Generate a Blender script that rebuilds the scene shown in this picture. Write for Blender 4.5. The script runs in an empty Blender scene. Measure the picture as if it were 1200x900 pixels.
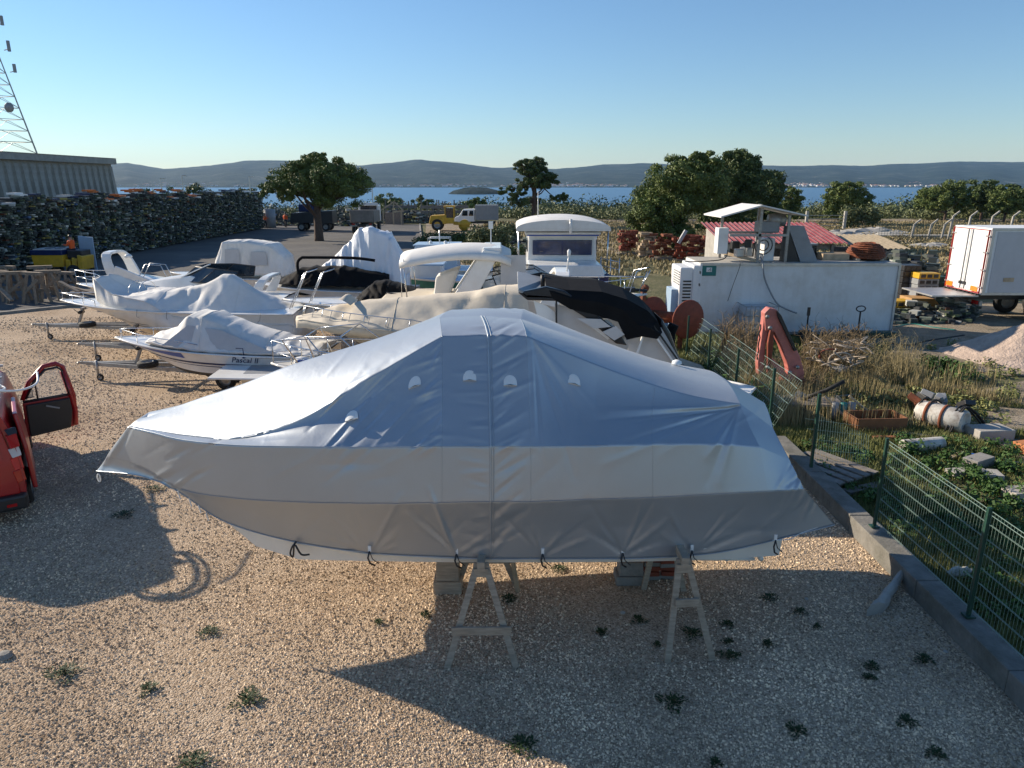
import bpy, math, random
import numpy as np
from math import sin, cos, tan, atan, pi, radians, sqrt
from mathutils import Vector, Matrix, Euler
C = bpy.context.scene
col = C.collection
random.seed(7); RNG = np.random.default_rng(7)

# ------------------------------------------------------------------ camera
CH, PITCH, F = 5.5, radians(15.77), 832.0          # eye height, downward tilt, focal length in photo pixels
cd = bpy.data.cameras.new('camera'); cam = bpy.data.objects.new('camera', cd); col.objects.link(cam)
cam.location = (0, 0, CH); cam.rotation_euler = (pi/2 - PITCH, 0, 0)
cd.sensor_width = 36; cd.lens = 36*F/1200; cd.clip_start = .1; cd.clip_end = 30000
C.camera = cam
C.render.resolution_x, C.render.resolution_y = 1024, 768
# ------------------------------------------------------------------ light
SUN_EL, SUN_AZ = radians(25.5), radians(63)        # azimuth measured from +Y towards -X
w = bpy.data.worlds.new('World'); C.world = w; w.use_nodes = True
nt = w.node_tree; nt.nodes.clear()
sky = nt.nodes.new('ShaderNodeTexSky'); sky.sky_type = 'NISHITA'; sky.sun_disc = False
sky.sun_elevation = SUN_EL; sky.sun_rotation = -SUN_AZ
sky.altitude = 0; sky.air_density = 1.15; sky.dust_density = 0.0; sky.ozone_density = 6.0
bg = nt.nodes.new('ShaderNodeBackground'); bg.inputs[1].default_value = 0.092
wo = nt.nodes.new('ShaderNodeOutputWorld')
nt.links.new(sky.outputs[0], bg.inputs[0]); nt.links.new(bg.outputs[0], wo.inputs[0])
sl = bpy.data.lights.new("sun", "SUN"); sl.energy = 5.0; sl.angle = radians(.5); sl.color = (1, .87, .70)
so = bpy.data.objects.new('sun', sl); col.objects.link(so)
sd = Vector((-sin(SUN_AZ)*cos(SUN_EL), cos(SUN_AZ)*cos(SUN_EL), sin(SUN_EL)))
so.rotation_euler = sd.to_track_quat('Z', 'Y').to_euler(); so.location = (0, 0, 60)
C.view_settings.view_transform = 'Standard'; C.view_settings.look = 'None'
C.view_settings.exposure = 0.6; C.view_settings.gamma = 1

# ------------------------------------------------------------------ helpers
def ray(px, py):
    dx, dy = (px-600)/F, (450-py)/F
    return Vector((dx, cos(PITCH)+dy*sin(PITCH), -sin(PITCH)+dy*cos(PITCH)))
def G(px, py, z=0.0):                    # the place at height z
    r = ray(px, py); t = (z-CH)/r.z
    return Vector((r.x*t, r.y*t, z))
def V(px, py, Y):                        # the place at distance Y
    r = ray(px, py); t = Y/r.y
    return Vector((r.x*t, Y, CH+r.z*t))

def props(o, label=None, cat=None, group=None, kind=None):
    if label: o['label'] = label
    if cat: o['category'] = cat
    if group: o['group'] = group
    if kind: o['kind'] = kind
    return o
def thing(name, label, cat, loc=(0, 0, 0), rz=0, group=None):
    o = bpy.data.objects.new(name, None); col.objects.link(o)
    o.location = loc; o.rotation_euler = (0, 0, rz); o.empty_display_size = .2
    return props(o, label, cat, group)
def inv(o):
    m = Matrix.Translation(o.location) @ o.rotation_euler.to_matrix().to_4x4()
    if o.scale[0] != 1: m = m @ Matrix.Scale(o.scale[0], 4)
    return m.inverted()
def mkmesh(name, vs, fs, mats, mi=None, smooth=False):
    me = bpy.data.meshes.new(name); me.from_pydata([tuple(v) for v in vs], [], fs)
    for m in (mats if isinstance(mats, (list, tuple)) else [mats]): me.materials.append(m)
    if mi is not None: me.polygons.foreach_set('material_index', mi)
    if smooth: me.polygons.foreach_set('use_smooth', [True]*len(me.polygons))
    me.update(); return me
def link(name, me, parent=None, label=None, kind=None):
    o = bpy.data.objects.new(name, me); col.objects.link(o); o.parent = parent
    if label: o['label'] = label
    if kind: o['kind'] = kind
    return o
class MB:
    def __init__(s): s.v = []; s.f = []; s.m = []; s.k = 0
    def add(s, vs, fs):
        b = len(s.v); s.v += [Vector(v) for v in vs]; s.f += [[i+b for i in f] for f in fs]; s.m += [s.k]*len(fs); return s
    def box(s, c, d, rz=0, rot=None, taper=1.0):
        hx, hy, hz = d[0]/2, d[1]/2, d[2]/2
        vs = [Vector((x*hx*(taper if z > 0 else 1), y*hy*(taper if z > 0 else 1), z*hz)) for z in (-1, 1) for y in (-1, 1) for x in (-1, 1)]
        R = (Euler(rot).to_matrix() if rot else Matrix.Rotation(rz, 3, 'Z'))
        c = Vector(c)
        return s.add([R @ v + c for v in vs], [(0, 2, 3, 1), (4, 5, 7, 6), (0, 1, 5, 4), (2, 6, 7, 3), (0, 4, 6, 2), (1, 3, 7, 5)])
    def bar(s, p, q, w_, h_=None, up=(0, 0, 1)):       # square bar between two points
        p, q = Vector(p), Vector(q); h_ = h_ or w_; d = (q-p)
        if d.length < 1e-6: return s
        d.normalize(); u = Vector(up); a = d.cross(u)
        if a.length < 1e-3: a = d.cross(Vector((1, 0, 0)))
        a.normalize(); b = a.cross(d)
        vs = [c + a*i*w_/2 + b*j*h_/2 for c in (p, q) for j in (-1, 1) for i in (-1, 1)]
        return s.add(vs, [(0, 1, 3, 2), (4, 6, 7, 5), (0, 4, 5, 1), (2, 3, 7, 6), (0, 2, 6, 4), (1, 5, 7, 3)])
    def tube(s, pts, r, n=6, closed=False, cap=True):
        pts = [Vector(p) for p in pts]; N = len(pts); rr = r if isinstance(r, (list, tuple)) else [r]*N
        rings = []; a = None
        for i, p in enumerate(pts):
            if closed: d = pts[(i+1) % N]-pts[i-1]
            else: d = pts[min(i+1, N-1)]-pts[max(i-1, 0)]
            if d.length < 1e-7: d = Vector((0, 0, 1))
            d.normalize()
            if a is None:
                a = d.cross(Vector((0, 0, 1)))
                if a.length < 1e-2: a = d.cross(Vector((1, 0, 0)))
            a = (a - d*a.dot(d))
            if a.length < 1e-4: a = d.cross(Vector((.3, .8, .1)))
            a.normalize(); b = d.cross(a)
            rings += [p + (a*cos(2*pi*k/n)+b*sin(2*pi*k/n))*rr[i] for k in range(n)]
        fs = []
        for i in range(N if closed else N-1):
            j = (i+1) % N
            for k in range(n):
                fs.append((i*n+k, i*n+(k+1) % n, j*n+(k+1) % n, j*n+k))
        if cap and not closed: fs += [tuple(range(n))[::-1], tuple((N-1)*n+k for k in range(n))]
        return s.add(rings, fs)
    def cyl(s, p, q, r, n=16, r2=None): return s.tube([p, q], [r, r if r2 is None else r2], n)
    def lathe(s, prof, n=20, c=(0, 0, 0), axis='Z'):
        vs = []
        for r, z in prof:
            for k in range(n):
                a = 2*pi*k/n; v = Vector((r*cos(a), r*sin(a), z))
                if axis == 'Y': v = Vector((v.x, v.z, v.y))
                if axis == 'X': v = Vector((v.z, v.x, v.y))
                vs.append(v+Vector(c))
        fs = [(i*n+k, i*n+(k+1) % n, (i+1)*n+(k+1) % n, (i+1)*n+k) for i in range(len(prof)-1) for k in range(n)]
        return s.add(vs, fs)
    def grid(s, rows, closed=False):
        n = len(rows[0]); vs = [p for r in rows for p in r]
        fs = []
        for i in range(len(rows)-1):
            for j in range(n if closed else n-1):
                fs.append((i*n+j, i*n+(j+1) % n, (i+1)*n+(j+1) % n, (i+1)*n+j))
        return s.add(vs, fs)
    def prism(s, poly, off):            # polygon (3-D points) extruded by a vector
        n = len(poly); off = Vector(off)
        vs = [Vector(p) for p in poly]+[Vector(p)+off for p in poly]
        return s.add(vs, [tuple(range(n)), tuple(range(2*n-1, n-1, -1))]+[(i, i+n, (i+1) % n+n, (i+1) % n) for i in range(n)])
    def xf(s, M): s.v = [M @ v for v in s.v]; return s
    def build(s, name, mat, parent=None, smooth=False, world=False, label=None, bevel=0, kind=None):
        vs = s.v
        if world and parent is not None:
            M = inv(parent)
            if parent.parent: M = M @ inv(parent.parent)
            vs = [M @ v for v in vs]
        me = mkmesh(name, vs, s.f, mat, s.m if isinstance(mat, (list, tuple)) else None, smooth)
        o = link(name, me, parent, label, kind)
        if bevel:
            b = o.modifiers.new('bevel', 'BEVEL'); b.width = bevel; b.segments = 2; b.limit_method = 'ANGLE'
        return o
def single(name, mb, mat, label, cat, loc=(0, 0, 0), group=None, **k):     # a thing that is one mesh
    mb.xf(Matrix.Translation(-Vector(loc)))
    o = mb.build(name, mat, None, **k); o.location = loc
    return props(o, label, cat, group)
def clone(o, parent=None):
    c = o.copy(); col.objects.link(c); c.parent = parent
    for ch in list(o.children): clone(ch, c)
    return c
def npmesh(name, verts, faces, mats, smooth=False, mi=None):   # faces: (n,3) or (n,4) array
    me = bpy.data.meshes.new(name); nv, nf, k = len(verts), len(faces), faces.shape[1]
    me.vertices.add(nv); me.vertices.foreach_set('co', np.ascontiguousarray(verts, dtype=np.float32).ravel())
    me.loops.add(nf*k); me.loops.foreach_set('vertex_index', faces.astype(np.int32).ravel())
    me.polygons.add(nf); me.polygons.foreach_set('loop_start', np.arange(0, nf*k, k, dtype=np.int32))
    me.polygons.foreach_set('loop_total', np.full(nf, k, dtype=np.int32))
    for m in (mats if isinstance(mats, (list, tuple)) else [mats]): me.materials.append(m)
    if mi is not None: me.polygons.foreach_set('material_index', mi.astype(np.int32))
    me.polygons.foreach_set('use_smooth', np.full(nf, smooth, dtype=bool))
    me.update(calc_edges=True); me.validate(); return me
def cr(pts, n):                         # Catmull-Rom through a list of vectors
    pts = [Vector(p) for p in pts]; out = []
    for i in range(len(pts)-1):
        p0, p1, p2, p3 = pts[max(i-1, 0)], pts[i], pts[i+1], pts[min(i+2, len(pts)-1)]
        for k in range(n):
            t = k/n
            out.append(.5*((2*p1)+(p2-p0)*t+(2*p0-5*p1+4*p2-p3)*t*t+(3*p1-p0-3*p2+p3)*t**3))
    out.append(pts[-1]); return out
def text_part(name, body, size, mat, parent, M, ext=.004, label=None, shear=0):
    cu = bpy.data.curves.new('t', 'FONT'); cu.body = body; cu.size = size; cu.extrude = ext; cu.shear = shear
    cu.align_x = 'CENTER'; cu.align_y = 'CENTER'; cu.resolution_u = 3
    to = bpy.data.objects.new('t', cu); col.objects.link(to)
    dg = bpy.context.evaluated_depsgraph_get(); me = bpy.data.meshes.new_from_object(to.evaluated_get(dg))
    bpy.data.objects.remove(to); me.materials.clear(); me.materials.append(mat); me.transform(M); me.name = name
    return link(name, me, parent, label)

# ------------------------------------------------------------------ materials
def S(c): return tuple(((x/255)/12.92 if x/255 <= .04045 else ((x/255+.055)/1.055)**2.4) for x in c)
def mat(name, base, rough=.6, metal=0, var=.12, scale=3.0, bump=0, bscale=40, spec=.5, coat=0, dirt=None, dirt_amt=.4, dscale=1.2, trans=0, island=0, alpha=1, aniso=None, hi=None):
    m = bpy.data.materials.new(name); m.use_nodes = True; n = m.node_tree; L = n.links
    b = n.nodes['Principled BSDF']; b.inputs['Roughness'].default_value = rough; b.inputs['Metallic'].default_value = metal
    b.inputs['Specular IOR Level'].default_value = spec
    if coat: b.inputs['Coat Weight'].default_value = coat; b.inputs['Coat Roughness'].default_value = .08
    if alpha < 1: b.inputs['Alpha'].default_value = alpha
    tc = n.nodes.new('ShaderNodeTexCoord'); src = tc.outputs['Object']
    if aniso:
        mp = n.nodes.new('ShaderNodeMapping'); mp.inputs['Scale'].default_value = aniso; L.new(src, mp.inputs[0]); src = mp.outputs[0]
    nz = n.nodes.new('ShaderNodeTexNoise'); nz.inputs['Scale'].default_value = scale; nz.inputs['Detail'].default_value = 6; nz.inputs['Roughness'].default_value = .62
    L.new(src, nz.inputs['Vector'])
    rp = n.nodes.new('ShaderNodeValToRGB'); e = rp.color_ramp.elements
    e[0].position = .32; e[1].position = .68
    e[0].color = (*[max(0, x*(1-var)) for x in base], 1); e[1].color = (*[min(1, x*(1+var)) for x in (hi or base)], 1)
    L.new(nz.outputs[0], rp.inputs[0]); out = rp.outputs[0]
    if island:
        gi = n.nodes.new('ShaderNodeNewGeometry'); hs = n.nodes.new('ShaderNodeHueSaturation')
        mr = n.nodes.new('ShaderNodeMapRange'); mr.inputs[3].default_value = 1-island; mr.inputs[4].default_value = 1+island
        L.new(gi.outputs['Random Per Island'], mr.inputs[0]); L.new(mr.outputs[0], hs.inputs['Value']); L.new(out, hs.inputs['Color']); out = hs.outputs[0]
    if dirt:
        n2 = n.nodes.new('ShaderNodeTexNoise'); n2.inputs['Scale'].default_value = dscale; n2.inputs['Detail'].default_value = 8; n2.inputs['Roughness'].default_value = .7
        L.new(tc.outputs['Object'], n2.inputs['Vector'])
        r2 = n.nodes.new('ShaderNodeValToRGB'); r2.color_ramp.elements[0].position = .45; r2.color_ramp.elements[1].position = .72
        r2.color_ramp.elements[1].color = (dirt_amt,)*3+(1,); L.new(n2.outputs[0], r2.inputs[0])
        mx = n.nodes.new('ShaderNodeMix'); mx.data_type = 'RGBA'; mx.inputs['B'].default_value = (*dirt, 1)
        L.new(r2.outputs[0], mx.inputs['Factor']); L.new(out, mx.inputs['A']); out = mx.outputs['Result']
    L.new(out, b.inputs['Base Color'])
    if bump:
        nb = n.nodes.new('ShaderNodeTexNoise'); nb.inputs['Scale'].default_value = bscale; nb.inputs['Detail'].default_value = 5
        L.new(src, nb.inputs['Vector'])
        bp = n.nodes.new('ShaderNodeBump'); bp.inputs['Strength'].default_value = 1; bp.inputs['Distance'].default_value = bump
        L.new(nb.outputs[0], bp.inputs['Height']); L.new(bp.outputs[0], b.inputs['Normal'])
    return m
M = {}
M['gel'] = mat('white_gelcoat', (.74, .74, .72), .22, var=.04, scale=2, dirt=(.45, .42, .36), dirt_amt=.35)
M['gelblue'] = mat('pale_blue_paint', (.34, .47, .62), .35, var=.06, dirt=(.4, .42, .42))
M['cream'] = mat('cream_gelcoat', (.62, .56, .45), .35, var=.05, dirt=(.4, .36, .28), dirt_amt=.35)
M['navy'] = mat('navy_paint', (.012, .025, .09), .25, var=.15)
M['blue'] = mat('blue_paint', (.02, .08, .35), .3, var=.12)
M['blackp'] = mat('black_paint', (.012, .012, .014), .3, var=.2)
M['anti'] = mat('dark_antifouling', (.018, .02, .03), .7, var=.3, dirt=(.12, .11, .1))
M['antib'] = mat('grey_antifouling', (.16, .13, .11), .75, var=.25, dirt=(.3, .28, .25))
M['greenp'] = mat('green_paint', (.01, .16, .13), .45, var=.15, dirt=(.1, .2, .18))
M['yellow'] = mat('yellow_paint', (.62, .36, .02), .45, var=.12, dirt=(.2, .12, .05))
M['steel'] = mat('polished_steel', (.62, .63, .64), .22, metal=1, var=.08)
M['alu'] = mat('dull_aluminium', (.5, .5, .5), .45, metal=.8, var=.12, dirt=(.25, .22, .2))
M['galv'] = mat('galvanised_steel', (.34, .34, .33), .5, metal=.6, var=.2, scale=12, dirt=(.16, .1, .06))
M['glass'] = mat('dark_glass', (.015, .025, .035), .06, var=.3, spec=.8)
M['glassb'] = mat('blue_tinted_glass', (.012, .03, .09), .08, var=.3, spec=.8)
M['clear'] = mat('clear_vinyl', (.62, .64, .64), .15, var=.08, alpha=.45)
M['canvas'] = mat('white_canvas', (.70, .69, .66), .75, var=.05, bump=.003, bscale=14, dirt=(.5, .47, .4), dirt_amt=.3)
M['canvasgrey'] = mat('light_grey_canvas', (.48, .48, .48), .7, var=.06, bump=.004, bscale=10)
M['canvasbeige'] = mat('beige_canvas', (.60, .53, .42), .75, var=.06, bump=.006, bscale=8, dirt=(.4, .35, .28), dirt_amt=.3)
M['canvasblack'] = mat('black_canvas', (.006, .006, .007), .85, spec=.2, var=.3, bump=.006, bscale=7)
M['rubber'] = mat('black_rubber', (.018, .018, .018), .8, var=.3)
M['tan'] = mat('tan_upholstery', (.32, .2, .11), .6, var=.15)
M['rust'] = mat('rusty_iron', (.2, .06, .025), .85, var=.35, scale=8, bump=.003, dirt=(.08, .03, .02))
M['rustred'] = mat('red_oxide_iron', (.22, .045, .02), .7, var=.2, scale=6, dirt=(.1, .04, .02))
M['wood'] = mat('weathered_timber', (.36, .30, .23), .85, var=.28, scale=5, aniso=(1, 1, 6), bump=.002, bscale=30, island=.25)
M['woodpale'] = mat('pale_raw_timber', (.42, .32, .21), .8, var=.22, scale=5, bump=.002, bscale=30, island=.2)
M['woodgrey'] = mat('grey_weathered_timber', (.2, .175, .15), .9, var=.3, scale=6, bump=.002, bscale=30, island=.3)
M['conc'] = mat('old_concrete', (.27, .255, .23), .9, var=.2, scale=4, bump=.006, bscale=30, dirt=(.12, .11, .09), dirt_amt=.8)
M['hallconc'] = mat('hall_concrete', (.36, .34, .30), .9, var=.15, scale=2, dirt=(.2, .18, .15))
M['kerbconc'] = mat('dark_old_concrete', (.19, .18, .16), .95, var=.25, scale=4, bump=.008, bscale=25, dirt=(.08, .08, .06), dirt_amt=.9)
M['concpale'] = mat('pale_concrete', (.38, .36, .32), .9, var=.15, scale=3, bump=.006, bscale=30, dirt=(.22, .2, .17))
M['whitepaint'] = mat('white_paint', (.76, .76, .75), .4, var=.04, dirt=(.5, .47, .42), dirt_amt=.25)
M['greypaint'] = mat('grey_paint', (.26, .27, .28), .5, var=.1)
M['redvan'] = mat('red_car_paint', (.34, .008, .012), .35, var=.05, coat=.25)
M['oldwood'] = mat('old_brown_timber', (.22, .175, .13), .9, var=.3, scale=5, bump=.002, bscale=30, island=.35)
M['boxwhite'] = mat('streaked_white_panel', (.70, .70, .69), .45, var=.05, scale=2, aniso=(2.5, 2.5, .25), dirt=(.42, .36, .28), dirt_amt=.5, dscale=.9, bump=.01, bscale=1.2)
M['redp'] = mat('bright_red_paint', (.5, .02, .02), .4, var=.1)
M['crane'] = mat('faded_red_paint', (.52, .17, .14), .55, var=.15, scale=5, dirt=(.2, .07, .05), dirt_amt=.6)
M['orange'] = mat('orange_cloth', (.8, .12, .02), .8, var=.15)
M['orangep'] = mat('orange_painted_metal', (.55, .14, .02), .5, var=.3)
M['skin'] = mat('skin', (.42, .24, .17), .6, var=.08)
M['darkcloth'] = mat('dark_cloth', (.02, .025, .035), .9, var=.3)
M['plasblack'] = mat('black_plastic', (.02, .02, .022), .45, var=.2)
M['lampred'] = mat('red_lamp', (.4, .01, .01), .15, var=.05)
M['lampwhite'] = mat('clear_lamp', (.6, .6, .6), .1, var=.05)
M['postgreen'] = mat('green_coated_steel', (.012, .05, .035), .45, var=.15)
M['teal'] = mat('teal_print', (.01, .16, .15), .5, var=.05)
M['bark'] = mat('pine_bark', (.09, .06, .045), .95, var=.35, scale=9, bump=.02, bscale=8)
# ------------------------------------------------------------------ ground
def ground_mat(name, kind):
    m = bpy.data.materials.new(name); m.use_nodes = True; n = m.node_tree; L = n.links; b = n.nodes['Principled BSDF']
    b.inputs['Roughness'].default_value = .95; b.inputs['Specular IOR Level'].default_value = .2
    tc = n.nodes.new('ShaderNodeTexCoord'); P = tc.outputs['Object']
    def noise(s, d=6, r=.6):
        x = n.nodes.new('ShaderNodeTexNoise'); x.inputs['Scale'].default_value = s; x.inputs['Detail'].default_value = d; x.inputs['Roughness'].default_value = r; L.new(P, x.inputs['Vector']); return x.outputs[0]
    def ramp(src, stops):
        r = n.nodes.new('ShaderNodeValToRGB'); r.color_ramp.elements.remove(r.color_ramp.elements[0])
        for i, (p, c) in enumerate(stops):
            e = r.color_ramp.elements[0] if i == 0 else r.color_ramp.elements.new(p)
            e.position = p; e.color = (*c, 1) if len(c) == 3 else c
        L.new(src, r.inputs[0]); return r.outputs[0]
    def mix(f, a, c):
        x = n.nodes.new('ShaderNodeMix'); x.data_type = 'RGBA'
        if isinstance(f, float): x.inputs['Factor'].default_value = f
        else: L.new(f, x.inputs['Factor'])
        for k, y in (('A', a), ('B', c)):
            if isinstance(y, tuple): x.inputs[k].default_value = (*y, 1)
            else: L.new(y, x.inputs[k])
        return x.outputs['Result']
    def bump(h, d):
        x = n.nodes.new('ShaderNodeBump'); x.inputs['Distance'].default_value = d; L.new(h, x.inputs['Height']); L.new(x.outputs[0], b.inputs['Normal'])
    if kind == 'gravel':
        v = n.nodes.new('ShaderNodeTexVoronoi'); v.inputs['Scale'].default_value = 46; L.new(P, v.inputs['Vector'])
        c1 = ramp(v.outputs['Color'], [(0, (.16, .115, .075)), (.35, (.38, .285, .195)), (.7, (.53, .41, .295)), (1, (.63, .52, .39))])
        big = ramp(noise(.35, 7, .65), [(.3, (.62, .56, .5)), (.55, (1, 1, 1)), (.8, (1.0, .93, .83))])
        mu = n.nodes.new('ShaderNodeMix'); mu.data_type = 'RGBA'; mu.blend_type = 'MULTIPLY'; mu.inputs['Factor'].default_value = .8
        L.new(c1, mu.inputs['A']); L.new(big, mu.inputs['B'])
        L.new(mu.outputs['Result'], b.inputs['Base Color']); bump(v.outputs['Distance'], -.012)
    elif kind == 'asphalt':
        c1 = ramp(noise(30, 6), [(.3, (.085, .084, .082)), (.7, (.13, .125, .12))])
        c2 = mix(ramp(noise(.25, 8, .7), [(.4, (0, 0, 0)), (.7, (1, 1, 1))]), c1, (.17, .16, .145))
        L.new(c2, b.inputs['Base Color']); bump(noise(60), .01)
    elif kind == 'scrub':
        c1 = ramp(noise(.7, 9, .7), [(.3, (.035, .05, .02)), (.45, (.085, .10, .04)), (.6, (.17, .155, .08)), (.78, (.30, .26, .18))])
        c2 = ramp(noise(6, 6, .7), [(.3, (.06, .065, .03)), (.7, (.28, .24, .15))])
        L.new(mix(.45, c1, c2), b.inputs['Base Color']); bump(noise(5, 8, .7), .12)
    elif kind == 'earth':
        c1 = ramp(noise(1.2, 9, .7), [(.3, (.20, .16, .11)), (.5, (.34, .28, .2)), (.7, (.45, .38, .29))])
        c2 = ramp(noise(22, 6, .7), [(.35, (.5, .5, .5)), (.65, (1.1, 1.1, 1.1))])
        mu = n.nodes.new('ShaderNodeMix'); mu.data_type = 'RGBA'; mu.blend_type = 'MULTIPLY'; mu.inputs['Factor'].default_value = 1
        L.new(c1, mu.inputs['A']); L.new(c2, mu.inputs['B']); L.new(mu.outputs['Result'], b.inputs['Base Color']); bump(noise(14, 8, .7), .05)
    elif kind == 'hill':
        c1 = ramp(noise(.0055, 12, .72), [(.36, (.006, .014, .014)), (.5, (.018, .032, .026)), (.61, (.05, .062, .05)), (.70, (.22, .21, .19))])
        L.new(c1, b.inputs['Base Color']); bump(noise(.01, 9, .7), 30)
    elif kind == 'sea':
        b.inputs['Base Color'].default_value = (.012, .07, .17, 1); b.inputs['Roughness'].default_value = .28; b.inputs['Specular IOR Level'].default_value = .5
        bump(noise(.08, 6), 1.2)
    return m
MG = {k: ground_mat(k+'_ground', k) for k in ('gravel', 'asphalt', 'scrub', 'earth', 'hill', 'sea')}
def struct(name, mb_or_me, m=None, smooth=False):
    if isinstance(mb_or_me, MB): o = mb_or_me.build(name, m, None, smooth=smooth)
    else: o = link(name, mb_or_me)
    o['kind'] = 'structure'; return o
SEA = -15.0
# the land: one sheet, plateau round the yard, then slopes to the shore
def land_z(x, y):
    d = max(0, y-118)+max(0, abs(x)-400)*.2
    z = -d*.058 if d < 300 else -17.4-(d-300)*.02
    return max(z, -22)
ys = [-60, 0, 12, 25, 45, 70, 95, 118]+[118+i*14 for i in range(1, 26)]+[600, 800]
xs = [-900, -500, -300]+[-200+i*20 for i in range(21)]+[300, 500, 900]
mb = MB(); mb.grid([[Vector((x, y, land_z(x, y)+(random.uniform(-.5, .5) if y > 125 else 0)-.03)) for x in xs] for y in ys])
struct('ground', mb, MG['scrub'], True)
mb = MB(); mb.add([(-6150, 250, SEA), (6150, 250, SEA), (6150, 7350, SEA), (-6150, 7350, SEA)], [(0, 1, 2, 3)])
struct('sea', mb, MG['sea'])
# yard of gravel, asphalt road, earth beside the containers
def sheet(name, pts, z, m, nx=1):
    mb = MB(); mb.add([(p[0], p[1], z) for p in pts], [tuple(range(len(pts)))]); return struct(name, mb, m)
sheet('gravel_yard', [(-40, -20), (5.53, -20), (5.53, 24), (6, 31), (2, 40), (-7.5, 60), (-13, 46), (-20, 33), (-26, 27), (-40, 27)], 0, MG['gravel'])
a1, a2, a3, a4 = G(492, 263), G(300, 263), G(60, 330), G(-60, 352)
sheet('asphalt_road', [(a1.x, a1.y), (-42, 108), (-52, 96), (-50, 60), (-46, 27.0), (-26, 27), (-20, 33), (-13, 46), (-7.5, 60)], .004, MG['asphalt'])
k1 = G(600, 268); k2 = G(530, 262)
sheet('sandy_clearing', [(-7.3, 60.2), (4, 58), (3, 104), (-13, 110)], .002, MG['earth'])
p1, p2, p3, p4, p5 = G(1000, 415), G(1180, 440), G(1330, 372), G(1200, 340), G(1040, 352)
sheet('concrete_pad', [tuple(p1[:2]), tuple(p2[:2]), (26, 20), (32, 27), (32, 34), (12, 34), (12, 27)], .0, MG['earth'])
sheet('dirt_patch', [tuple(G(*q)[:2]) for q in ((1090, 470), (1230, 440), (1400, 520), (1260, 610), (1170, 560), (1120, 520))], .004, MG['earth'])
sheet('dry_field', [(22, 47), (95, 47), (110, 117), (6, 117), (4, 62)], -.01, MG['earth'])
# kerb along the road
mb = MB()
pp = [(-46, 27), (-26, 27), (-20, 33), (-13, 46), (-7.5, 60), (a1.x, a1.y)]
for i in range(1, len(pp)-1): mb.bar((*pp[i], .03), (*pp[i+1], .03), .2, .16)
struct('kerb', mb, M['conc'])
# gravel stones near the camera: loose stones nobody could count
def stones():
    out = []
    N = 260000
    Y = 5.0+25*RNG.random(N)**2.0; X = (RNG.random(N)*2-1)*(Y*.80+.6)
    pt = np.sin(X*.9+Y*.35)+np.sin(Y*1.3-X*.4+1)+.8*np.sin(X*2.1+Y*1.7); k = (X < 5.5) & (pt+RNG.normal(0, .8, N) > -1.5); X, Y = X[k], Y[k]; n = len(X)
    sz = (.0055+.010*RNG.random(n)**2.2)*(1+.05*(Y-5)); 
    base = np.array([[-1, -.7, 0], [1, -.7, 0], [1, .7, 0], [-1, .7, 0], [-.45, .05, 1.05], [.5, -.05, 1.1]])
    v = base[None]*sz[:, None, None]*(1+.55*(RNG.random((n, 6, 3))-.5))
    a = RNG.random(n)*2*pi; c, s_ = np.cos(a)[:, None], np.sin(a)[:, None]
    vx = v[:, :, 0]*c-v[:, :, 1]*s_; vy = v[:, :, 0]*s_+v[:, :, 1]*c
    v = np.stack([vx+X[:, None], vy+Y[:, None], v[:, :, 2]-.001+0*vx], 2).reshape(-1, 3)
    q = np.array([[0, 1, 5], [0, 5, 4], [1, 2, 5], [2, 3, 4], [2, 4, 5], [3, 0, 4]])
    f = (q[None]+6*np.arange(n)[:, None, None]).reshape(-1, 3)
    m = mat('gravel_stone', (.50, .38, .255), .95, var=.25, scale=.45, island=.62, spec=.2, hi=(.64, .51, .36))
    o = link('gravel', npmesh('gravel', v, f, m)); props(o, 'pale pinkish loose gravel covering the boat yard', 'gravel', kind='stuff')
stones()
# ------------------------------------------------------------------ far hills, island, shore town
HP = [(-300, 200), (-120, 193), (0, 196), (100, 190), (145, 193), (170, 191), (210, 198), (260, 194), (300, 188), (345, 188), (400, 193), (430, 194), (460, 190), (492, 187), (530, 190), (582, 196), (612, 195), (650, 198), (700, 193), (745, 191), (800, 194), (860, 192), (905, 194), (945, 193), (1000, 194), (1050, 191), (1112, 189), (1160, 190), (1200, 189), (1330, 196), (1500, 192)]
def hills():
    cols = 260; rows = []
    D0 = 3900
    fr = [0, .02, .12, .3, .5, .7, .88, 1.0, 1.15]
    pxs = np.linspace(-250, 1450, cols); hy = np.interp(pxs, [h[0] for h in HP], [h[1] for h in HP])
    R2 = np.random.default_rng(3); n1 = np.convolve(R2.normal(0, 1, cols+12), np.ones(5)/5, 'same')[:cols]
    for q in fr:
        r = []
        for i, px in enumerate(pxs):
            Y = D0+q*2300
            top = CH-SEA+0
            # height at the crest from the profile, lower slopes bulge with spurs
            zc = V(px, hy[i]+n1[i]*.8, D0+2300).z
            x = (px-600)/F*Y*cos(PITCH)*1.0+0
            if q <= 1:
                s = q**.8*(1+.18*sin(px*.045+q*5)*(1-q)+.1*sin(px*.11+2)*(1-q)); z = SEA-1+(zc-SEA)*min(1, s) if q > 0 else SEA-3
                if q < .05 and q > 0: z = SEA+4
            else: z = SEA+(zc-SEA)*.6
            r.append(Vector((x/1.0*1.04, Y, z)))
        rows.append(r)
    mb = MB(); mb.grid(rows); struct('hills', mb, MG['hill'], True)
hills()
mb = MB()
isl = []
for r_, hh in ((1, 0), (.8, .6), (.45, .95), (.05, 1)):
    isl.append([Vector((-74+r_*58*cos(a), 1500+r_*70*sin(a), SEA-1+12*hh*(1+.15*sin(3*a)))) for a in [2*pi*k/40 for k in range(40)]])
mb.grid(isl, closed=True); struct('island', mb, MG['hill'], True)
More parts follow.
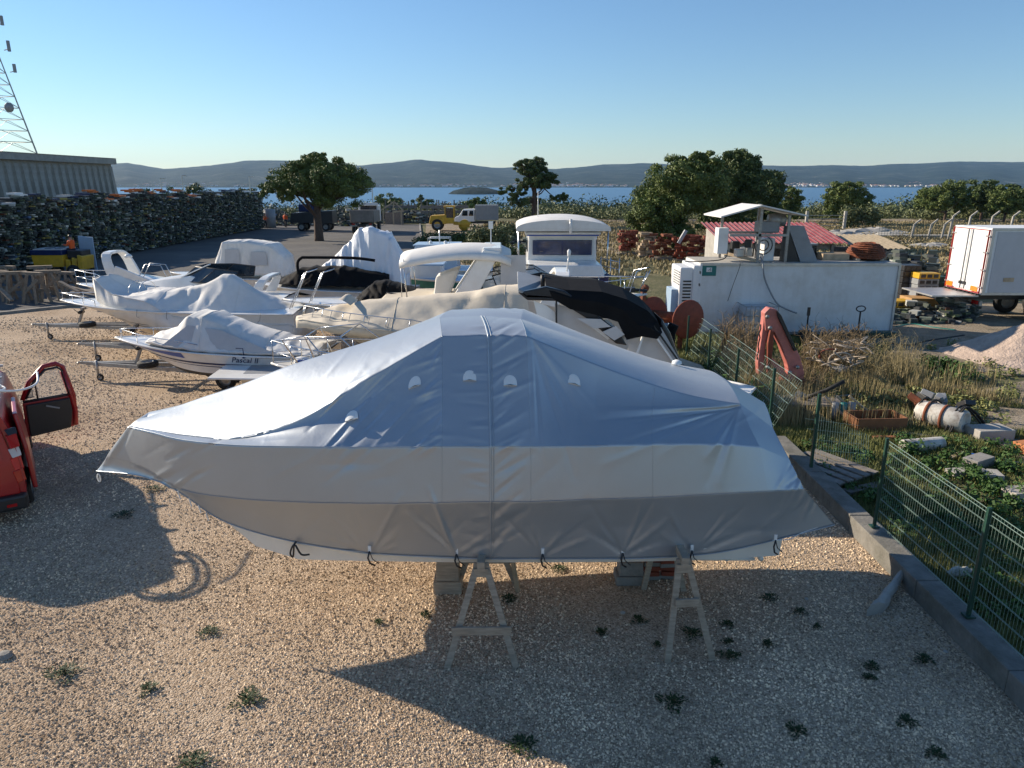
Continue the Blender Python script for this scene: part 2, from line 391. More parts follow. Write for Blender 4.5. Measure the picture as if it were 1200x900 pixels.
def town():
    vs = []; fs = []; mi = []; mb = MB()
    for (x0, x1, n) in ((120, 340, 90), (430, 560, 90), (640, 730, 120), (900, 1090, 190), (560, 640, 30)):
        for _ in range(n):
            px = random.uniform(x0, x1); Y = 3950+random.random()**2*280
            x = (px-600)/F*Y*cos(PITCH)*1.04; s = random.uniform(6, 13)
            z = SEA+4+(Y-3950)*.07
            mb.k = random.choice((0, 0, 1)); mb.box((x, Y, z+3), (s*1.3, s, 6)); mb.k = 2; mb.box((x, Y, z+6.6), (s*1.35, s*1.05, 1.2), taper=.5)
    o = mb.build('shore_town', [M['whitepaint'], M['cream'], mat('terracotta', (.35, .14, .07), .8)]); props(o, 'tiny pale houses strung along the far shore below the hills', 'town', kind='stuff')
town()
# ------------------------------------------------------------------ foliage
def leaf_mat(name, c, c2, rough=.6, sc=.6):
    m = bpy.data.materials.new(name); m.use_nodes = True; n = m.node_tree; L = n.links; b = n.nodes['Principled BSDF']
    b.inputs['Roughness'].default_value = rough; b.inputs['Specular IOR Level'].default_value = .25
    gi = n.nodes.new('ShaderNodeNewGeometry'); tc = n.nodes.new('ShaderNodeTexCoord')
    nz = n.nodes.new('ShaderNodeTexNoise'); nz.inputs['Scale'].default_value = sc; nz.inputs['Detail'].default_value = 5; L.new(tc.outputs['Object'], nz.inputs['Vector'])
    ad = n.nodes.new('ShaderNodeMath'); ad.operation = 'MULTIPLY_ADD'; ad.inputs[1].default_value = .45; L.new(gi.outputs['Random Per Island'], ad.inputs[0])
    m2 = n.nodes.new('ShaderNodeMath'); m2.operation = 'MULTIPLY_ADD'; m2.inputs[1].default_value = 1.3; m2.inputs[2].default_value = -.38; L.new(nz.outputs[0], m2.inputs[0]); L.new(m2.outputs[0], ad.inputs[2])
    r = n.nodes.new('ShaderNodeValToRGB'); r.color_ramp.elements[0].color = (*c, 1); r.color_ramp.elements[1].color = (*c2, 1)
    L.new(ad.outputs[0], r.inputs[0]); L.new(r.outputs[0], b.inputs['Base Color'])
    return m
ML = {'pine': leaf_mat('pine_needles', (.04, .065, .018), (.19, .235, .06)), 'dark': leaf_mat('dark_pine_needles', (.028, .05, .018), (.12, .16, .045)),
      'olive': leaf_mat('scrub_leaves', (.06, .08, .03), (.20, .215, .09), sc=.2), 'brown': leaf_mat('dry_stems', (.10, .07, .04), (.30, .22, .12)),
      'grass': leaf_mat('rough_grass', (.06, .085, .022), (.30, .30, .11), sc=.9), 'gweed': leaf_mat('gravel_weed_leaves', (.012, .028, .010), (.05, .085, .028)), 'weed': leaf_mat('weed_leaves', (.018, .05, .012), (.08, .15, .035)),
      'straw': leaf_mat('straw_grass', (.14, .12, .05), (.42, .34, .19), sc=.5), 'wall': leaf_mat('far_wood_leaves', (.03, .05, .022), (.12, .15, .06), sc=.05)}
def leaves(centers, radii, per, ls, flat=.85):
    """leaf quads scattered through clumps: centers (n,3) radii (n,3)"""
    n = len(centers); N = n*per
    d = RNG.normal(size=(N, 3)); d /= np.linalg.norm(d, axis=1)[:, None]
    r = RNG.random(N)**.45
    c = np.repeat(centers, per, 0); rr = np.repeat(radii, per, 0)
    p = c+d*rr*r[:, None]
    nrm = d*.7+RNG.normal(size=(N, 3))*.6; nrm[:, 2] += .35; nrm /= np.linalg.norm(nrm, axis=1)[:, None]
    a = np.cross(nrm, RNG.normal(size=(N, 3))); a /= np.linalg.norm(a, axis=1)[:, None]; b = np.cross(nrm, a)
    s = (ls*(.6+.8*RNG.random(N)))[:, None]
    v = np.stack([p-a*s-b*s*.45, p+a*s-b*s*.3, p+a*s*.8+b*s*.5, p-a*s*.7+b*s*.4], 1).reshape(-1, 3)
    return v
def quads(n): return np.arange(4*n).reshape(-1, 4)
_FN = 3.2
def tree(name, label, px, base_py, top_py, wpx, Y, crown, lm='pine', nclump=60, per=260, seed=1, trunk_h=None, group=None, cat='tree', leaf=.11, lean=0, base_z=None, trunk_r=.22):
    """crown: list of (fx, fz, rx, rz) ellipsoids in units of half width and height"""
    global RNG
    RNG = np.random.default_rng(seed); rnd = random.Random(seed)
    bz = 0 if base_z is None else base_z
    base = V(px, base_py, Y); base.z = bz; top = V(px, top_py, Y).z; H = top-bz
    hw = wpx/2/F*Y*1.0
    t = thing(name, label, cat, base, 0, group)
    cs = []; rs = []
    tot = sum(c[2]*c[3] for c in crown)
    for (fx, fz, rx, rz) in crown:
        k = max(5, int(nclump*_FN*rx*rz/tot))
        for _ in range(k):
            d = np.array([rnd.gauss(0, 1) for _ in range(3)]); d /= np.linalg.norm(d); q = rnd.uniform(.15, .95)**.7
            R = np.array([rx*hw, rx*hw*.9, rz*H]); c = np.array([fx*hw, 0, fz*H])+d*R*q
            cr_ = min(max(rx*hw*.5, rz*H), rx*hw)*rnd.uniform(.16, .34)
            cs.append(c); rs.append([cr_*1.15, cr_*1.15, cr_*.7])
    cs = np.array(cs); rs = np.array(rs)
    v = leaves(cs, rs, int(per*.62), leaf*.6)
    link('crown', npmesh('crown', v, quads(len(v)//4), ML[lm]), t)
    mb = MB(); th = (trunk_h or .45)*H
    tr = cr([(0, 0, -.1), (.03*H*lean, 0, th*.5), (.06*H*lean, .1, th), (.08*H*lean, 0, H*.8)], 4)
    mb.tube(tr, [trunk_r*(1-.75*i/(len(tr)-1)) for i in range(len(tr))], 8)
    mb.build('trunk', M['bark'], t, smooth=True)
    for k in range(min(16, len(cs))):
        c = cs[int(k*len(cs)/16) % len(cs)]; s0 = tr[rnd.randrange(len(tr)//3, len(tr)-2)]
        m2 = MB(); mid = (s0+Vector(c))/2+Vector((0, 0, -.05*H)); m2.tube(cr([s0, mid, Vector(c)], 3), [trunk_r*.35, trunk_r*.3, trunk_r*.25, trunk_r*.2, trunk_r*.15, trunk_r*.1, trunk_r*.06], 5)
        m2.build('limb', M['bark'], t)
    return t
tree('pine_tree', 'lone spreading pine growing out of the asphalt road on the left', 374, 280, 172, 146, 72,
     [(0, .66, .75, .2), (-.45, .56, .5, .12), (.35, .6, .62, .24), (.1, .8, .45, .16), (-.15, .78, .45, .14)], 'pine', 150, 330, 4, .5, leaf=.15, trunk_r=.5)
tree('pine_tree', 'dark layered pine standing alone before the blue sea at the centre', 626, 258, 181, 88, 95,
     [(-.1, .85, .45, .15), (.0, .62, .62, .1), (-.55, .5, .42, .08), (.62, .42, .36, .06), (-.3, .36, .5, .07), (.2, .68, .5, .14)], 'dark', 80, 300, 5, .7, leaf=.16, trunk_r=.42)
tree('pine_tree', 'leftmost and broadest of the big pines massed behind the container', 795, 285, 172, 130, 60,
     [(0, .6, .8, .32), (-.4, .36, .55, .26), (.2, .8, .55, .18), (-.15, .2, .6, .14)], 'pine', 150, 330, 6, .4, leaf=.14, trunk_r=.35, group='pines massed behind the container')
tree('pine_tree', 'tall dark pine in the middle of the mass behind the container', 850, 282, 170, 100, 66,
     [(0, .6, .85, .33), (.1, .82, .55, .15), (-.1, .3, .7, .2)], 'dark', 120, 300, 8, .4, leaf=.15, trunk_r=.35, group='pines massed behind the container')
tree('pine_tree', 'pine at the right end of the mass, above the generator canopy', 890, 275, 186, 62, 74,
     [(0, .6, .85, .3), (.1, .35, .75, .2)], 'dark', 70, 260, 9, .4, leaf=.15, trunk_r=.3, group='pines massed behind the container')
tree('pine_tree', 'small round pine just right of the big mass of pines', 926, 252, 214, 30, 105, [(0, .6, .9, .35), (0, .3, .7, .25)], 'pine', 30, 180, 10, .4, leaf=.18)
tree('pine_tree', 'bushy pine standing alone above the red roofed shed', 992, 246, 205, 64, 100,
     [(-.1, .6, .8, .3), (.5, .45, .45, .22), (-.45, .35, .4, .2)], 'pine', 70, 260, 11, .45, leaf=.17, trunk_r=.3)
for i, (px, tp, wd, Y, lab) in enumerate(((1108, 206, 70, 108, 'leftmost pine of the row behind the lorry'), (1150, 205, 62, 112, 'second pine in the row behind the lorry'), (1178, 212, 46, 104, 'low reddish pine in the row behind the lorry'), (1205, 208, 60, 115, 'pine at the right edge behind the lorry'), (1088, 216, 40, 118, 'small dark pine at the left end of the row behind the lorry'))):
    tree('pine_tree', lab, px, 250, tp, wd, Y, [(0, .6, .9, .32), (-.3, .4, .6, .25), (.35, .45, .55, .25)], 'pine' if i % 2 == 0 else 'dark', 60, 230, 20+i, .4, leaf=.18, group='pines in a row behind the lorry')
# far wood and scrub: reads as one mass
def wood(name, label, x0, x1, y0, y1, n, per, h, r, lm, leaf, cat='scrub', f=lambda x, y: True, seed=1):
    global RNG
    RNG = np.random.default_rng(seed); rnd = random.Random(seed); cs = []; rs = []
    while len(cs) < n:
        Y = rnd.uniform(y0, y1); px = rnd.uniform(x0, x1); X = (px-600)/F*Y
        if not f(X, Y): continue
        q = rnd.uniform(.6, 1.3); cs.append([X, Y, land_z(X, Y)+h*q*.45]); rs.append([r*q, r*q, h*q*.5])
    v = leaves(np.array(cs), np.array(rs), per, leaf)
    o = link(name, npmesh(name, v, quads(len(v)//4), ML[lm])); props(o, label, cat, kind='stuff')
wood('far_wood', 'dark green scrub wood sloping down to the sea beyond the yard', -120, 1320, 150, 300, 900, 330, 4.8, 4.0, 'wall', .26, 'wood', seed=2)
wood('olive_scrub', 'olive green bushes between the yard and the far wood', -60, 1300, 112, 150, 330, 300, 2.4, 2.6, 'olive', .16, 'bushes', lambda x, y: x > -25 or y > 122, seed=3)
wood('dry_scrub', 'yellowing scrub and tall grass behind the sheds', 700, 1330, 40, 108, 420, 90, .35, 1.6, 'straw', .09, 'dry scrub', lambda x, y: not (14 < x < 40 and y < 46) and not (8 < x < 24 and y < 56), seed=4)
for i, (px, tp, wd, Y, lab) in enumerate(((172, 216, 34, 150, 'round far tree left of the lamp posts'), (206, 218, 30, 155, 'low far tree beside the scrap stacks'), (232, 214, 36, 150, 'tallest round far tree above the scrap stacks'), (262, 219, 30, 158, 'low dark far tree right of the round one'), (290, 217, 34, 150, 'far tree at the right end above the scrap stacks'), (455, 226, 40, 150, 'far round tree right of the road pine'), (496, 228, 34, 150, 'small far tree left of the island'), (555, 230, 34, 140, 'far shrub tree under the island'))):
    tree('bushy_tree', lab, px, 242, tp, wd, Y, [(0, .55, .95, .42)], 'pine' if i % 2 else 'dark', 22, 130, 50+i, .4, leaf=.3, group='trees along the far edge of the yard', base_z=land_z(0, Y))
# ------------------------------------------------------------------ the big covered boat
def cover_mat():
    m = mat('silver_cover_cloth', (.40, .44, .48), .42, metal=.62, var=.025, scale=1.3, spec=.55, dirt=(.40, .40, .38), dirt_amt=.25)
    n = m.node_tree; L = n.links; b = n.nodes['Principled BSDF']
    tc = n.nodes.new('ShaderNodeTexCoord'); mp = n.nodes.new('ShaderNodeMapping'); mp.inputs['Scale'].default_value = (1.2, 1, 1); mp.inputs['Rotation'].default_value = (0, radians(35), 0)
    L.new(tc.outputs['Object'], mp.inputs[0])
    a = n.nodes.new('ShaderNodeTexNoise'); a.inputs['Scale'].default_value = 2.2; a.inputs['Detail'].default_value = 5; a.inputs['Distortion'].default_value = .6; a.inputs['Roughness'].default_value = .5; L.new(mp.outputs[0], a.inputs['Vector'])
    bp = n.nodes.new('ShaderNodeBump'); bp.inputs['Distance'].default_value = .012; bp.inputs['Strength'].default_value = .5; L.new(a.outputs[0], bp.inputs['Height'])
    L.new(bp.outputs[0], b.inputs['Normal']); b.inputs['Sheen Weight'].default_value = .1
    return m
M['cover'] = cover_mat(); M['vent'] = mat('white_vent_plastic', (.72, .74, .74), .5, var=.05); M['hullw'] = mat('white_hull', (.72, .71, .66), .3, var=.04, dirt=(.5, .47, .38), dirt_amt=.3)
ST = [  # bow to stern: (L, S2, S1, K, C) ; near points are (px, py, Y); C is (px, z, Y)
 [(113,552,8.78),(126,534,8.70),(150,500,8.50),(152,499,8.52),(166,2.56,8.80)],
 [(166,558,8.40),(168,548,8.34),(180,507,8.20),(184,505,8.28),(197,2.68,8.82)],
 [(210,577,8.12),(212,573,8.00),(213,515,7.95),(220,511,8.08),(235,2.82,8.85)],
 [(263,611,7.98),(267,583,7.70),(270,521,7.68),(277,514,7.84),(285,3.00,8.87)],
 [(340,634,7.76),(340,588,7.46),(340,523,7.48),(350,493,7.78),(345,3.25,8.90)],
 [(433,648,7.66),(433,590,7.36),(433,524,7.42),(433,443,7.92),(433,3.54,8.95)],
 [(518,653,7.62),(518,589,7.35),(518,523,7.42),(518,394,8.10),(517,3.84,9.00)],
 [(575,655,7.60),(575,588,7.35),(575,523,7.42),(572,393,8.10),(565,3.86,9.02)],
 [(622,655,7.62),(622,588,7.38),(622,523,7.45),(617,394,8.10),(610,3.82,9.03)],
 [(700,655,7.65),(700,585,7.43),(700,522,7.50),(700,428,8.15),(700,3.47,9.06)],
 [(765,654,7.70),(765,583,7.50),(765,520,7.58),(768,452,8.20),(765,3.22,9.08)],
 [(840,648,7.75),(840,579,7.58),(840,520,7.68),(815,465,8.22),(808,3.08,9.09)],
 [(905,634,7.82),(900,576,7.66),(890,523,7.80),(868,474,8.25),(850,2.98,9.10)],
 [(978,615,7.90),(942,573,7.78),(925,538,7.95),(906,502,8.25),(898,2.66,9.12)]]
def cpt(st, j):
    p = ST[st][j]
    if j < 4: return V(*p)
    r = ray(p[0], 450); t = p[2]/r.y; return Vector((r.x*t, p[2], p[1]))
CP = [[cpt(i, j) for j in range(5)] for i in range(len(ST))]
SEGN = [22, 20, 26, 40, 44, 44, 34, 30, 42, 38, 42, 36, 28]
VN = [24, 24, 70, 30]
def lane(j):                 # points along one row, creased at the cabin's front and rear edges
    out = []
    for a, b in ((0, 6), (6, 8), (8, 12), (12, 13)):
        pts = [CP[i][j] for i in range(a, b+1)]
        for i in range(len(pts)-1):
            p0, p1, p2, p3 = pts[max(i-1, 0)], pts[i], pts[i+1], pts[min(i+2, len(pts)-1)]; n = SEGN[a+i]
            for k in range(n):
                t = k/n; out.append(.5*((2*p1)+(p2-p0)*t+(2*p0-5*p1+4*p2-p3)*t*t+(3*p1-p0-3*p2+p3)*t**3))
    out.append(CP[-1][j]); return np.array([list(p) for p in out])
LN = [lane(j) for j in range(5)]; NU = len(LN[0])
UI = np.concatenate([i+np.arange(SEGN[i])/SEGN[i] for i in range(13)]+[[13.]])      # station number along the boat
def cover_half():
    rows = []; tags = []
    for j in range(4):
        for k in range(VN[j]+(1 if j == 3 else 0)):
            t = k/VN[j]; p = LN[j]*(1-t)+LN[j+1]*t
            if j == 2: p[:, 1] += .10*np.sin(pi*t)*np.interp(UI, [0, 5, 6, 8, 9, 12, 13], [.2, .9, .3, .3, 1.2, .8, .2])   # slack cloth hangs inward
            if j == 3: p[:, 2] += .03*np.sin(pi*t)
            if j == 0: p[:, 1] += .03*np.sin(pi*t)
            rows.append(p); tags.append(j+t)
    return np.array(rows), np.array(tags)
CR, CT = cover_half()
def proj(P):
    d = P-np.array([0, 0, CH]); f = d[..., 1]*cos(PITCH)-d[..., 2]*sin(PITCH); u = d[..., 1]*sin(PITCH)+d[..., 2]*cos(PITCH)
    return 600+F*d[..., 0]/f, 450-F*u/f
def folds():
    r = random.Random(5); L = []      # cloth coordinates: flattened side of the cover, about 1 unit = 1 cm
    def add(x0, y0, x1, y1, w_, a): L.append((x0, y0, x1, y1, w_, a))
    for _ in range(34):                       # long diagonals forward of the cabin
        x = r.uniform(400, 512); y = r.uniform(415, 515); l = r.uniform(25, 75); s = r.uniform(.75, 1.15)
        add(x-l*.6, y+l*s*.6, x+l*.3, y-l*s*.3, r.uniform(2.5, 6), r.uniform(-.012, .013))
    for _ in range(16):
        q = r.random(); x = 300+q*200; y = 520-q*118; l = r.uniform(30, 80); add(x-l*.7, y+l*.32, x+l*.5, y-l*.32, r.uniform(2, 4.5), r.uniform(-.013, .013))
    for i in range(22):                       # pucker along the centre seam
        y = 372+i*13+r.uniform(-4, 4)
        add(577, y+6, 577+r.uniform(20, 50), y-r.uniform(8, 26), r.uniform(2.5, 5), r.uniform(.006, .014)*r.choice((1, -1)))
        add(573, y, 573-r.uniform(15, 42), y+r.uniform(-8, 6), r.uniform(2, 4), r.uniform(.004, .010)*r.choice((1, -1)))
    for i in range(14):
        y = 400+i*9; add(517, y, 517-r.uniform(12, 40), y+r.uniform(8, 30), r.uniform(2.5, 4.5), r.uniform(.006, .014)*r.choice((1, -1)))
    for i in range(16):                       # fan under the rear cabin corner
        a = radians(r.uniform(48, 98)); l = r.uniform(80, 190); add(624, 398, 624+l*cos(a), 398+l*sin(a)*.9, r.uniform(3, 6), r.uniform(-.014, .012))
    for i in range(16):                       # pull lines running into the aft corner
        a = radians(r.uniform(150, 208)); l = r.uniform(60, 190); add(866, 476, 866+l*cos(a), 476+abs(l*sin(a))*(.9 if a > pi*.9 else .9), r.uniform(3, 7), r.uniform(-.020, .016))
    for i in range(12):
        a = radians(r.uniform(100, 175)); l = r.uniform(50, 120); add(866, 478, 866+l*cos(a), 478+l*sin(a), r.uniform(3, 7), r.uniform(-.018, .018))
    for x in (433, 535, 636, 730, 811):       # straps pull fans into the lower band
        for _ in range(9):
            a = radians(r.choice((r.uniform(18, 70), r.uniform(110, 165)))); l = r.uniform(25, 85); add(x, 650, x+l*cos(a), 650-l*sin(a), r.uniform(2, 4.5), r.uniform(.005, .018)*r.choice((1, -1)))
    for _ in range(14):                       # gather lines at the bow flap
        x = r.uniform(165, 245); y = r.uniform(530, 580); l = r.uniform(20, 55); add(x, y, x+l, y-l*.55, r.uniform(2.5, 5), r.uniform(-.018, .02))
    for _ in range(10):
        x = r.uniform(118, 150); y = 552-(x-118)*1.0; l = r.uniform(15, 45); add(x, y, x+l*.5, y-l, r.uniform(2, 4), r.uniform(-.016, .018))
    for _ in range(14):
        x = r.uniform(905, 960); y = r.uniform(560, 612); add(x, y, x+r.uniform(8, 30), y-r.uniform(20, 60), r.uniform(2.5, 4), r.uniform(-.016, .016))
    for _ in range(34):                       # loose ones anywhere
        x = r.uniform(250, 900); y = r.uniform(480, 640); l = r.uniform(30, 90); a = r.uniform(-.8, .1)
        add(x, y, x+l*cos(a), y+l*sin(a), r.uniform(4, 9), r.uniform(-.009, .009))
    return L
def fold_field(px, py):
    h = np.zeros_like(px)
    for (x0, y0, x1, y1, w_, a) in folds():
        dx, dy = x1-x0, y1-y0; l2 = dx*dx+dy*dy
        t = ((px-x0)*dx+(py-y0)*dy)/l2; tt = np.clip(t, 0, 1)
        d2 = (px-x0-tt*dx)**2+(py-y0-tt*dy)**2
        ww = w_*(.6+.8*tt)
        ww = ww*.62; h += a*.8*np.exp(-(d2/(ww*ww))**.72)*np.clip(1-np.abs(tt-.45)*1.2, .1, 1)
    return h
def cover_obj(parent):
    P = CR.copy(); px, py = proj(P); h = fold_field(px, py)*1.5
    du = np.gradient(P, axis=1); dv = np.gradient(P, axis=0); nn = np.cross(du, dv); nn /= (np.linalg.norm(nn, axis=2)[..., None]+1e-9)
    # outward = towards -Y and up
    sg = np.where((nn[..., 1]*-1+nn[..., 2]) < 0, -1, 1)[..., None]; nn = nn*sg
    fade = np.ones(len(CT)); fade[CT > 3.6] = .5
    P = P+nn*(h*fade[:, None])[..., None]
    # far half: mirror about the centreline row
    cy = CR[-1][:, 1]
    Q = P[::-1].copy()[1:]; Q[..., 1] = 2*cy[None]-Q[..., 1]
    A = np.concatenate([P, Q], 0); nr, ncl = A.shape[:2]
    base = np.array(list(parent.location)); vs = (A-base).reshape(-1, 3)
    i, j = np.meshgrid(np.arange(nr-1), np.arange(ncl-1), indexing='ij'); i = i.ravel(); j = j.ravel()
    f = np.stack([i*ncl+j, i*ncl+j+1, (i+1)*ncl+j+1, (i+1)*ncl+j], 1)
    f = list(map(tuple, f.tolist()))
    # stern and bow closed by the cloth
    for e in (0, ncl-1):
        half = (nr)//2
        for r in range(half):
            a, b, c_, d_ = r*ncl+e, (r+1)*ncl+e, (nr-2-r)*ncl+e, (nr-1-r)*ncl+e
            if b == c_: f.append((a, b, d_))
            else: f.append((a, b, c_, d_))
    me = mkmesh('cover', vs.tolist(), f, M['cover'], None, True)
    # creases stay sharp
    o = link('cover', me, parent); so_ = o.modifiers.new('thick', 'SOLIDIFY'); so_.thickness = .004; so_.offset = -1
    return A
bb = thing('covered_boat', 'large motor boat wrapped in a silver grey cover, propped on trestles in front', 'boat', (0, 9.0, 0))
CA = cover_obj(bb)
nearrows = len(CT)
def cov(u, v, off=0.0):          # point on the near side of the cover
    i = int(np.argmin(np.abs(UI-u))); j = int(np.argmin(np.abs(CT-v))); p = CA[j, i]
    return Vector((p[0], p[1]-off*.8, p[2]+off*.6))
# seams: piping laid along the joins
def seam_v(u, v0, v1, off=.004):
    i = int(np.argmin(np.abs(UI-u))); js = [j for j in range(nearrows) if v0 <= CT[j] <= v1]
    return [Vector(CA[j, i])+Vector((0, -off, off)) for j in js]
mb = MB(); mb.tube(seam_v(7, 0, 4), .011, 5); mb.build('seam', M['cover'], bb, True, True)
mb = MB(); c7 = seam_v(7, 0, 4, .002); mb.tube([p+Vector((.035, 0, 0)) for p in c7], .005, 4); mb.build('seam', M['cover'], bb, True, True)
for u in (6, 8, 10):
    mb = MB(); mb.tube(seam_v(u, 1.0, 3.0 if u == 10 else 4.0, .0), .003, 4); mb.build('seam', M['cover'], bb, True, True)
for v, u0, u1 in ((1.0, 2, 13), (2.0, 0, 9.2)):
    j = int(np.argmin(np.abs(CT-v))); mb = MB(); mb.tube([Vector(CA[j, i])+Vector((0, -.003, .001)) for i in range(NU) if u0 <= UI[i] <= u1], .0035, 4); mb.build('seam', M['cover'], bb, True, True)
j = int(np.argmin(np.abs(CT-0))); mb = MB(); mb.tube([Vector(CA[j, i])+Vector((0, -.003, .001)) for i in range(NU)], .008, 4); mb.build('hem', M['cover'], bb, True, True)
mb = MB(); mb.tube(cr([V(840, 424, 8.6), V(868, 450, 8.45), V(885, 474, 8.25)], 4), .006, 4)
# half-round vents sewn onto the panel
def vent_at(px, py):
    d = (proj(CA[:nearrows])[0]-px)**2+(proj(CA[:nearrows])[1]-py)**2; k = np.unravel_index(np.argmin(d), d.shape)
    p = Vector(CA[k]); jj = max(12, min(nearrows-13, k[0])); up = Vector(CA[jj+12, k[1]]-CA[jj-12, k[1]]).normalized(); ii = max(16, min(NU-17, k[1])); al = Vector(CA[jj, ii+16]-CA[jj, ii-16]).normalized()
    nrm = al.cross(up).normalized()
    if nrm.y > 0: nrm = -nrm
    mb = MB(); W, Hh = .078, .135; rows = []
    for r_ in range(5):
        q = r_/4; rr = []
        for k2 in range(13):
            a = pi*k2/12; x = W*cos(a)*(1-.0*q); y = Hh*(sin(a)**.7)
            rr.append(p+al*(x*(1-q*.95))+up*(y*(1-q)*.95+Hh*.12*q-Hh*.4)+nrm*(.014*sin(q*pi/2)+.004))
        rows.append(rr)
    mb.grid(rows); mb.add([p+al*W+up*(-Hh*.4)+nrm*.004, p-al*W+up*(-Hh*.4)+nrm*.004, p-al*W*.9+up*(-Hh*.4)+nrm*.03, p+al*W*.9+up*(-Hh*.4)+nrm*.03], [(0, 1, 2, 3)])
    mb.build('vent', M['vent'], bb, True, True)
for q in ((413, 488), (486, 449), (551, 442), (598, 447), (672, 445)): vent_at(*q)
for q in ((640, 391, 9.3), (800, 441, 9.3), (793, 426, 9.5)):      # vents of the far side seen edge on
    p = V(*q); mb = MB(); mb.lathe([(.07, 0), (.065, .03), (.03, .05), (.001, .052)], 12, p); mb.build('vent', M['vent'], bb, True, True)
# hull below the cover
def hull_main():
    st = []
    H0 = [(258, 606), (300, 640), (350, 655.5), (430, 657.5), (535, 659), (640, 659), (730, 658.5), (840, 656), (913, 651)]
    T0 = [(256, 602), (300, 620), (350, 634), (430, 646), (535, 652), (640, 652), (730, 650), (840, 638), (918, 626)]
    Yh = [8.15, 7.98, 7.86, 7.78, 7.72, 7.72, 7.76, 7.84, 7.92]
    cyb = [8.86, 8.88, 8.9, 8.94, 9.0, 9.03, 9.06, 9.09, 9.11]
    A = [V(a[0], a[1], y-.06) for a, y in zip(T0, Yh)]; B = [V(a[0], a[1], y) for a, y in zip(H0, Yh)]
    kz = [1.5, 1.15, .95, .8, .72, .70, .70, .72, .74]
    rows = []
    for a, b, c, z in zip(A, B, cyb, kz):
        z = min(z, b.z-.03); m1 = Vector((b.x, c, z))
        rows.append([a, b, b.lerp(m1, .5)+Vector((0, 0, .03)), m1, Vector((b.x, 2*c-b.y, b.z)).lerp(m1, .5)+Vector((0, 0, .03)), Vector((b.x, 2*c-b.y, b.z)), Vector((a.x, 2*c-a.y, a.z))])
    # carry the stem up inside the cover and close the transom
    stem = [Vector((-4.6, 8.75, 2.2))]*7
    rows = [stem]+rows
    mb = MB(); mb.grid(rows); n = len(rows); mb.add(rows[-1], [tuple(range(7))]); mb.build('hull', M['hullw'], bb, False, True)
    mb = MB(); mb.tube([r[0]+Vector((0, -.012, -.03)) for r in rows[2:]], .012, 5); mb.build('rub_strake', M['hullw'], bb, True, True)
hull_main()
for px, py in ((433, 647), (535, 650), (636, 650), (730, 649), (811, 646), (909, 634)):
    Y = 7.62 if px < 700 else 7.7; p = V(px, py-4, Y-.03)
    mb = MB(); mb.box(p, (.035, .012, .075)); s = mb.build('strap', M['vent'], bb, False, True)
    mb = MB(); q = p+Vector((0, -.01, -.03)); mb.tube([q, q+Vector((-.02, -.015, -.08)), q+Vector((.0, .0, -.16)), q+Vector((.05, .02, -.20))], .011, 5); mb.tube([q, q+Vector((.03, 0, -.1)), q+Vector((.10, .01, -.17))], .006, 4)
    mb.build('tie', M['plasblack'], s, True, True)
p = V(343, 640, 7.7); mb = MB(); mb.tube(cr([p+Vector((.05, 0, .06)), p+Vector((0, -.02, .0)), p+Vector((-.03, -.02, -.09)), p+Vector((0, -.02, -.13)), p+Vector((.03, -.02, .03)), p+Vector((.1, -.02, -.1)), p+Vector((.2, -.02, -.10))], 4), .012, 5); mb.build('tie', M['plasblack'], bb, True, True)
for px, py in ((209, 580), (222, 588), (233, 596), (242, 605)):
    p = V(px, py, 8.0); mb = MB(); mb.bar(p+Vector((0, 0, .05)), p+Vector((.02, 0, -.06)), .014, .01); mb.build('tab', M['vent'], bb, False, True)
for (px, py, r_) in ((116, 560, .035),):
    p = V(px, py, 8.75); mb = MB(); mb.tube([p+Vector((.02*sin(a)+.0, 0, .055*cos(a))) for a in [2*pi*k/14 for k in range(14)]], .009, 5, closed=True); mb.build('cord_loop', M['vent'], bb, True, True)
mb = MB(); p0, p1 = V(822, 655, 8.3), V(884, 655, 8.3); mb.tube([p0, p1], .022, 8); mb.build('exhaust_pipe', M['hullw'], bb, True, True)
for q in ((852, 655), (892, 655)):
    p = V(*q, 8.25); mb = MB(); mb.cyl(p, p+Vector((0, .12, 0)), .035, 12); mb.build('trim_tab', M['hullw'], bb, True, True)
mb = MB(); mb.tube(cr([V(905, 633, 7.75), V(925, 632, 7.8), V(938, 625, 7.85), V(958, 618, 7.88)], 4), .005, 4); mb.build('cord', M['vent'], bb, True, True)
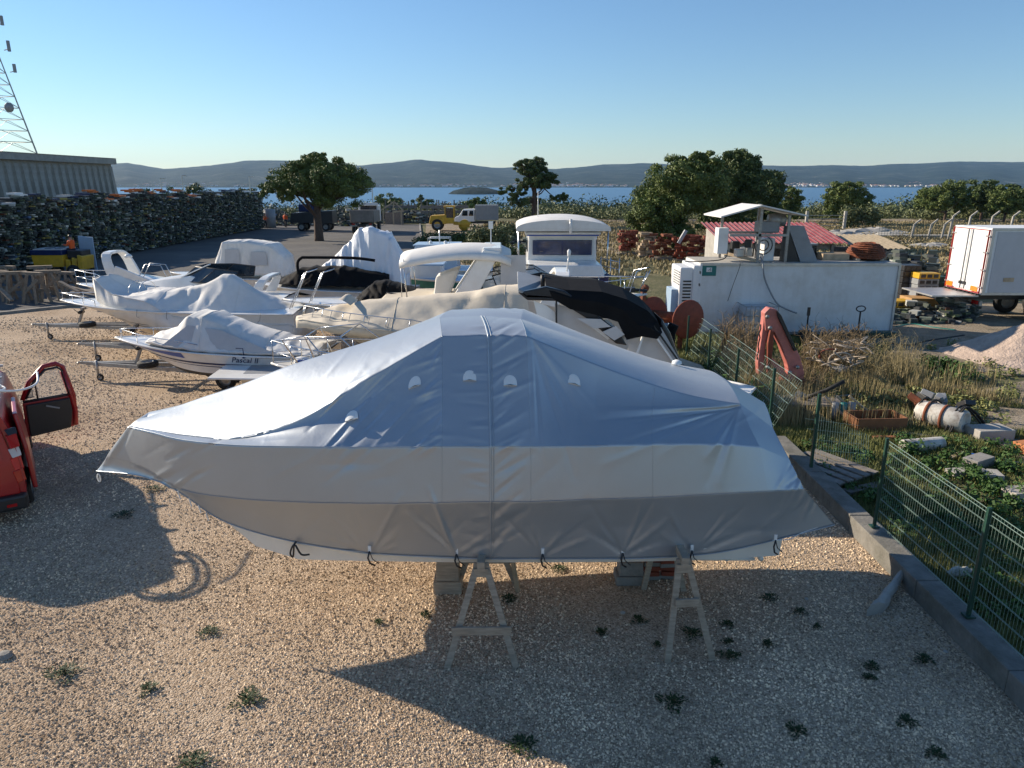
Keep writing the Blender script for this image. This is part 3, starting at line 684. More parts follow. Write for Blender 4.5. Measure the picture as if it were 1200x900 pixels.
# trestles
def trestle(label, feet, apex, bar_py, Yf, Yt, dy):
    L0, R0 = G(*feet[0]), G(*feet[1]); top = V(apex[0], apex[1], Yt)
    t = thing('trestle', label, 'trestle', ((L0.x+R0.x)/2, (L0.y+Yt)/2+dy/2, 0), 0, 'wooden trestles under the covered boat')
    for fl in (0, 1):
        off = Vector((0, 0, 0)) if fl == 0 else Vector((0, dy, 0))
        for f, sx in ((L0, -1), (R0, 1)):
            f2 = Vector((f.x, f.y if fl == 0 else 2*Yt-f.y, 0))+off
            mb = MB(); mb.bar(f2, top+off+Vector((sx*.045, 0, -.02)), .075, .045, up=(0, 1, 0)); mb.build('leg', M['wood'], t, world=True, bevel=.004)
        k = (bar_py[1]-apex[1])/(feet[0][1]-apex[1])
        a, b = L0.lerp(top, 1-k), R0.lerp(top, 1-k)
        if fl: a.y = 2*Yt-a.y+dy+.03; b.y = 2*Yt-b.y+dy+.03
        else: a.y -= .045; b.y -= .045
        ex = Vector(((b.x-a.x)*bar_py[2], 0, 0)); mb = MB(); mb.bar(a-ex, b+ex, .105, .03, up=(0, 1, 0)) ; mb.build('cross_board', M['wood'], t, world=True, bevel=.004)
        mb = MB(); mb.box(top+off+Vector((0, -.045 if fl == 0 else .045, -.12)), (.17, .03, .11)); mb.build('gusset', M['wood'], t, world=True, bevel=.004)
    mb = MB(); mb.bar(top+Vector((0, -.12, 0)), top+Vector((0, dy+.12, 0)), .09, .11); mb.build('top_beam', M['wood'], t, world=True, bevel=.006)
trestle('left weathered wooden trestle with a wide cross board, under the middle of the boat', ((524, 783), (605, 782)), (564, 658), (0, 737, .18), 7.15, 7.52, 1.1)
trestle('right weathered wooden trestle with paired leg planks, under the stern of the boat', ((782, 776), (835, 773)), (801, 653), (0, 704, .12), 7.2, 7.5, 1.1)
def block(label, px0, px1, py0, py1, Yd, m, name='keel_block', taper=.8, n=2):
    a, b = G(px0, py1), G(px1, py1); h = V(px0, py0, a.y).z
    t = thing(name, label, 'block', ((a.x+b.x)/2, a.y+Yd/2, 0))
    z = 0
    for k in range(n):
        hh = h/n*(.8 if k == 0 else 1.2) if n > 1 else h; w_ = (b.x-a.x)*(1 if k == 0 else .82)
        mb = MB(); mb.box((0, 0, z+hh/2), (w_, Yd*(1-.15*k), hh-.004), taper=1 if k == 0 else .94); mb.build('timber' if m is M['wood'] else 'block', m, t, bevel=.012); z += hh
block('stacked timber keel block under the boat, beside the left trestle', 508, 541, 661, 697, .34, M['wood'])
block('grey concrete keel block under the boat, left of the bricks', 722, 757, 661, 687, .3, M['conc'], n=2)
rb = thing('brick_stack', 'loose stack of red bricks under the stern of the boat', 'bricks', (1.9, 8.9, 0)); c0 = G(778, 686)
rb.location = (c0.x, c0.y+.2, 0)
for k in range(7):
    for s_ in (-1, 0):
        mb = MB(); mb.box((0, 0, 0), (.24, .115, .062), rz=random.uniform(-.12, .12)); o = mb.build('brick', M['rustred'] if k % 3 else M['conc'], rb, bevel=.006); o.location = (s_*.25+.1+random.uniform(-.02, .02), random.uniform(-.03, .03), .035+k*.066)
sp = thing('prop_post', 'slim pale post propping the far side of the hull', 'prop', G(607, 694)); a = G(607, 694); mb = MB(); mb.bar(a, V(600, 652, a.y+.05), .05, .05); mb.build('post', M['woodpale'], sp, world=True, bevel=.004)
# ------------------------------------------------------------------ boats in the yard
class Hull:
    def __init__(s, L, B, zk, zc, zs0, zs1, full=2.2, rake=.10):
        s.L, s.B, s.zk, s.zc, s.zs0, s.zs1, s.full, s.rake = L, B, zk, zc, zs0, zs1, full, rake
    def half(s, t): return s.B/2*(1-max(0, (t-.42)/.58)**s.full)*(.93+.07*min(1, t/.3))
    def sheer(s, t): return s.zs0+(s.zs1-s.zs0)*t**1.7
    def pt(s, t, v, sd=1):
        zs = s.sheer(t); zc = s.zc+(zs-s.zc)*.62*max(0, (t-.35)/.65)**2.6
        h = s.half(t); hc = h*(.86-.35*t**2.5)
        hh = hc+(h-hc)*(v**1.25); x = t*s.L*(1-s.rake*(1-v)*t**2)
        return Vector((x, sd*hh, zc+(zs-zc)*v))
    def keel(s, t):
        c = s.pt(t, 0); z = s.zk+(c.z-s.zk)*max(0, (t-.5)/.5)**2.2
        return Vector((c.x*(1-.03*t), 0, min(z, c.z)))
    def parts(s, o, top, bot, deck, n=22):
        ts = [i/n for i in range(n+1)]
        vv = [0, .2, .4, .6, .8, 1]
        mb = MB()
        for sd in (1, -1): mb.grid([[s.pt(t, v, sd) for v in vv] for t in ts])
        mb.grid([[s.pt(0, v, sd_) for v in vv] for sd_ in (-1, 1)])
        mb.build('hull', top, o, True)
        mb = MB()
        for sd in (1, -1): mb.grid([[s.pt(t, 0, sd), s.pt(t, 0, sd).lerp(s.keel(t), .5), s.keel(t)] for t in ts])
        mb.add([s.pt(0, 0, -1), s.keel(0), s.pt(0, 0, 1)], [(0, 1, 2)])
        mb.build('hull_bottom', bot, o, False)
        mb = MB(); rows = []
        for t in ts:
            a = s.pt(t, 1); h = a.y
            rows.append([Vector((a.x, h*q, a.z-.01+.07*(1-q*q)*min(1, h))) for q in (-1, -.6, 0, .6, 1)])
        mb.grid(rows); mb.build('deck', deck, o, True)
        for sd in (1, -1):
            mb = MB(); mb.tube([s.pt(t, 1, sd)+Vector((0, sd*.012, -.01)) for t in ts], .026, 6); mb.build('rub_rail', M['plasblack'] if top is M['blackp'] else M['gel'], o, True)
    def band(s, o, name, m, v0, v1, t0=0, t1=1, sides=(1, -1), taper=False, off=.006, n=20):
        mb = MB()
        for sd in sides:
            rows = []
            for i in range(n+1):
                t = t0+(t1-t0)*i/n; k = (i/n if taper == 1 else 1-i/n if taper == 2 else (sin(pi*i/n) if taper == 3 else 1)); vm = (v0+v1)/2
                a, b = vm+(v0-vm)*k, vm+(v1-vm)*k
                rows.append([s.pt(t, a, sd)+Vector((0, sd*off, 0)), s.pt(t, (a+b)/2, sd)+Vector((0, sd*off, 0)), s.pt(t, b, sd)+Vector((0, sd*off, 0))])
            mb.grid(rows)
        mb.build(name, m, o, True)
    def text(s, o, body, size, t, v, sd, m, shear=0, name='lettering'):
        p = s.pt(t, v, sd)+Vector((0, sd*.016, 0)); tn = (s.pt(t+.03, v, sd)-s.pt(t-.03, v, sd)).normalized(); up = (s.pt(t, min(1, v+.1), sd)-s.pt(t, v-.1, sd)).normalized()
        x = -tn if sd > 0 else tn; z = x.cross(up).normalized(); up = z.cross(x)
        Mx = Matrix(((x.x, up.x, z.x, p.x), (x.y, up.y, z.y, p.y), (x.z, up.z, z.z, p.z), (0, 0, 0, 1)))
        text_part(name, body, size, m, o, Mx, .003, shear=shear)
    def rail(s, o, t0, t1, h, inset=.06, n=6, r=.014, lower=True, sides=(1, -1), m=None, lean=.0):
        m = m or M['steel']
        for sd in sides:
            P = [s.pt(t0+(t1-t0)*i/n, 1, sd) for i in range(n+1)]
            P = [Vector((p.x, p.y-sd*min(inset, abs(p.y)), p.z)) for p in P]
            mb = MB(); mb.tube([P[0]]+[p+Vector((lean, 0, h*(.75 if i == 0 else 1))) for i, p in enumerate(P)], r, 6); mb.build('rail', m, o, True)
            if lower:
                mb = MB(); mb.tube([p+Vector((lean*.5, 0, h*.5)) for p in P], r*.6, 5); mb.build('rail_wire', m, o, True)
            for p in P[1:]:
                mb = MB(); mb.tube([p, p+Vector((lean, 0, h))], r*.85, 5); mb.build('stanchion', m, o, True)
def place(name, label, bow, zb, L, rz, cat='boat', group='boats laid up in the yard'):
    b = G(bow[0], bow[1], zb); d = Vector((cos(rz), sin(rz), 0)); r = b-d*L; r.z = 0
    return thing(name, label, cat, r, rz, group)
def loft(o, name, st, m, nseg=14, ends=True, skirt=None, flat=.0, wr=.012, seed=1, thick=True):
    """cloth over a boat: st = (x, half width, edge z, ridge z, ridge half width)"""
    r = random.Random(seed); xs_ = [q[0] for q in st]; rows = []
    n = 96; xx = np.linspace(xs_[0], xs_[-1], n)
    C_ = [np.interp(xx, xs_[::-1] if xs_[0] > xs_[-1] else xs_, [q[k] for q in (st[::-1] if xs_[0] > xs_[-1] else st)]) for k in range(1, 5)]
    fl = [(r.uniform(0, n), r.uniform(.0, 1), r.uniform(-2, 2), r.uniform(.8, 2.6), r.uniform(-wr, wr)*1.5) for _ in range(130)]
    def wv(i, q):
        return sum(a*math.exp(-abs((i-i0-s_*8*(q-q0))/w_)**1.5)*math.exp(-((q-q0)/.35)**2) for i0, q0, s_, w_, a in fl)
    for i in range(n):
        hw, ze, zr, rw = (C_[k][i] for k in range(4)); row = []
        prof = []
        if skirt: prof.append((hw*.97, ze-skirt, 0))
        K = nseg
        for k in range(K+1):
            q = k/K; y = hw+(rw-hw)*q; z = ze+(zr-ze)*(q**.92)-.05*sin(pi*q)*min(1, (zr-ze)); prof.append((y, z, q))
        if rw > .03: prof.append((0, zr+.02+.03*rw, 1))
        for sd in (1, -1):
            pr = prof if sd == 1 else prof[::-1][1 if rw > .03 else 0:]
            for y, z, q in pr:
                h = wv(i, q if sd == 1 else 1-q)
                row.append(Vector((xx[i]+(0), sd*(y+h*.7), z+h)))
        rows.append(row)
    mb = MB(); mb.grid(rows)
    if ends:
        mb.add(rows[0], [tuple(range(len(rows[0])))]); mb.add(rows[-1], [tuple(range(len(rows[-1])))])
    c = mb.build(name, m, o, True)
    if wr > 0:
        for idx in ((0, len(rows[0])-1) if not skirt else (1, len(rows[0])-2)):
            hb_ = MB(); hb_.tube([r_i[idx]+Vector((0, 0, .003)) for r_i in rows[::2]], .012, 4); hb_.build('hem', m, c, True)
        for f_ in (.3, .66):
            ri = rows[int(f_*(n-1))]; hb_ = MB(); hb_.tube([p_+Vector((0, (.004 if p_.y > 0 else -.004), .004)) for p_ in ri], .006, 4); hb_.build('seam', m, c, True)
    if thick: s_ = c.modifiers.new('thick', 'SOLIDIFY'); s_.thickness = .006
    return c
def windshield(o, x0, x1, w0, w1, z0, z1, fm, gm, rakex=.5):
    """wrap screen: front at x1 leaning back to x0 side ends"""
    bot = [Vector((x0, w0, z0)), Vector(((x0+x1)/2+.2, w0*.96, z0)), Vector((x1, w1*.5, z0+.03)), Vector((x1, -w1*.5, z0+.03)), Vector(((x0+x1)/2+.2, -w0*.96, z0)), Vector((x0, -w0, z0))]
    top = [b+Vector((-rakex*(.2 if i in (0, 5) else 1), -.12*(1 if b.y > 0 else -1), (z1-z0)*(.8 if i in (0, 5) else 1))) for i, b in enumerate(bot)]
    for i in range(5):
        mb = MB(); mb.add([bot[i], bot[i+1], top[i+1], top[i]], [(0, 1, 2, 3)]); p = mb.build('pane', gm, o, False); sm = p.modifiers.new('t', 'SOLIDIFY'); sm.thickness = .006
    mb = MB(); mb.tube(bot, .018, 6); mb.tube(top, .022, 6)
    for a, b in zip(bot, top): mb.tube([a, b], .018, 6)
    mb.build('windscreen_frame', fm, o, True)
def arch(o, x, w, z0, h, rake, d, m, th=.1, name='radar_arch'):
    pts = []
    for k in range(13):
        a = pi*k/12; y = w*(cos(a) if abs(cos(a)) < .9 else (1 if cos(a) > 0 else -1)*(.9+.1)); zz = h*(sin(a)**.45 if sin(a) > 0 else 0)
        y = w*math.copysign(abs(cos(a))**.5, cos(a)) if abs(cos(a)) > 1e-6 else 0
        pts.append((y, zz))
    rows = []
    for y, zz in pts:
        f = zz/h; xc = x+rake*f; dd = d*(1-.35*f); nz = Vector((0, y/w*.7, f*.9)).normalized()*th
        c = Vector((xc, y, z0+zz)); rows.append([c+Vector((-dd/2, 0, 0)), c+Vector((-dd/2, 0, 0))-nz, c+Vector((dd/2, 0, 0))-nz, c+Vector((dd/2, 0, 0))])
    mb = MB(); mb.grid(rows, closed=True); mb.build(name, m, o, False, bevel=.015)
def bimini(o, x0, x1, w, z, m, fm, zb, sag=.12, drop=.12, nb=3, name='bimini'):
    rows = []
    for i in range(13):
        q = i/12; x = x0+(x1-x0)*q; e = abs(sin(pi*q*nb/1.0)) if False else 0
        zz = z-sag*(2*q-1)**2
        rows.append([Vector((x, w*1.0, zz-drop-.10)), Vector((x, w*.97, zz-.04-.02)), Vector((x, w*.6, zz+.03)), Vector((x, 0, zz+.06)), Vector((x, -w*.6, zz+.03)), Vector((x, -w*.97, zz-.06)), Vector((x, -w, zz-drop-.10))])
    mb = MB(); mb.grid(rows); c = mb.build(name, m, o, True); s_ = c.modifiers.new('t', 'SOLIDIFY'); s_.thickness = .02
    for q in (0.02, .5, .98):
        x = x0+(x1-x0)*q; xb = (x0+x1)/2+(x-(x0+x1)/2)*.3
        mb = MB(); mb.tube([(xb, w, zb), (x, w*.98, z-sag*(2*q-1)**2-.06), (x, w*.6, z-sag*(2*q-1)**2+.015), (x, -w*.6, z-sag*(2*q-1)**2+.015), (x, -w*.98, z-sag*(2*q-1)**2-.06), (xb, -w, zb)], .014, 6); mb.build('bow_frame', fm, o, True)
def outboard(name, label, loc, rz, m, tilt=0, group=None, s=1.0, parent=None):
    o = thing(name, label, 'outboard motor', loc, rz, group) if parent is None else parent
    R = Matrix.Translation(Vector(loc) if parent is not None else Vector((0, 0, 0))) @ Matrix.Rotation(tilt, 4, 'Y') @ Matrix.Scale(s, 4)
    mb = MB(); mb.grid([[Vector((-.28+.56*i/8, 0, 0))+Vector((0, .17*cos(a)*(1-.3*abs(i/4-1)**3), .12+.25*(sin(a) if sin(a) > 0 else .5*sin(a))*(1-.5*abs(i/4-1)**3))) for a in [2*pi*k/14 for k in range(14)]] for i in range(9)], closed=True)
    mb.add([Vector((-.28, 0, .1))], []); mb.xf(R); mb.build('cowl', m, o, True)
    mb = MB(); mb.box((0, 0, -.3), (.2, .12, .6), taper=1.3); mb.box((-.02, 0, -.72), (.16, .05, .3)); mb.tube([(-.28, 0, -.78), (.16, 0, -.78)], [.035, .05], 8); mb.box((-.05, 0, -.55), (.34, .2, .02)); mb.xf(R); mb.build('lower_leg', M['plasblack'], o)
    mb = MB()
    for k in range(3): a = 2*pi*k/3; mb.box((-.3, .07*cos(a), -.78+.07*sin(a)), (.02, .07, .12), rot=(a+.4, 0, 0))
    mb.xf(R); mb.build('propeller', M['alu'], o)
    mb = MB(); mb.box((.2, 0, -.1), (.14, .22, .34)); mb.xf(R); mb.build('bracket', M['plasblack'], o)
    return o
def wheel(o, c, r, w, axis='Y', name='wheel', tm=None, rm=None):
    h = w/2; mb = MB(); mb.lathe([(r*.58, -h), (r*.9, -h), (r, -h*.6), (r, h*.6), (r*.9, h), (r*.58, h)], 20, (0, 0, 0), axis); wh = mb.build(name, tm or M['rubber'], o, True); wh.location = c
    mb = MB(); mb.lathe([(.001, h*.3), (r*.2, h*.5), (r*.3, h*.2), (r*.5, h*.25), (r*.6, h*.95)], 16, (0, 0, 0), axis); mb.lathe([(.001, -h*.3), (r*.2, -h*.5), (r*.3, -h*.2), (r*.5, -h*.25), (r*.6, -h*.95)], 16, (0, 0, 0), axis); mb.build('rim', rm or M['galv'], wh, True)
    return wh
def trailer(label, coup_px, L, rz, post=True, spare=True, bh=.5, group='boat trailers in the yard'):
    c = G(coup_px[0], coup_px[1], bh); d = Vector((cos(rz), sin(rz), 0)); r = c-d*L; r.z = 0
    t = thing('boat_trailer', label, 'trailer', r, rz, group)
    mb = MB(); mb.bar((.2, -.55, bh), (L*.62, -.5, bh), .06, .1); mb.bar((.2, .55, bh), (L*.62, .5, bh), .06, .1); mb.bar((L*.62, -.5, bh), (L-.3, -.02, bh), .06, .1); mb.bar((L*.62, .5, bh), (L-.3, .02, bh), .06, .1)
    for x in (.3, L*.3, L*.6): mb.bar((x, -.55, bh-.05), (x, .55, bh-.05), .08, .06)
    mb.bar((L*.55, 0, bh), (L-.1, 0, bh+.01), .09, .1)
    mb.build('frame', M['galv'], t)
    mb = MB(); mb.bar((L-.12, 0, bh+.02), (L+.12, 0, bh+.03), .08, .07); mb.tube([(L+.05, 0, bh+.05), (L-.02, 0, bh+.14), (L-.14, 0, bh+.16)], .014, 5); mb.lathe([(.05, -.02), (.06, .02), (.03, .05)], 10, (L+.13, 0, bh+.01)); mb.build('coupling', M['galv'], t)
    mb = MB(); mb.tube([(L-.45, .1, bh+.12), (L-.45, .1, .16)], .035, 8); mb.bar((L-.45, .1, .2), (L-.48, .1, .1), .05, .08); j = mb.build('jockey_leg', M['galv'], t, True)
    wheel(j, (L-.5, .1, .1), .1, .06)
    if post:
        x = L-1.55; mb = MB(); mb.bar((x, 0, bh), (x-.28, 0, bh+.62), .07, .08, up=(0, 1, 0)); mb.bar((x-.28, -.12, bh+.62), (x-.28, .12, bh+.62), .08, .08); mb.build('winch_post', M['galv'], t)
        mb = MB(); mb.tube([(x-.2, .16, bh+.5), (x-.2, -.1, bh+.5)], .06, 10); mb.tube([(x-.2, .18, bh+.5), (x-.05, .2, bh+.62)], .012, 5); mb.build('winch', M['plasblack'], t, True)
    if spare: wheel(t, (L-2.15, .42, bh+.12), .28, .16, 'Z', 'spare_wheel')
    for x in (L*.22, L*.34):
        for sd in (-1, 1):
            wheel(t, (x, sd*.85, .29), .29, .17)
            mb = MB(); mb.grid([[Vector((x+.36*cos(a), sd*(.85+e), .29+.36*sin(a))) for a in [pi*k/8 for k in range(9)]] for e in (-.11, .11)]); f = mb.build('mudguard', M['galv'], t, True)
    for x in (.5, L*.4, L*.55):
        for sd in (-1, 1):
            mb = MB(); mb.bar((x, sd*.4, bh), (x, sd*.5, bh+.2), .04, .04); mb.cyl((x-.1, sd*.48, bh+.22), (x+.1, sd*.48, bh+.22), .05, 8); mb.build('roller', M['plasblack'], t)
    return t

PI = pi
# 1 small blue and white cuddy boat with cover, lettering on the side
h = Hull(5.9, 2.1, .42, .72, 1.22, 1.50, 2.4, .16); rzA = PI-radians(2.5)
b = place('covered_cuddy_boat', 'small white motor boat with dark blue side stripes and a white cover over its cockpit', (135, 394), 1.52, 5.9, rzA)
h.parts(b, M['gel'], M['anti'], M['gel'])
h.band(b, 'blue_flash', M['blue'], .66, .95, .62, .93, taper=2); h.band(b, 'blue_stripe', M['navy'], .44, .53, 0, .95); h.band(b, 'blue_stripe', M['navy'], .30, .40, 0, .9, taper=2)
for sd in (1, -1):
    mb = MB(); n = 28; rows = []
    for i in range(n+1):
        a = 2*pi*i/n; rows.append([h.pt(.27+.085*cos(a)*k, .36+.17*sin(a)*k, sd)+Vector((0, sd*.011, 0)) for k in (1.0, .52)])
    mb.grid(rows); mb.build('hull_emblem', M['navy'], b)
    mb = MB(); rows = [[h.pt(.27-.01+t_*.2, .36+.10*s_*(1-t_), sd)+Vector((0, sd*.012, 0)) for s_ in (-1, 0, 1)] for t_ in [i/10 for i in range(11)]]; mb.grid(rows); mb.build('hull_emblem', M['navy'], b)
h.text(b, 'Pascal II', .22, .335, .76, 1, M['navy'], shear=.35)
h.rail(b, .52, .97, .24, .1, 4, .012, lower=False)
loft(b, 'boat_cover', [(.1, .92, 1.28, 1.34, .5), (1.1, 1.0, 1.30, 1.50, .45), (2.2, 1.02, 1.34, 1.80, .5), (3.1, 1.0, 1.38, 2.16, .6), (3.55, .95, 1.42, 2.18, .55), (4.1, .86, 1.46, 1.80, .2), (4.75, .6, 1.52, 1.58, .05)], M['canvas'], skirt=.05, wr=.02, seed=3)
for sd in (1, -1):
    mb = MB(); mb.add([Vector((x, sd*(y+.025), z)) for x, y, z in ((1.1, 1.0, 1.32), (4.15, .86, 1.48), (3.5, .66, 1.98), (2.6, .72, 1.86))], [(0, 1, 2, 3)]); mb.build('side_panel', M['canvasgrey'], b)
mb = MB(); mb.tube([h.pt(.33, 1, 1)+Vector((0, 0, .0)), h.pt(.33, 1, 1)+Vector((0, .03, .2)), h.pt(.36, 1, 1)+Vector((0, .03, .2))], .012, 5); mb.lathe([(.04, 0), (.05, .02), (.03, .04)], 10, h.pt(.33, .9, 1)+Vector((0, .03, 0))); mb.build('cleat', M['navy'], b, True)
trailer('galvanised trailer nearest the open van door, under the small blue striped boat', (98, 426), 6.9, rzA, bh=.48)
# 2 white boat with registration, big white cover standing over the bow
h = Hull(8.1, 2.7, .55, .95, 1.55, 1.80, 2.6, .2); rzB = PI-radians(1.0)
b = place('covered_cabin_boat', 'long white boat with registration on the bow and a tall white cover', (71, 351), 1.80, 8.1, rzB)
h.parts(b, M['gel'], M['cream'], M['gel'])
h.text(b, '75039-M', .24, .955, .80, 1, M['navy'])
h.band(b, 'bow_mark', M['blackp'], .72, .84, .986, .996, sides=(1,))
for k in range(4): h.band(b, 'pinstripe', M['blackp'], .42-.11*k, .455-.11*k, .62-.02*k, .90-.025*k, taper=3)
h.rail(b, .80, .99, .22, .1, 3, .014, lower=False)
loft(b, 'boat_cover', [(.0, 1.2, 1.2, 1.50, .5), (.8, 1.25, 1.2, 1.75, .3), (1.7, 1.3, 1.3, 2.20, .22), (2.3, 1.3, 1.32, 2.62, .18), (2.55, 1.3, 1.35, 2.64, .15), (3.1, 1.32, 1.4, 2.36, .3), (3.7, 1.33, 1.45, 2.20, .35), (4.6, 1.3, 1.95, 2.12, .5), (5.2, 1.2, 2.05, 2.02, .6), (5.7, 1.05, 2.12, 1.98, .7), (6.1, .85, 2.30, 2.1, .65), (6.42, .62, 2.50, 2.34, .5), (6.62, .5, 2.62, 2.56, .42)], M['canvas'], skirt=.75, wr=.02, seed=5)
mb = MB(); 
for x in (5.15, 5.5): mb.tube([Vector((x, .45*cos(a)*1.2, 2.1+.32*sin(a))) for a in [pi*k/10 for k in range(11)]], .012, 5)
mb.build('hoop', M['steel'], b, True)
trailer('rear galvanised trailer under the long white boat at the timber trestles', (43, 381), 9.0, rzB, spare=True, bh=.5)
trailer('galvanised trailer between the two covered boats, its coupling resting by the middle bow', (97, 404), 6.6, PI-radians(1.5), spare=False, bh=.5)
for t_ in (.12, .24, .36, .48, .6):
    p = h.pt(t_, 1, 1); mb = MB(); mb.tube([p+Vector((0, .04, .05)), p+Vector((.04, .05, -.18)), h.pt(t_+.02, .55, 1)+Vector((0, .04, 0))], .008, 4); mb.build('lashing', M['greypaint'], b, True)
# 3 white cuddy with dark screen
h = Hull(6.9, 2.4, .5, .9, 1.55, 1.80, 2.4, .18)
b = place('cuddy_cruiser', 'white sports cruiser with a black hull window and low raked windscreen behind the covered boats', (117, 337), 1.85, 6.9, PI)
h.parts(b, M['gel'], M['anti'], M['gel'])
h.band(b, 'hull_window', M['glass'], .48, .84, .52, .74, taper=3); h.text(b, "Ocean's", .26, .305, .60, 1, M['navy'], shear=.3)
loft(b, 'foredeck', [(2.0, 1.0, 1.72, 2.1, .8), (3.2, 1.0, 1.72, 2.36, .75), (4.3, .85, 1.75, 2.22, .5), (6.2, .3, 1.82, 1.88, .1)], M['gel'], wr=0, thick=False)
windshield(b, 1.6, 3.7, 1.0, 1.2, 2.15, 2.62, M['plasblack'], M['glass'], .6)
mb = MB(); mb.bar((3.6, .55, 2.30), (2.6, .5, 2.74), .28, .04); mb.build('hatch_lid', M['gel'], b, bevel=.01)
mb = MB(); mb.lathe([(.10, 0), (.10, .02), (.06, .03)], 14, (2.55, 1.2, 1.5), 'Y'); mb.build('round_emblem', M['navy'], b, True)
arch(b, 1.0, 1.0, 1.6, .75, -.4, .4, M['gel'])
# 4 white boat with arch and bow rails
h = Hull(6.0, 2.2, .5, .85, 1.4, 1.65, 2.4, .15)
b = place('arch_boat', 'white boat with a white roll bar arch and tall bow rail beside the loader', (90, 331), 1.68, 6.0, PI)
h.parts(b, M['gel'], M['navy'], M['gel'])
h.rail(b, .72, 1.0, .52, .08, 3, .018)
loft(b, 'foredeck', [(2.4, .95, 1.5, 1.75, .7), (3.8, .85, 1.55, 2.0, .5), (5.2, .4, 1.62, 1.72, .1)], M['gel'], wr=0, thick=False)
arch(b, 3.9, .85, 1.6, 1.35, .45, .5, M['gel']); mb = MB(); mb.lathe([(.1, -.06), (.16, 0), (.1, .08), (.01, .1)], 12, (3.6, .35, 2.74)); mb.build('radar_dome', M['gel'], b, True)
mb = MB()
for y in (.9, .5): mb.tube([(3.2, y, 1.7), (2.7, y, 2.5), (2.1, y, 2.45), (1.8, y, 1.7)], .016, 6)
mb.build('cockpit_rail', M['steel'], b, True)
mb = MB(); mb.bar((3.9, .9, 2.3), (2.5, .9, 1.7), .1, .3); mb.build('arch_brace', M['gel'], b, bevel=.02)
# 5 boat with camper canopy
h = Hull(5.8, 2.2, .5, .85, 1.35, 1.60, 2.4, .15)
b = place('canopy_boat', 'white cabin boat under a cream camper canopy with clear windows beside the road', (199, 318), 1.62, 5.8, PI)
h.parts(b, M['gel'], M['navy'], M['gel'])
windshield(b, 2.0, 3.9, .95, 1.1, 1.65, 2.15, M['plasblack'], M['glass'], .7)
loft(b, 'canopy', [(.3, .98, 1.5, 2.3, .7), (.9, 1.0, 1.55, 2.86, .8), (2.0, 1.0, 1.6, 3.02, .85), (2.95, 1.0, 1.75, 3.0, .8), (3.35, .95, 1.95, 2.2, .7)], M['canvas'], wr=.012, seed=9)
for x0, x1, z0, z1 in ((2.15, 2.85, 2.0, 2.7), (.95, 1.7, 2.0, 2.6)):
    mb = MB(); mb.add([Vector((x0, 1.01, z0)), Vector((x1, 1.01, z0)), Vector((x1-.05, .93, z1)), Vector((x0+.05, .93, z1))], [(0, 1, 2, 3)]); mb.build('window', M['canvasgrey'], b)
# 6 black and white bowrider
h = Hull(6.3, 2.3, .5, .85, 1.5, 1.75, 2.6, .15)
b = place('black_hulled_boat', 'white and black sports boat with a black cover and folded black bimini hoop', (300, 332), 1.72, 6.3, PI)
h.parts(b, M['gel'], M['blackp'], M['gel'])
h.band(b, 'black_topside', M['blackp'], 0, .45, 0, .86); h.band(b, 'hull_window', M['glass'], .62, .80, .62, .82, taper=3); h.text(b, 'SEA', .2, .70, .22, 1, M['steel'])
loft(b, 'cockpit_cover', [(1.0, 1.0, 1.7, 2.1, .6), (2.8, 1.05, 1.75, 2.35, .7), (4.4, .95, 1.78, 2.32, .5), (5.35, .7, 1.8, 1.86, .2)], M['canvasblack'], wr=.02, seed=11)
mb = MB(); mb.tube(cr([(4.3, 1.0, 2.2), (4.3, 1.0, 2.62), (4.15, .98, 2.80), (3.9, .95, 2.82), (2.2, .95, 2.80), (1.4, .9, 2.7)], 4), .055, 8); mb.build('bimini_boot', M['canvasblack'], b, True)
# 7 tarped boat
h = Hull(4.0, 2.3, .5, .85, 1.4, 1.6, 2.2, .12)
b = place('tarped_boat', 'tall boat shrouded in a crumpled bluish white tarpaulin at the middle of the yard', (366, 337), 1.45, 4.0, PI)
h.parts(b, M['gel'], M['navy'], M['gel'])
M['tarp'] = mat('crumpled_white_tarp', (.70, .72, .76), .5, var=.04, bump=.05, bscale=1.6)
loft(b, 'tarpaulin', [(.1, .9, 1.3, 2.0, .6), (.25, 1.1, 1.2, 2.6, .75), (.8, 1.15, 1.1, 3.62, .6), (1.5, 1.15, 1.1, 3.80, .5), (1.9, 1.12, 1.15, 3.84, .3), (2.25, 1.1, 1.2, 3.45, .2), (2.7, 1.05, 1.2, 2.95, .15), (3.3, .95, 1.2, 2.45, .15), (3.85, .75, 1.25, 2.1, .2), (4.0, .45, 1.2, 1.75, .2)], M['tarp'], skirt=.35, wr=.045, seed=13, nseg=18)
# 8 white boat with yellow boot stripe and black covered hatch
h = Hull(7.6, 2.5, .5, .9, 1.6, 1.85, 2.4, .15)
b = place('yellow_striped_boat', 'white boat with a yellow waterline stripe and a humped black cockpit cover', (332, 350), 1.85, 7.6, PI)
h.parts(b, M['gel'], M['antib'], M['gel']); h.band(b, 'yellow_stripe', M['yellow'], .22, .5, .05, .72)
loft(b, 'cockpit_cover', [(1.9, 1.1, 1.75, 1.85, .8), (3.0, 1.1, 1.8, 2.05, .7), (4.2, 1.0, 1.85, 2.42, .5), (4.55, .95, 1.85, 2.4, .45), (5.0, .8, 1.86, 2.05, .3), (5.15, .6, 1.85, 1.92, .2)], M['canvasblack'], wr=.02, seed=15)
mb = MB(); mb.tube([(4.15, 1.02, 1.9), (4.0, 1.02, 2.2), (3.4, 1.02, 2.1)], .02, 6); mb.build('seam', M['plasblack'], b, True)
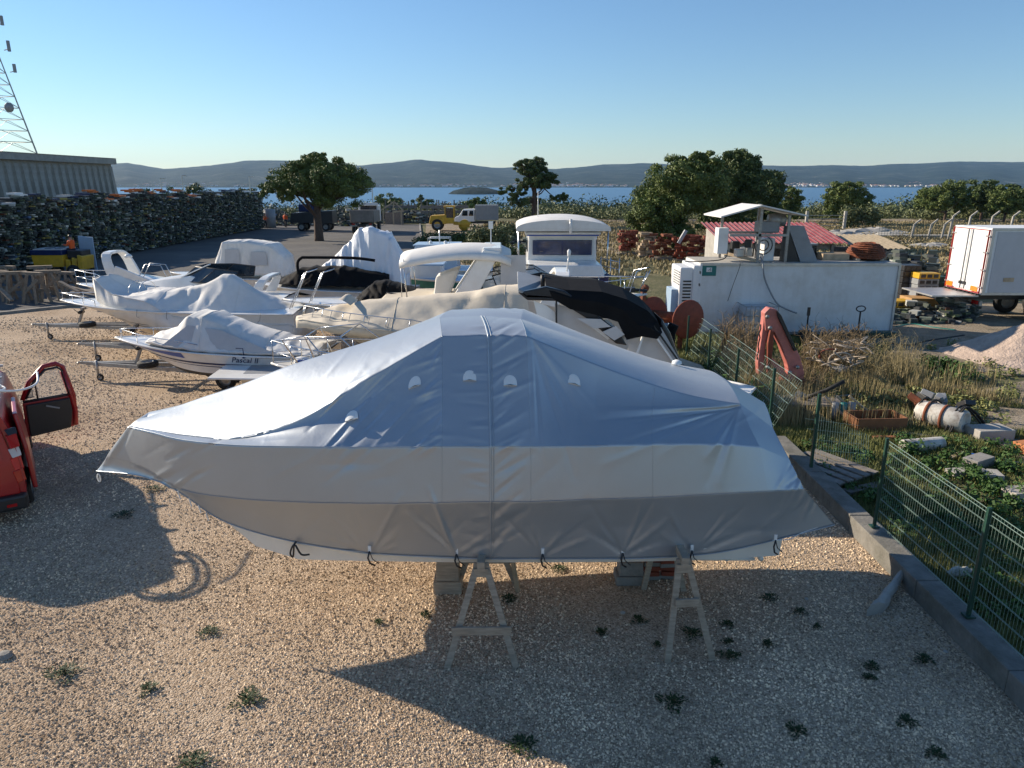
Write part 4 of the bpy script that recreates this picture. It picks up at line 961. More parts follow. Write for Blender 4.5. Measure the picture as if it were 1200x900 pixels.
for x in (7.25, 6.7):
    mb = MB(); mb.tube([(x, .55, 1.6), (x-.55, .5, 2.75), (x-.9, .45, 2.85)], .018, 6); mb.tube([(x, .3, 1.6), (x-.55, .25, 2.75), (x-.9, .2, 2.85)], .018, 6)
    for q in (.3, .55, .8): mb.tube([(x-.55*q, .55, 1.6+1.15*q), (x-.55*q, .28, 1.6+1.15*q)], .014, 5)
    mb.build('boarding_ladder', M['steel'], b, True)
# 9 green work boat and the cabin boat behind it
h = Hull(5.2, 2.1, .6, .95, 1.5, 1.75, 2.6, .06)
b = place('green_fishing_boat', 'small green hulled fishing boat with a white wheelhouse', (450, 324), 1.6, 5.2, PI)
h.parts(b, M['greenp'], M['anti'], M['gelblue']); h.band(b, 'white_gunwale', M['gel'], .86, 1.0, 0, 1)
h.rail(b, .86, 1.0, .5, .1, 2, .02, lower=False)
def cabin(o, x0, x1, w, z0, z1, m, roofm, wins, gm=None, rake=.25, name='wheelhouse', over=.1):
    mb = MB(); mb.prism([(x0, -w, z0), (x1, -w, z0), (x1-rake, -w*.94, z1), (x0+.05, -w*.94, z1)], (0, 2*w, 0)); mb.build(name, m, o, bevel=.02)
    mb = MB(); mb.box(((x0+x1-rake)/2, 0, z1+.03), (x1-x0-rake+2*over, 2*w+over, .07)); mb.build('roof', roofm, o, bevel=.02)
    for (a, c, zz0, zz1) in wins:
        for sd in (1, -1):
            mb = MB(); mb.box(((a+c)/2, sd*(w+.004), (zz0+zz1)/2), (c-a, .02, zz1-zz0)); mb.build('window', gm or M['glass'], o, bevel=.008)
    dx = rake/(z1-z0)
    for y0, y1 in ((-w*.85, -.05), (.05, w*.85)):
        za, zb = z0+(z1-z0)*.4, z1-.08
        mb = MB(); mb.add([Vector((x1-dx*(za-z0)+.012, y0, za)), Vector((x1-dx*(za-z0)+.012, y1, za)), Vector((x1-dx*(zb-z0)+.012, y1, zb)), Vector((x1-dx*(zb-z0)+.012, y0, zb))], [(0, 1, 2, 3)]); mb.build('windscreen', gm or M['glass'], o)
cabin(b, 2.6, 4.3, .75, 1.6, 2.15, M['gel'], M['gelblue'], [(2.75, 3.25, 1.8, 2.06), (3.35, 3.95, 1.8, 2.08)])
h = Hull(6.0, 2.3, .6, .95, 1.6, 1.85, 2.6, .06)
b = place('blue_wheelhouse_boat', 'pale blue and white wheelhouse boat behind the green one, with lights on its roof', (430, 312), 1.7, 6.0, PI, )
h.parts(b, M['gelblue'], M['anti'], M['gelblue'])
cabin(b, 1.6, 3.9, .85, 1.6, 2.72, M['gelblue'], M['gelblue'], [(2.0, 2.8, 2.0, 2.55), (2.95, 3.55, 2.05, 2.6)], rake=.35)
mb = MB(); mb.tube([(3.0, .4, 2.76), (3.0, .4, 3.05), (2.0, .4, 3.05), (2.0, .4, 2.76)], .02, 6); mb.tube([(3.0, -.4, 2.76), (3.0, -.4, 3.05), (2.0, -.4, 3.05), (2.0, -.4, 2.76)], .02, 6); mb.tube([(2.5, 0, 2.76), (2.5, 0, 3.4)], .03, 6); mb.build('roof_rack', M['gel'], b, True)
for x in (2.9, 2.2): mb = MB(); mb.lathe([(.08, 0), (.09, .1), (.02, .16)], 10, (x, .2, 2.76)); mb.build('deck_light', M['gel'], b, True)
# 10 beige covered cruiser in the second row
h = Hull(8.3, 2.8, .6, 1.05, 1.75, 2.02, 2.3, .14)
b = place('beige_covered_cruiser', 'beige cruiser with a lashed beige cover, directly behind the silver covered boat', (349, 374), 2.0, 8.3, PI-radians(1))
h.parts(b, M['cream'], M['antib'], M['cream'])
loft(b, 'boat_cover', [(.4, 1.25, 1.75, 2.75, .9), (1.6, 1.35, 1.8, 2.85, .8), (2.9, 1.38, 1.85, 2.86, .55), (3.5, 1.38, 1.88, 2.72, .5), (5.0, 1.36, 1.92, 2.60, .3), (6.3, 1.2, 1.98, 2.50, .2), (7.2, .85, 2.02, 2.38, .12), (8.0, .35, 2.05, 2.12, .08), (8.32, .12, 2.0, 2.06, .04)], M['canvasbeige'], skirt=.22, wr=.016, seed=17, nseg=12)
for sd in (1, -1):
    mb = MB(); mb.add([Vector((x, sd*(y+.03), z)) for x, y, z in ((.5, 1.26, 1.85), (3.9, 1.39, 1.95), (2.6, 1.12, 2.42), (.6, 1.13, 2.4))], [(0, 1, 2, 3)]); mb.build('side_panel', M['canvasgrey'], b)
h.rail(b, .55, .985, .36, .02, 6, .013, lower=False, lean=-.1)
for k in range(6):
    t0 = .62+k*.065; p = h.pt(t0, 1, 1); q = h.pt(t0-.06, .75, 1); mb = MB(); mb.tube([p+Vector((-.1, .02, .36)), p+Vector((0, .05, .02)), q+Vector((0, .05, -.05))], .010, 5); mb.build('lashing', M['greypaint'], b, True)
mb = MB(); mb.tube([h.pt(t_, .72, 1)+Vector((0, .05, 0)) for t_ in [.3+.06*i for i in range(12)]], .01, 5); mb.build('lashing', M['greypaint'], b, True)
mb = MB(); mb.grid([[Vector((6.75+.3*i/4, y, 2.45+.14*sin(pi*i/4)*(1-(y/.5)**2)+.04*i)) for y in (-.45, -.2, 0, .2, .45)] for i in range(5)]); mb.build('cloth_fold', M['canvasbeige'], b, True)
arch(b, 1.75, 1.1, 2.3, 1.05, -.5, .55, M['gel'], .12)
mb = MB(); mb.tube([(1.15, .4, 3.3), (1.1, .4, 3.75)], .02, 6); mb.lathe([(.04, 3.72), (.05, 3.85), (.01, 3.9)], 8, (1.1, .4, 0)); mb.build('stern_light', M['gel'], b, True)
# 11 white open cruiser pointing right
h = Hull(8.6, 2.8, .6, 1.05, 1.85, 2.12, 2.4, .14)
b = place('white_bimini_cruiser', 'white cruiser pointing right with a broad leaning arch and white bimini', (758, 347), 2.05, 8.6, radians(1))
h.parts(b, M['gel'], M['anti'], M['gel'])
h.band(b, 'dark_stripe', M['blackp'], .38, .82, .55, .965, taper=0); h.text(b, 'B-12381', .2, .86, .6, -1, M['gel'])
loft(b, 'cabin_top', [(3.6, 1.15, 2.0, 2.35, .9), (4.6, 1.1, 2.05, 2.42, .8), (6.2, .9, 2.1, 2.35, .45), (8.0, .3, 2.15, 2.22, .1)], M['gel'], wr=0, thick=False)
mb = MB(); mb.grid([[h.pt(t_, 1, -1)+Vector((0, .22, z_)) for z_ in (.06, .22)] for t_ in (.56, .62, .66)]); mb.build('side_window', M['glass'], b)
mb = MB(); mb.box((6.0, 0, 2.44), (.6, .6, .05)); mb.build('hatch', M['glass'], b, bevel=.01)
windshield(b, 3.9, 6.0, 1.15, 1.3, 2.35, 2.95, M['plasblack'], M['clear'], 1.0)
windshield(b, 3.5, 5.5, 1.10, 1.2, 2.25, 2.75, M['plasblack'], M['clear'], .9)
mb = MB()
for sd in (-1, 1):
    mb.prism([(2.35, sd*1.12, 2.0), (3.1, sd*1.12, 2.0), (3.95, sd*1.0, 3.55), (3.45, sd*1.0, 3.62)], (0, sd*.1, 0))
mb.box((3.7, 0, 3.6), (.55, 2.1, .12)); mb.build('radar_arch', M['gel'], b, bevel=.03)
mb = MB(); rows = []
for i in range(11):
    q = i/10; x = .95+3.3*q; z = 3.36+.30*sin(pi*min(1, q*.72+.05))-(.10 if q > .95 else 0)
    rows.append([Vector((x, 1.2*y, z-.22*abs(y)**4-(.12 if abs(y) == 1 else 0))) for y in (-1, -.97, -.6, 0, .6, .97, 1)])
mb.grid(rows); c_ = mb.build('bimini', M['canvas'], b, True); s_ = c_.modifiers.new('t', 'SOLIDIFY'); s_.thickness = .05
for y in (-1.15, 1.15):
    mb = MB(); mb.tube([(1.15, y, 2.0), (1.05, y, 3.35)], .02, 6); mb.build('bimini_pole', M['steel'], b, True)
    mb = MB(); mb.tube([(.98, y, 1.95), (.98, y, 3.3)], .012, 6); mb.build('bimini_pole', M['steel'], b, True)
mb = MB(); mb.grid([[Vector((3.95+.75*q, -1.1+.04*q, 3.45-r_*1.05)) for q in (0, .5, 1)] for r_ in (0, .5, 1)]); mb.build('side_curtain', M['canvasgrey'], b)
mb = MB(); mb.prism([(1.85, -.5, 2.0), (2.3, -.5, 2.0), (2.7, -.5, 3.0), (1.95, -.5, 2.75)], (0, 1.0, 0)); mb.build('sun_pad', M['canvas'], b, bevel=.08)
mb = MB(); mb.box((1.4, 0, 2.06), (2.2, 2.3, .2)); mb.build('stern_deck', M['canvasbeige'], b, bevel=.08)
mb = MB(); mb.tube([(3.65, .2, 3.66), (3.65, .2, 4.15)], .02, 6); mb.box((3.65, .2, 4.25), (.14, .14, .22)); mb.build('mast_light', M['gel'], b)
h.rail(b, .60, .985, .55, .1, 5, .017, lower=False)
mb = MB(); mb.tube([(8.0, -.25, 2.2), (8.2, -.2, 2.85), (8.6, 0, 2.95), (8.2, .2, 2.85), (8.0, .25, 2.2)], .017, 6); mb.tube([(8.3, -.2, 2.2), (8.55, -.15, 2.85)], .015, 6); mb.tube([(8.4, .2, 2.2), (8.7, .15, 2.85)], .015, 6); mb.build('pulpit', M['steel'], b, True)
mb = MB(); mb.box((8.0, 0, 2.26), (.4, .3, .14)); mb.tube([(7.6, 0, 2.3), (8.6, 0, 2.22)], .05, 6); mb.build('anchor', M['plasblack'], b)
mb = MB(); mb.lathe([(.3, 0), (.34, .05), (.2, .1), (.01, .12)], 14, (3.4, -1.0, 2.3)); mb.build('folded_cushion', M['plasblack'], b, True)
# 12 houseboat style cruiser facing us
p = V(662, 322, 28.6); p.z = 0
b = thing('flybridge_cruiser', 'boxy white and blue cabin boat facing the camera under a domed white awning', 'boat', p, 0, 'boats laid up in the yard')
mb = MB(); rows = [[Vector((1.75*s_*(1-.25*(1-z_)), y, .7+1.3*z_)) for s_ in (-1, 1)] for z_ in (0, .5, 1) for y in (0,)]
mb.prism([(-1.3, 0, .7), (1.3, 0, .7), (1.75, 0, 1.5), (1.8, 0, 2.0), (-1.8, 0, 2.0), (-1.75, 0, 1.5)], (0, 7, 0)); mb.build('hull', M['navy'], b, bevel=.05)
mb = MB(); mb.box((0, 1.0, 2.12), (3.2, 2.3, .5), taper=.92); mb.build('fore_cabin', M['gel'], b, bevel=.06)
mb = MB(); mb.box((0, 3.6, 2.72), (2.95, 3.6, 1.5), taper=.96); mb.build('wheelhouse', M['gel'], b, bevel=.06)
mb = MB(); mb.box((0, 1.775, 2.90), (2.5, .05, .62), rot=(-.02, 0, 0)); f_ = mb.build('front_window', M['glassb'], b, bevel=.03)
mb = MB(); mb.box((.0, 1.745, 2.9), (.05, .02, .62)); mb.box((.55, 1.742, 2.9), (.02, .02, .6)); mb.build('mullion', M['navy'], f_)
for y in (2.4, 3.4, 4.4):
    for s_ in (-1, 1): mb = MB(); mb.box((s_*1.475, y, 2.95), (.03, .75, .5)); mb.build('side_window', M['glass'], b, bevel=.02)
mb = MB(); mb.box((0, 3.5, 3.50), (3.15, 4.0, .10)); mb.build('cabin_roof', M['gel'], b, bevel=.03)
mb = MB(); mb.box((0, 1.53, 3.42), (3.0, .06, .05)); mb.build('roof_trim', M['blue'], b)
rows = []
for j in range(9):
    y = 1.2+4.6*j/8; rows.append([Vector((1.95*sin(a), y, 3.72+.46*cos(a)*1.0*(1-.25*(j/4-1)**4) if abs(a) < 1.5 else 3.70)) for a in [-1.57+3.14*k/14 for k in range(15)]])
mb = MB(); mb.grid(rows); mb.add(rows[0], [tuple(range(15))]); mb.add(rows[-1], [tuple(range(15))]); mb.build('awning', M['canvas'], b, True)
mb = MB(); mb.box((0, 1.25, 3.66), (3.9, .06, .09)); mb.build('awning_hem', M['canvas'], b)
for s_ in (-1.85, 1.85):
    for y in (1.3, 5.6): mb = MB(); mb.tube([(s_, y, 1.9), (s_, y, 3.7)], .03, 6); mb.build('awning_post', M['steel'], b, True)
mb = MB(); mb.tube([(.28, 1.1, 3.5), (.28, 1.1, 4.1)], .06, 8); mb.build('mast', M['gel'], b, True)
mb = MB(); mb.tube([(-1.0, 3, 3.6), (-1.0, 3, 5.2)], .018, 5); mb.build('antenna', M['gel'], b, True)
mb = MB()
for z in (1.95, 2.25, 2.55): mb.tube([(1.55, 1.0, z), (2.2, .2, z-.1)], .018, 5)
for x, y in ((1.55, 1.0), (1.9, .6), (2.2, .2)): mb.tube([(x, y, 1.4), (x, y, 2.6)], .02, 5)
mb.build('side_rail', M['steel'], b, True)
# 13 boat with black canopy just behind the covered boat
h = Hull(6.8, 2.6, .55, 1.0, 1.75, 2.0, 2.6, .1)
q = V(800, 430, 13.0)
b = thing('black_canopy_boat', 'boat with a glossy black arch and black canopy, tucked behind the silver cover', 'boat', (.3, 13.2, 0), 0, 'boats laid up in the yard')
Yb = 13.2
def W(px, py, dY=0.0): v = V(px, py, Yb+dY); return v
mb = MB()
hh = [(-.2, .9), (1.6, .9), (3.2, .75), (3.55, .5)]
h2 = Hull(4.4, 2.6, .5, .9, 1.55, 1.7, 3.5, .03); h2.parts(b, M['gel'], M['anti'], M['gel'])
mb = MB(); mb.prism([V(a, c, Yb+1.0) for a, c in ((618, 352), (700, 372), (760, 380), (800, 425), (800, 470), (640, 470))], (0, .03, 0)); mb.build('added_shade_curtain', M['canvasgrey'], b, world=True)  # added to block the sun through the open tent and shade the gravel
for s_, dY in ((0, -1.05), (1, 1.05)):
    pts = [(607, 343), (618, 352), (655, 353), (690, 375), (722, 403), (735, 405), (727, 392), (690, 360), (662, 341), (640, 336)]
    mb = MB(); mb.prism([V(a, c, Yb-1.05)+Vector((0, s_*2.1, 0)) for a, c in pts], (0, .12, 0)); mb.build('arch_side', M['blackp'], b, world=True, bevel=.02)
mb = MB(); a0, a1 = V(607, 343, Yb-1.05), V(652, 352, Yb-1.05); mb.prism([a0+Vector((0, .0, .02)), V(618, 351, Yb-1.05)+Vector((0, 0, .02)), a1+Vector((0, 0, .02)), a1+Vector((0, 2.2, .05)), a0+Vector((0, 2.2, .05))], (0, 0, .06)); mb.build('arch_top', M['greypaint'], b, world=True, bevel=.02)
cols_ = []
top = [(640, 337), (668, 341), (705, 343), (735, 352), (758, 365), (770, 377), (775, 390)]
bot = [(648, 350), (668, 362), (700, 369), (724, 377), (734, 398), (752, 394), (770, 397)]
rows = []
for (a, c), (d_, e) in zip(top, bot):
    A_ = V(a, c, Yb-.95); B_ = V(d_, e, Yb-1.05); m1 = A_.lerp(B_, .5)+Vector((0, -.06, .03))
    rows.append([B_, m1, A_, A_+Vector((0, .8, .10)), A_+Vector((0, 1.7, .02)), B_+Vector((0, 2.1, .1))])
rr = [[r[j] for r in rows] for j in range(6)]
mb = MB(); mb.grid(list(map(list, zip(*rr)))); c_ = mb.build('canopy', M['canvasblack'], b, False, True); s_ = c_.modifiers.new('t', 'SOLIDIFY'); s_.thickness = .02
for poly, m_, nm in (([(650, 356), (700, 371), (735, 392), (728, 402), (700, 415), (655, 400)], M['canvasgrey'], 'side_curtain'), ([(688, 374), (712, 374), (728, 390), (712, 398), (694, 384)], M['vent'], 'clear_window'), ([(625, 352), (640, 358), (650, 366), (652, 382), (630, 372)], M['vent'], 'front_window'), ([(737, 394), (757, 384), (775, 384), (800, 428), (735, 425)], M['canvasgrey'], 'rear_curtain')):
    mb = MB(); mb.prism([V(a, c, Yb-.9-(.04 if 'window' in nm else 0)) for a, c in poly], (0, .02, 0)); mb.build(nm, m_, b, world=True)
for poly in ([(676, 373), (704, 374), (716, 383), (696, 385)], [(706, 389), (722, 382), (732, 392), (720, 399)]):
    mb = MB(); mb.prism([V(a, c, Yb-1.14) for a, c in poly], (0, .02, 0)); mb.build('clear_window', M['canvasgrey'], b, world=True)
for a, c, d_, e, m_ in ((760, 382, 792, 428, 'vent'), (766, 382, 800, 430, 'plasblack'), (757, 382, 743, 425, 'vent'), (652, 352, 652, 390, 'plasblack')):
    mb = MB(); mb.bar(V(a, c, Yb-1.0), V(d_, e, Yb-1.0), .06, .03); mb.build('frame_strut', M[m_], b, world=True)
mb = MB(); mb.prism([V(a, c, Yb-.85) for a, c in ((775, 372), (786, 390), (800, 428), (835, 440), (840, 470), (760, 470))], (0, .8, 0)); mb.build('stern_quarter', M['blackp'], b, world=True, bevel=.05)
mb = MB(); mb.tube([V(636, 336, Yb-.3), V(636, 322, Yb-.3)], .04, 8); mb.build('horn', M['plasblack'], b, True, True)
mb = MB(); mb.tube(cr([V(790, 380, Yb), V(785, 395, Yb), V(786, 430, Yb)], 4), .1, 8); mb.build('rear_post', M['canvasblack'], b, True, True)
# 14 small open boat with a forest of rails near the stern of the beige one
h = Hull(5.4, 2.0, .35, .6, 1.1, 1.32, 2.2, .12)
b = place('railed_open_boat', 'small cream open boat with many steel rails, partly hidden by the silver cover', (318, 424), 1.34, 5.4, PI-radians(4))
h.parts(b, M['gel'], M['antib'], M['cream'])
h.rail(b, .45, .99, .55, .05, 5, .016)
mb = MB(); mb.tube([(4.4, .6, 1.3), (4.9, .5, 2.0), (4.3, .5, 2.1), (3.6, .7, 1.3)], .018, 6); mb.tube([(3.9, .8, 1.3), (4.3, .6, 2.1), (3.4, .8, 2.15), (2.6, .9, 1.4)], .018, 6); mb.tube([(4.0, -.6, 1.3), (4.3, -.5, 2.1), (3.4, -.8, 2.15), (2.4, -.8, 1.4)], .018, 6); mb.tube([(4.3, .6, 2.1), (4.3, -.5, 2.1)], .018, 6); mb.tube([(3.4, .8, 2.15), (3.4, -.8, 2.15)], .018, 6); mb.build('frame_tubes', M['steel'], b, True)
for p_ in ((4.6, .1, 1.40), (4.1, -.3, 1.38), (3.5, .2, 1.36)):
    mb = MB(); mb.lathe([(.01, .1), (.16, .08), (.2, 0), (.18, -.05)], 12, p_); mb.build('fender', M['gel'], b, True)
mb = MB(); mb.box((4.5, .25, 1.44), (.28, .16, .06)); mb.build('blue_cloth', M['blue'], b, bevel=.02)
# swim platform on low trailer with a dark outboard
pA = G(300, 437, .95)
t = thing('swim_platform', 'flat white T-shaped platform on a low trailer in front of the blue striped boat', 'platform', (pA.x, pA.y, 0))
mb = MB(); mb.prism([G(a, c, .95) for a, c in ((243, 445), (272, 424), (370, 425), (372, 440), (322, 443), (305, 446))], (0, 0, .05)); mb.build('deck_panel', M['gel'], t, world=True, bevel=.015)
mb = MB(); mb.prism([G(a, c, 1.0) for a, c in ((285, 438), (296, 427), (366, 428), (366, 437))], (0, 0, .006)); mb.build('anti_slip_pad', M['greypaint'], t, world=True)
mb = MB(); mb.box((-.05, -.12, .8), (.35, .5, .3), taper=1.2); mb.build('bracket', M['cream'], t, bevel=.03)
mb = MB(); mb.box((.3, .2, .35), (2.6, .9, .12)); mb.box((1.2, .2, .6), (.1, .8, .6)); mb.build('trailer_frame', M['galv'], t)
for y in (-.35, .75): wheel(t, (-.2, y, .27), .27, .16)
pO = G(240, 462, 0)
outboard('outboard_motor', 'black outboard motor tilted down at the left end of the white platform', (pO.x+.1, pO.y+.3, .72), radians(200), M['plasblack'], tilt=radians(55))
# ------------------------------------------------------------------ red van with its front door open
vr = thing('red_van', 'red delivery van seen from behind at the left edge with its passenger door wide open', 'van', (-8.18, 11.0, 0), radians(123.5))
def van():
    t = vr; W_ = .95; L = 4.9; H = 1.96
    prof = [(.25, 0), (.35, .0), (1.05, .0), (1.5, .10), (1.9, .2), (H, .36)]      # z, inset of the rear face
    def sec(x, wz, hz, top=H):
        return [(W_*a, z) for z, a in ((.28, .93), (.45, .99), (.9, 1.0), (1.25, .965), (1.6, .90), (1.82, .84), (1.92, .72), (top, .45), (top+.02, 0))]
    rows = []
    for i in range(25):
        x = L*i/24; fr = max(0, (x-3.5)/1.4); row = []
        top = H if x < 3.6 else H-(x-3.6)*.9
        pts = [(W_*a, z if z < 1.0 else 1.0+(z-1.0)*(top-1.0)/(H-1.0)) for z, a in ((.28, .93), (.45, .99), (.9, 1.0), (1.25, .965), (1.6, .90), (1.82, .84), (1.92, .72), (H, .45), (H+.02, 0))]
        pts = [(y*(1-.12*fr*fr), z) for y, z in pts]
        row = [Vector((x+(.02 if i else .02+.10*max(0, (z-1.0))), -y-.93+0, z)) for y, z in pts]+[Vector((x+(.02 if i else .02+.10*max(0, (z-1.0))), y-.93, z)) for y, z in pts[::-1][1:]]
        row = [Vector((v.x, v.y+1.86, v.z)) for v in row]
        rows.append(row)
    mb = MB(); mb.grid(rows); n = len(rows[0]); mb.add(rows[0], [tuple(range(n))]); mb.add(rows[-1], [tuple(range(n))]); mb.build('body', M['redvan'], t, True)
    c = .93
    mb = MB(); mb.prism([(-.02, c-.86, .5), (-.02, c+.86, .5), (-.02, c+.86, 1.05), (.09, c+.72, 1.86), (.09, c-.72, 1.86), (-.02, c-.86, 1.05)], (.05, 0, 0)); tg = mb.build('tailgate', M['redvan'], t, bevel=.03)
    mb = MB(); mb.prism([(-.005, c-.72, 1.12), (-.005, c+.72, 1.12), (.085, c+.62, 1.74), (.085, c-.62, 1.74)], (-.012, 0, 0)); mb.build('rear_window', M['redvan'], tg)
    mb = MB(); mb.box((-.035, c, .98), (.03, .9, .05)); mb.build('handle_strip', M['redvan'], tg, bevel=.01)
    mb = MB(); mb.box((-.025, c, .72), (.01, .55, .13)); mb.build('number_plate', M['whitepaint'], tg)
    for s_ in (-1, 1):
        for z0, z1, m_ in ((1.30, 1.52, 'lampred'), (1.14, 1.29, 'lampwhite'), (.92, 1.13, 'redp'), (.70, .91, 'lampred'), (1.53, 1.62, 'plasblack')):
            mb = MB(); mb.prism([(-.0, c+s_*.84, z0), (.0+.1*max(0, z1-1), c+s_*.80, z1), (.10+.1*max(0, z1-1), c+s_*.945, z1), (.10, c+s_*.965, z0)], (-.035, s_*.012, 0)); mb.build('tail_lamp', M[m_], t, bevel=.01)
    mb = MB(); mb.box((.03, c, .38), (.3, 1.9, .26)); mb.build('rear_bumper', M['plasblack'], t, bevel=.05)
    mb = MB(); mb.box((-.125, c-.72, .36), (.01, .14, .05)); mb.build('reflector', M['lampred'], t)
    for x in (.85, 4.0):
        for y in (.05, 1.81):
            wheel(t, (x, y, .33), .33, .22)
    def lett(s, y, z, sz):
        text_part('lettering', s, sz, M['steel'], tg, Matrix(((0, 0, -1, -.032), (-1, 0, 0, y), (0, 1, 0, z), (0, 0, 0, 1))), .003)
    lett('RENAULT', c-.42, .885, .085); lett('TRAFIC', c-.36, .80, .06)
    # front passenger door, swung out from its front hinge
    d = thing('passenger_door', None, None, (0, 0, 0)); d.parent = t; del_ = d
    d.location = (3.62, -.02, 0); d.rotation_euler = (0, 0, radians(-80))
    # local: x runs from hinge (0) outwards (1.05); seen face is the inner side
    out = [(0, .38), (.95, .42), (1.05, .8), (1.04, 1.1), (.92, 1.78), (.80, 1.86), (.55, 1.84), (.22, 1.55), (.04, 1.22)]
    low = [(0, .38), (.95, .42), (1.05, .8), (1.04, 1.12), (.03, 1.12)]
    mb = MB(); mb.prism([(x, -.05, z) for x, z in low], (0, .06, 0)); mb.build('door_skin', M['redvan'], d, bevel=.02)
    mb = MB(); mb.prism([(x*.86+.05, .0, z*.93+.03) for x, z in low], (0, .07, 0)); mb.build('door_trim', M['plasblack'], d, bevel=.02)
    mb = MB(); mb.tube([(x, -.01, z) for x, z in [(1.0, .5), (1.04, 1.1), (.92, 1.76), (.80, 1.84), (.55, 1.82), (.22, 1.53), (.04, 1.18)]], .05, 8); mb.tube([(.98, -.0, .45), (1.02, 0, .8), (.985, 0, 1.12), (.9, 0, 1.66)], .06, 6); mb.build('door_frame', M['redvan'], d, True)
    mb = MB(); mb.tube([(.33, 0, 1.12), (.33, 0, 1.62)], .018, 5); mb.tube([(.04, 0, 1.14), (1.0, 0, 1.14)], .03, 6); mb.tube([(.10, .03, 1.2), (.3, .03, 1.52), (.56, .03, 1.75), (.8, .03, 1.77), (.88, .03, 1.7), (.96, .03, 1.14)], .025, 6); mb.build('window_seal', M['plasblack'], d, True)
    mb = MB(); mb.add([(.08, 0, 1.15), (.98, 0, 1.15), (.9, 0, 1.72), (.56, 0, 1.79), (.25, 0, 1.5)], [(0, 1, 2, 3, 4)]); gm = mat('door_glass', (.6, .66, .64), .03, var=.02, alpha=.22); g_ = mb.build('window_pane', gm, d)
    mb = MB(); mb.box((.20, -.20, 1.28), (.17, .12, .24)); mb.tube([(.05, -.05, 1.2), (.2, -.2, 1.2)], .03, 6); mb.build('wing_mirror', M['plasblack'], d, bevel=.03)
    mb = MB(); mb.box((.20, -.135, 1.28), (.13, .01, .19)); mb.build('mirror_glass', M['steel'], d)
    mb = MB(); mb.bar((.45, .09, 1.0), (.7, .09, .9), .03, .03); mb.build('door_pull', M['greypaint'], d)
    for ch in d.children:
        for v_ in ch.data.vertices: v_.co.y *= -1; v_.co.x *= .92
        ch.data.flip_normals()
    # side door left ajar, seen edge on
    mb = MB(); mb.prism([(.35, -.10, .42), (1.75, -.06, .42), (1.75, -.04, 1.15), (1.7, .04, 1.75), (.5, -.0, 1.75), (.4, -.07, 1.15)], (0, -.07, 0)); mb.build('sliding_door', M['redvan'], t, bevel=.02)
    # roof bars
    for x in (.8, 2.0, 3.1):
        mb = MB(); mb.bar((x, .12, H+.10), (x, 1.74, H+.10), .05, .04); mb.build('roof_bar', M['alu'], t)
        for y in (.25, 1.6): mb = MB(); mb.box((x, y, H+.04), (.1, .08, .12)); mb.build('bar_foot', M['plasblack'], t)
    for k in range(7):
        mb = MB(); mb.box((1.9, .35+k*.2, H+.012), (3.2, .04, .02)); mb.build('roof_rib', M['redvan'], t, bevel=.006)
van()
mb = MB(); r_ = random.Random(3); Mv = Matrix.Translation(vr.location) @ Matrix.Rotation(radians(123.5), 4, 'Z')
for k in range(4):
    cx, cy, rr_, ph = .78+r_.uniform(-.05, .05), .62+r_.uniform(-.05, .05), .62+r_.uniform(-.05, .07), r_.uniform(0, 1)
    mb.tube([Mv @ Vector((cx+rr_*cos(a), cy+rr_*sin(a)*.8, 2.16+.03*k+.05*sin(a*2+ph)+.06*sin(a))) for a in [2*pi*i/30 for i in range(30)]], .021, 6, closed=True)
single('hose_coil', mb, M['whitepaint'], 'white hose coiled loosely on the roof of the red van', 'hose', tuple(Mv @ Vector((.8, .6, 2.1))), smooth=True)
mb = MB(); a0 = Mv @ Vector((.3, .3, 2.3)); mb.tube(cr([Mv @ Vector(q) for q in ((.2, .1, 2.24), (.25, -.2, 2.2), (.6, -.42, 2.2), (1.0, -.45, 2.3))], 6), .018, 6)
mb.build('hose_end', M['whitepaint'], vr, True, True)
for k, q in enumerate((((1.5, .6, 2.2), (4.3, .45, 2.25)), ((1.4, .9, 2.2), (4.0, 1.0, 2.25)))):
    mb = MB(); mb.bar(Mv @ Vector(q[0]), Mv @ Vector(q[1]), .05, .03); single('roof_pole', mb, M['greypaint'], ('long grey pole on the van roof reaching furthest forward', 'shorter grey pole on the van roof beside the long one')[k], 'pole', tuple(Mv @ Vector(q[0])), 'poles on the van roof')
# ------------------------------------------------------------------ long concrete hall, lattice mast
hb = thing('concrete_hall', 'long grey concrete hall with closely spaced leaning ribs on the left', 'building', (-53.5, 40, 0))
mb = MB(); mb.box((-18.5, 30, 4.3), (36, 60, 8.6)); mb.build('wall', M['hallconc'], hb)
ribm = MB(); ribm.prism([(0, -.30, 0), (.75, -.22, 0), (.20, -.22, 7.6), (0, -.30, 7.9)], (0, .62, 0)); rib0 = ribm.build('rib', M['hallconc'], hb); rib0.location = (-.5, 1, 0)
for i in range(1, 44):
    c_ = rib0.copy(); col.objects.link(c_); c_.parent = hb; c_.location = (-.5, 1+i*1.36, 0)
mb = MB(); mb.box((-.3, 30, 8.35), (1.0, 60.4, .75)); mb.build('parapet', M['hallconc'], hb)
mb = MB(); mb.prism([(-36, 20, 8.6), (.3, 20, 8.75), (-6, 20, 8.95), (-36, 20, 8.9)], (0, 40.6, 0)); mb.build('roof', M['greypaint'], hb)
mb = MB(); mb.bar((-.2, 60.4, 0), (-1.6, 60.4, 8.7), .5, .9); mb.build('end_column', M['navy'], hb)
mb = MB(); mb.tube([(.2, 25, 8.6), (.2, 25, 10.2)], .12, 6); mb.tube([(.2, 24.6, 10.1), (.2, 26.2, 9.4)], .06, 5); mb.build('roof_pole', M['greypaint'], hb)
q0 = V(2, 175, 118); tw = thing('lattice_mast', 'tall open steel lattice mast with dish and aerials, rising behind the concrete hall', 'mast', (q0.x, 118, 0))
zt = V(-2, 14, 118).z; lw = lambda z: 6.9*(1-z/(zt*1.12))
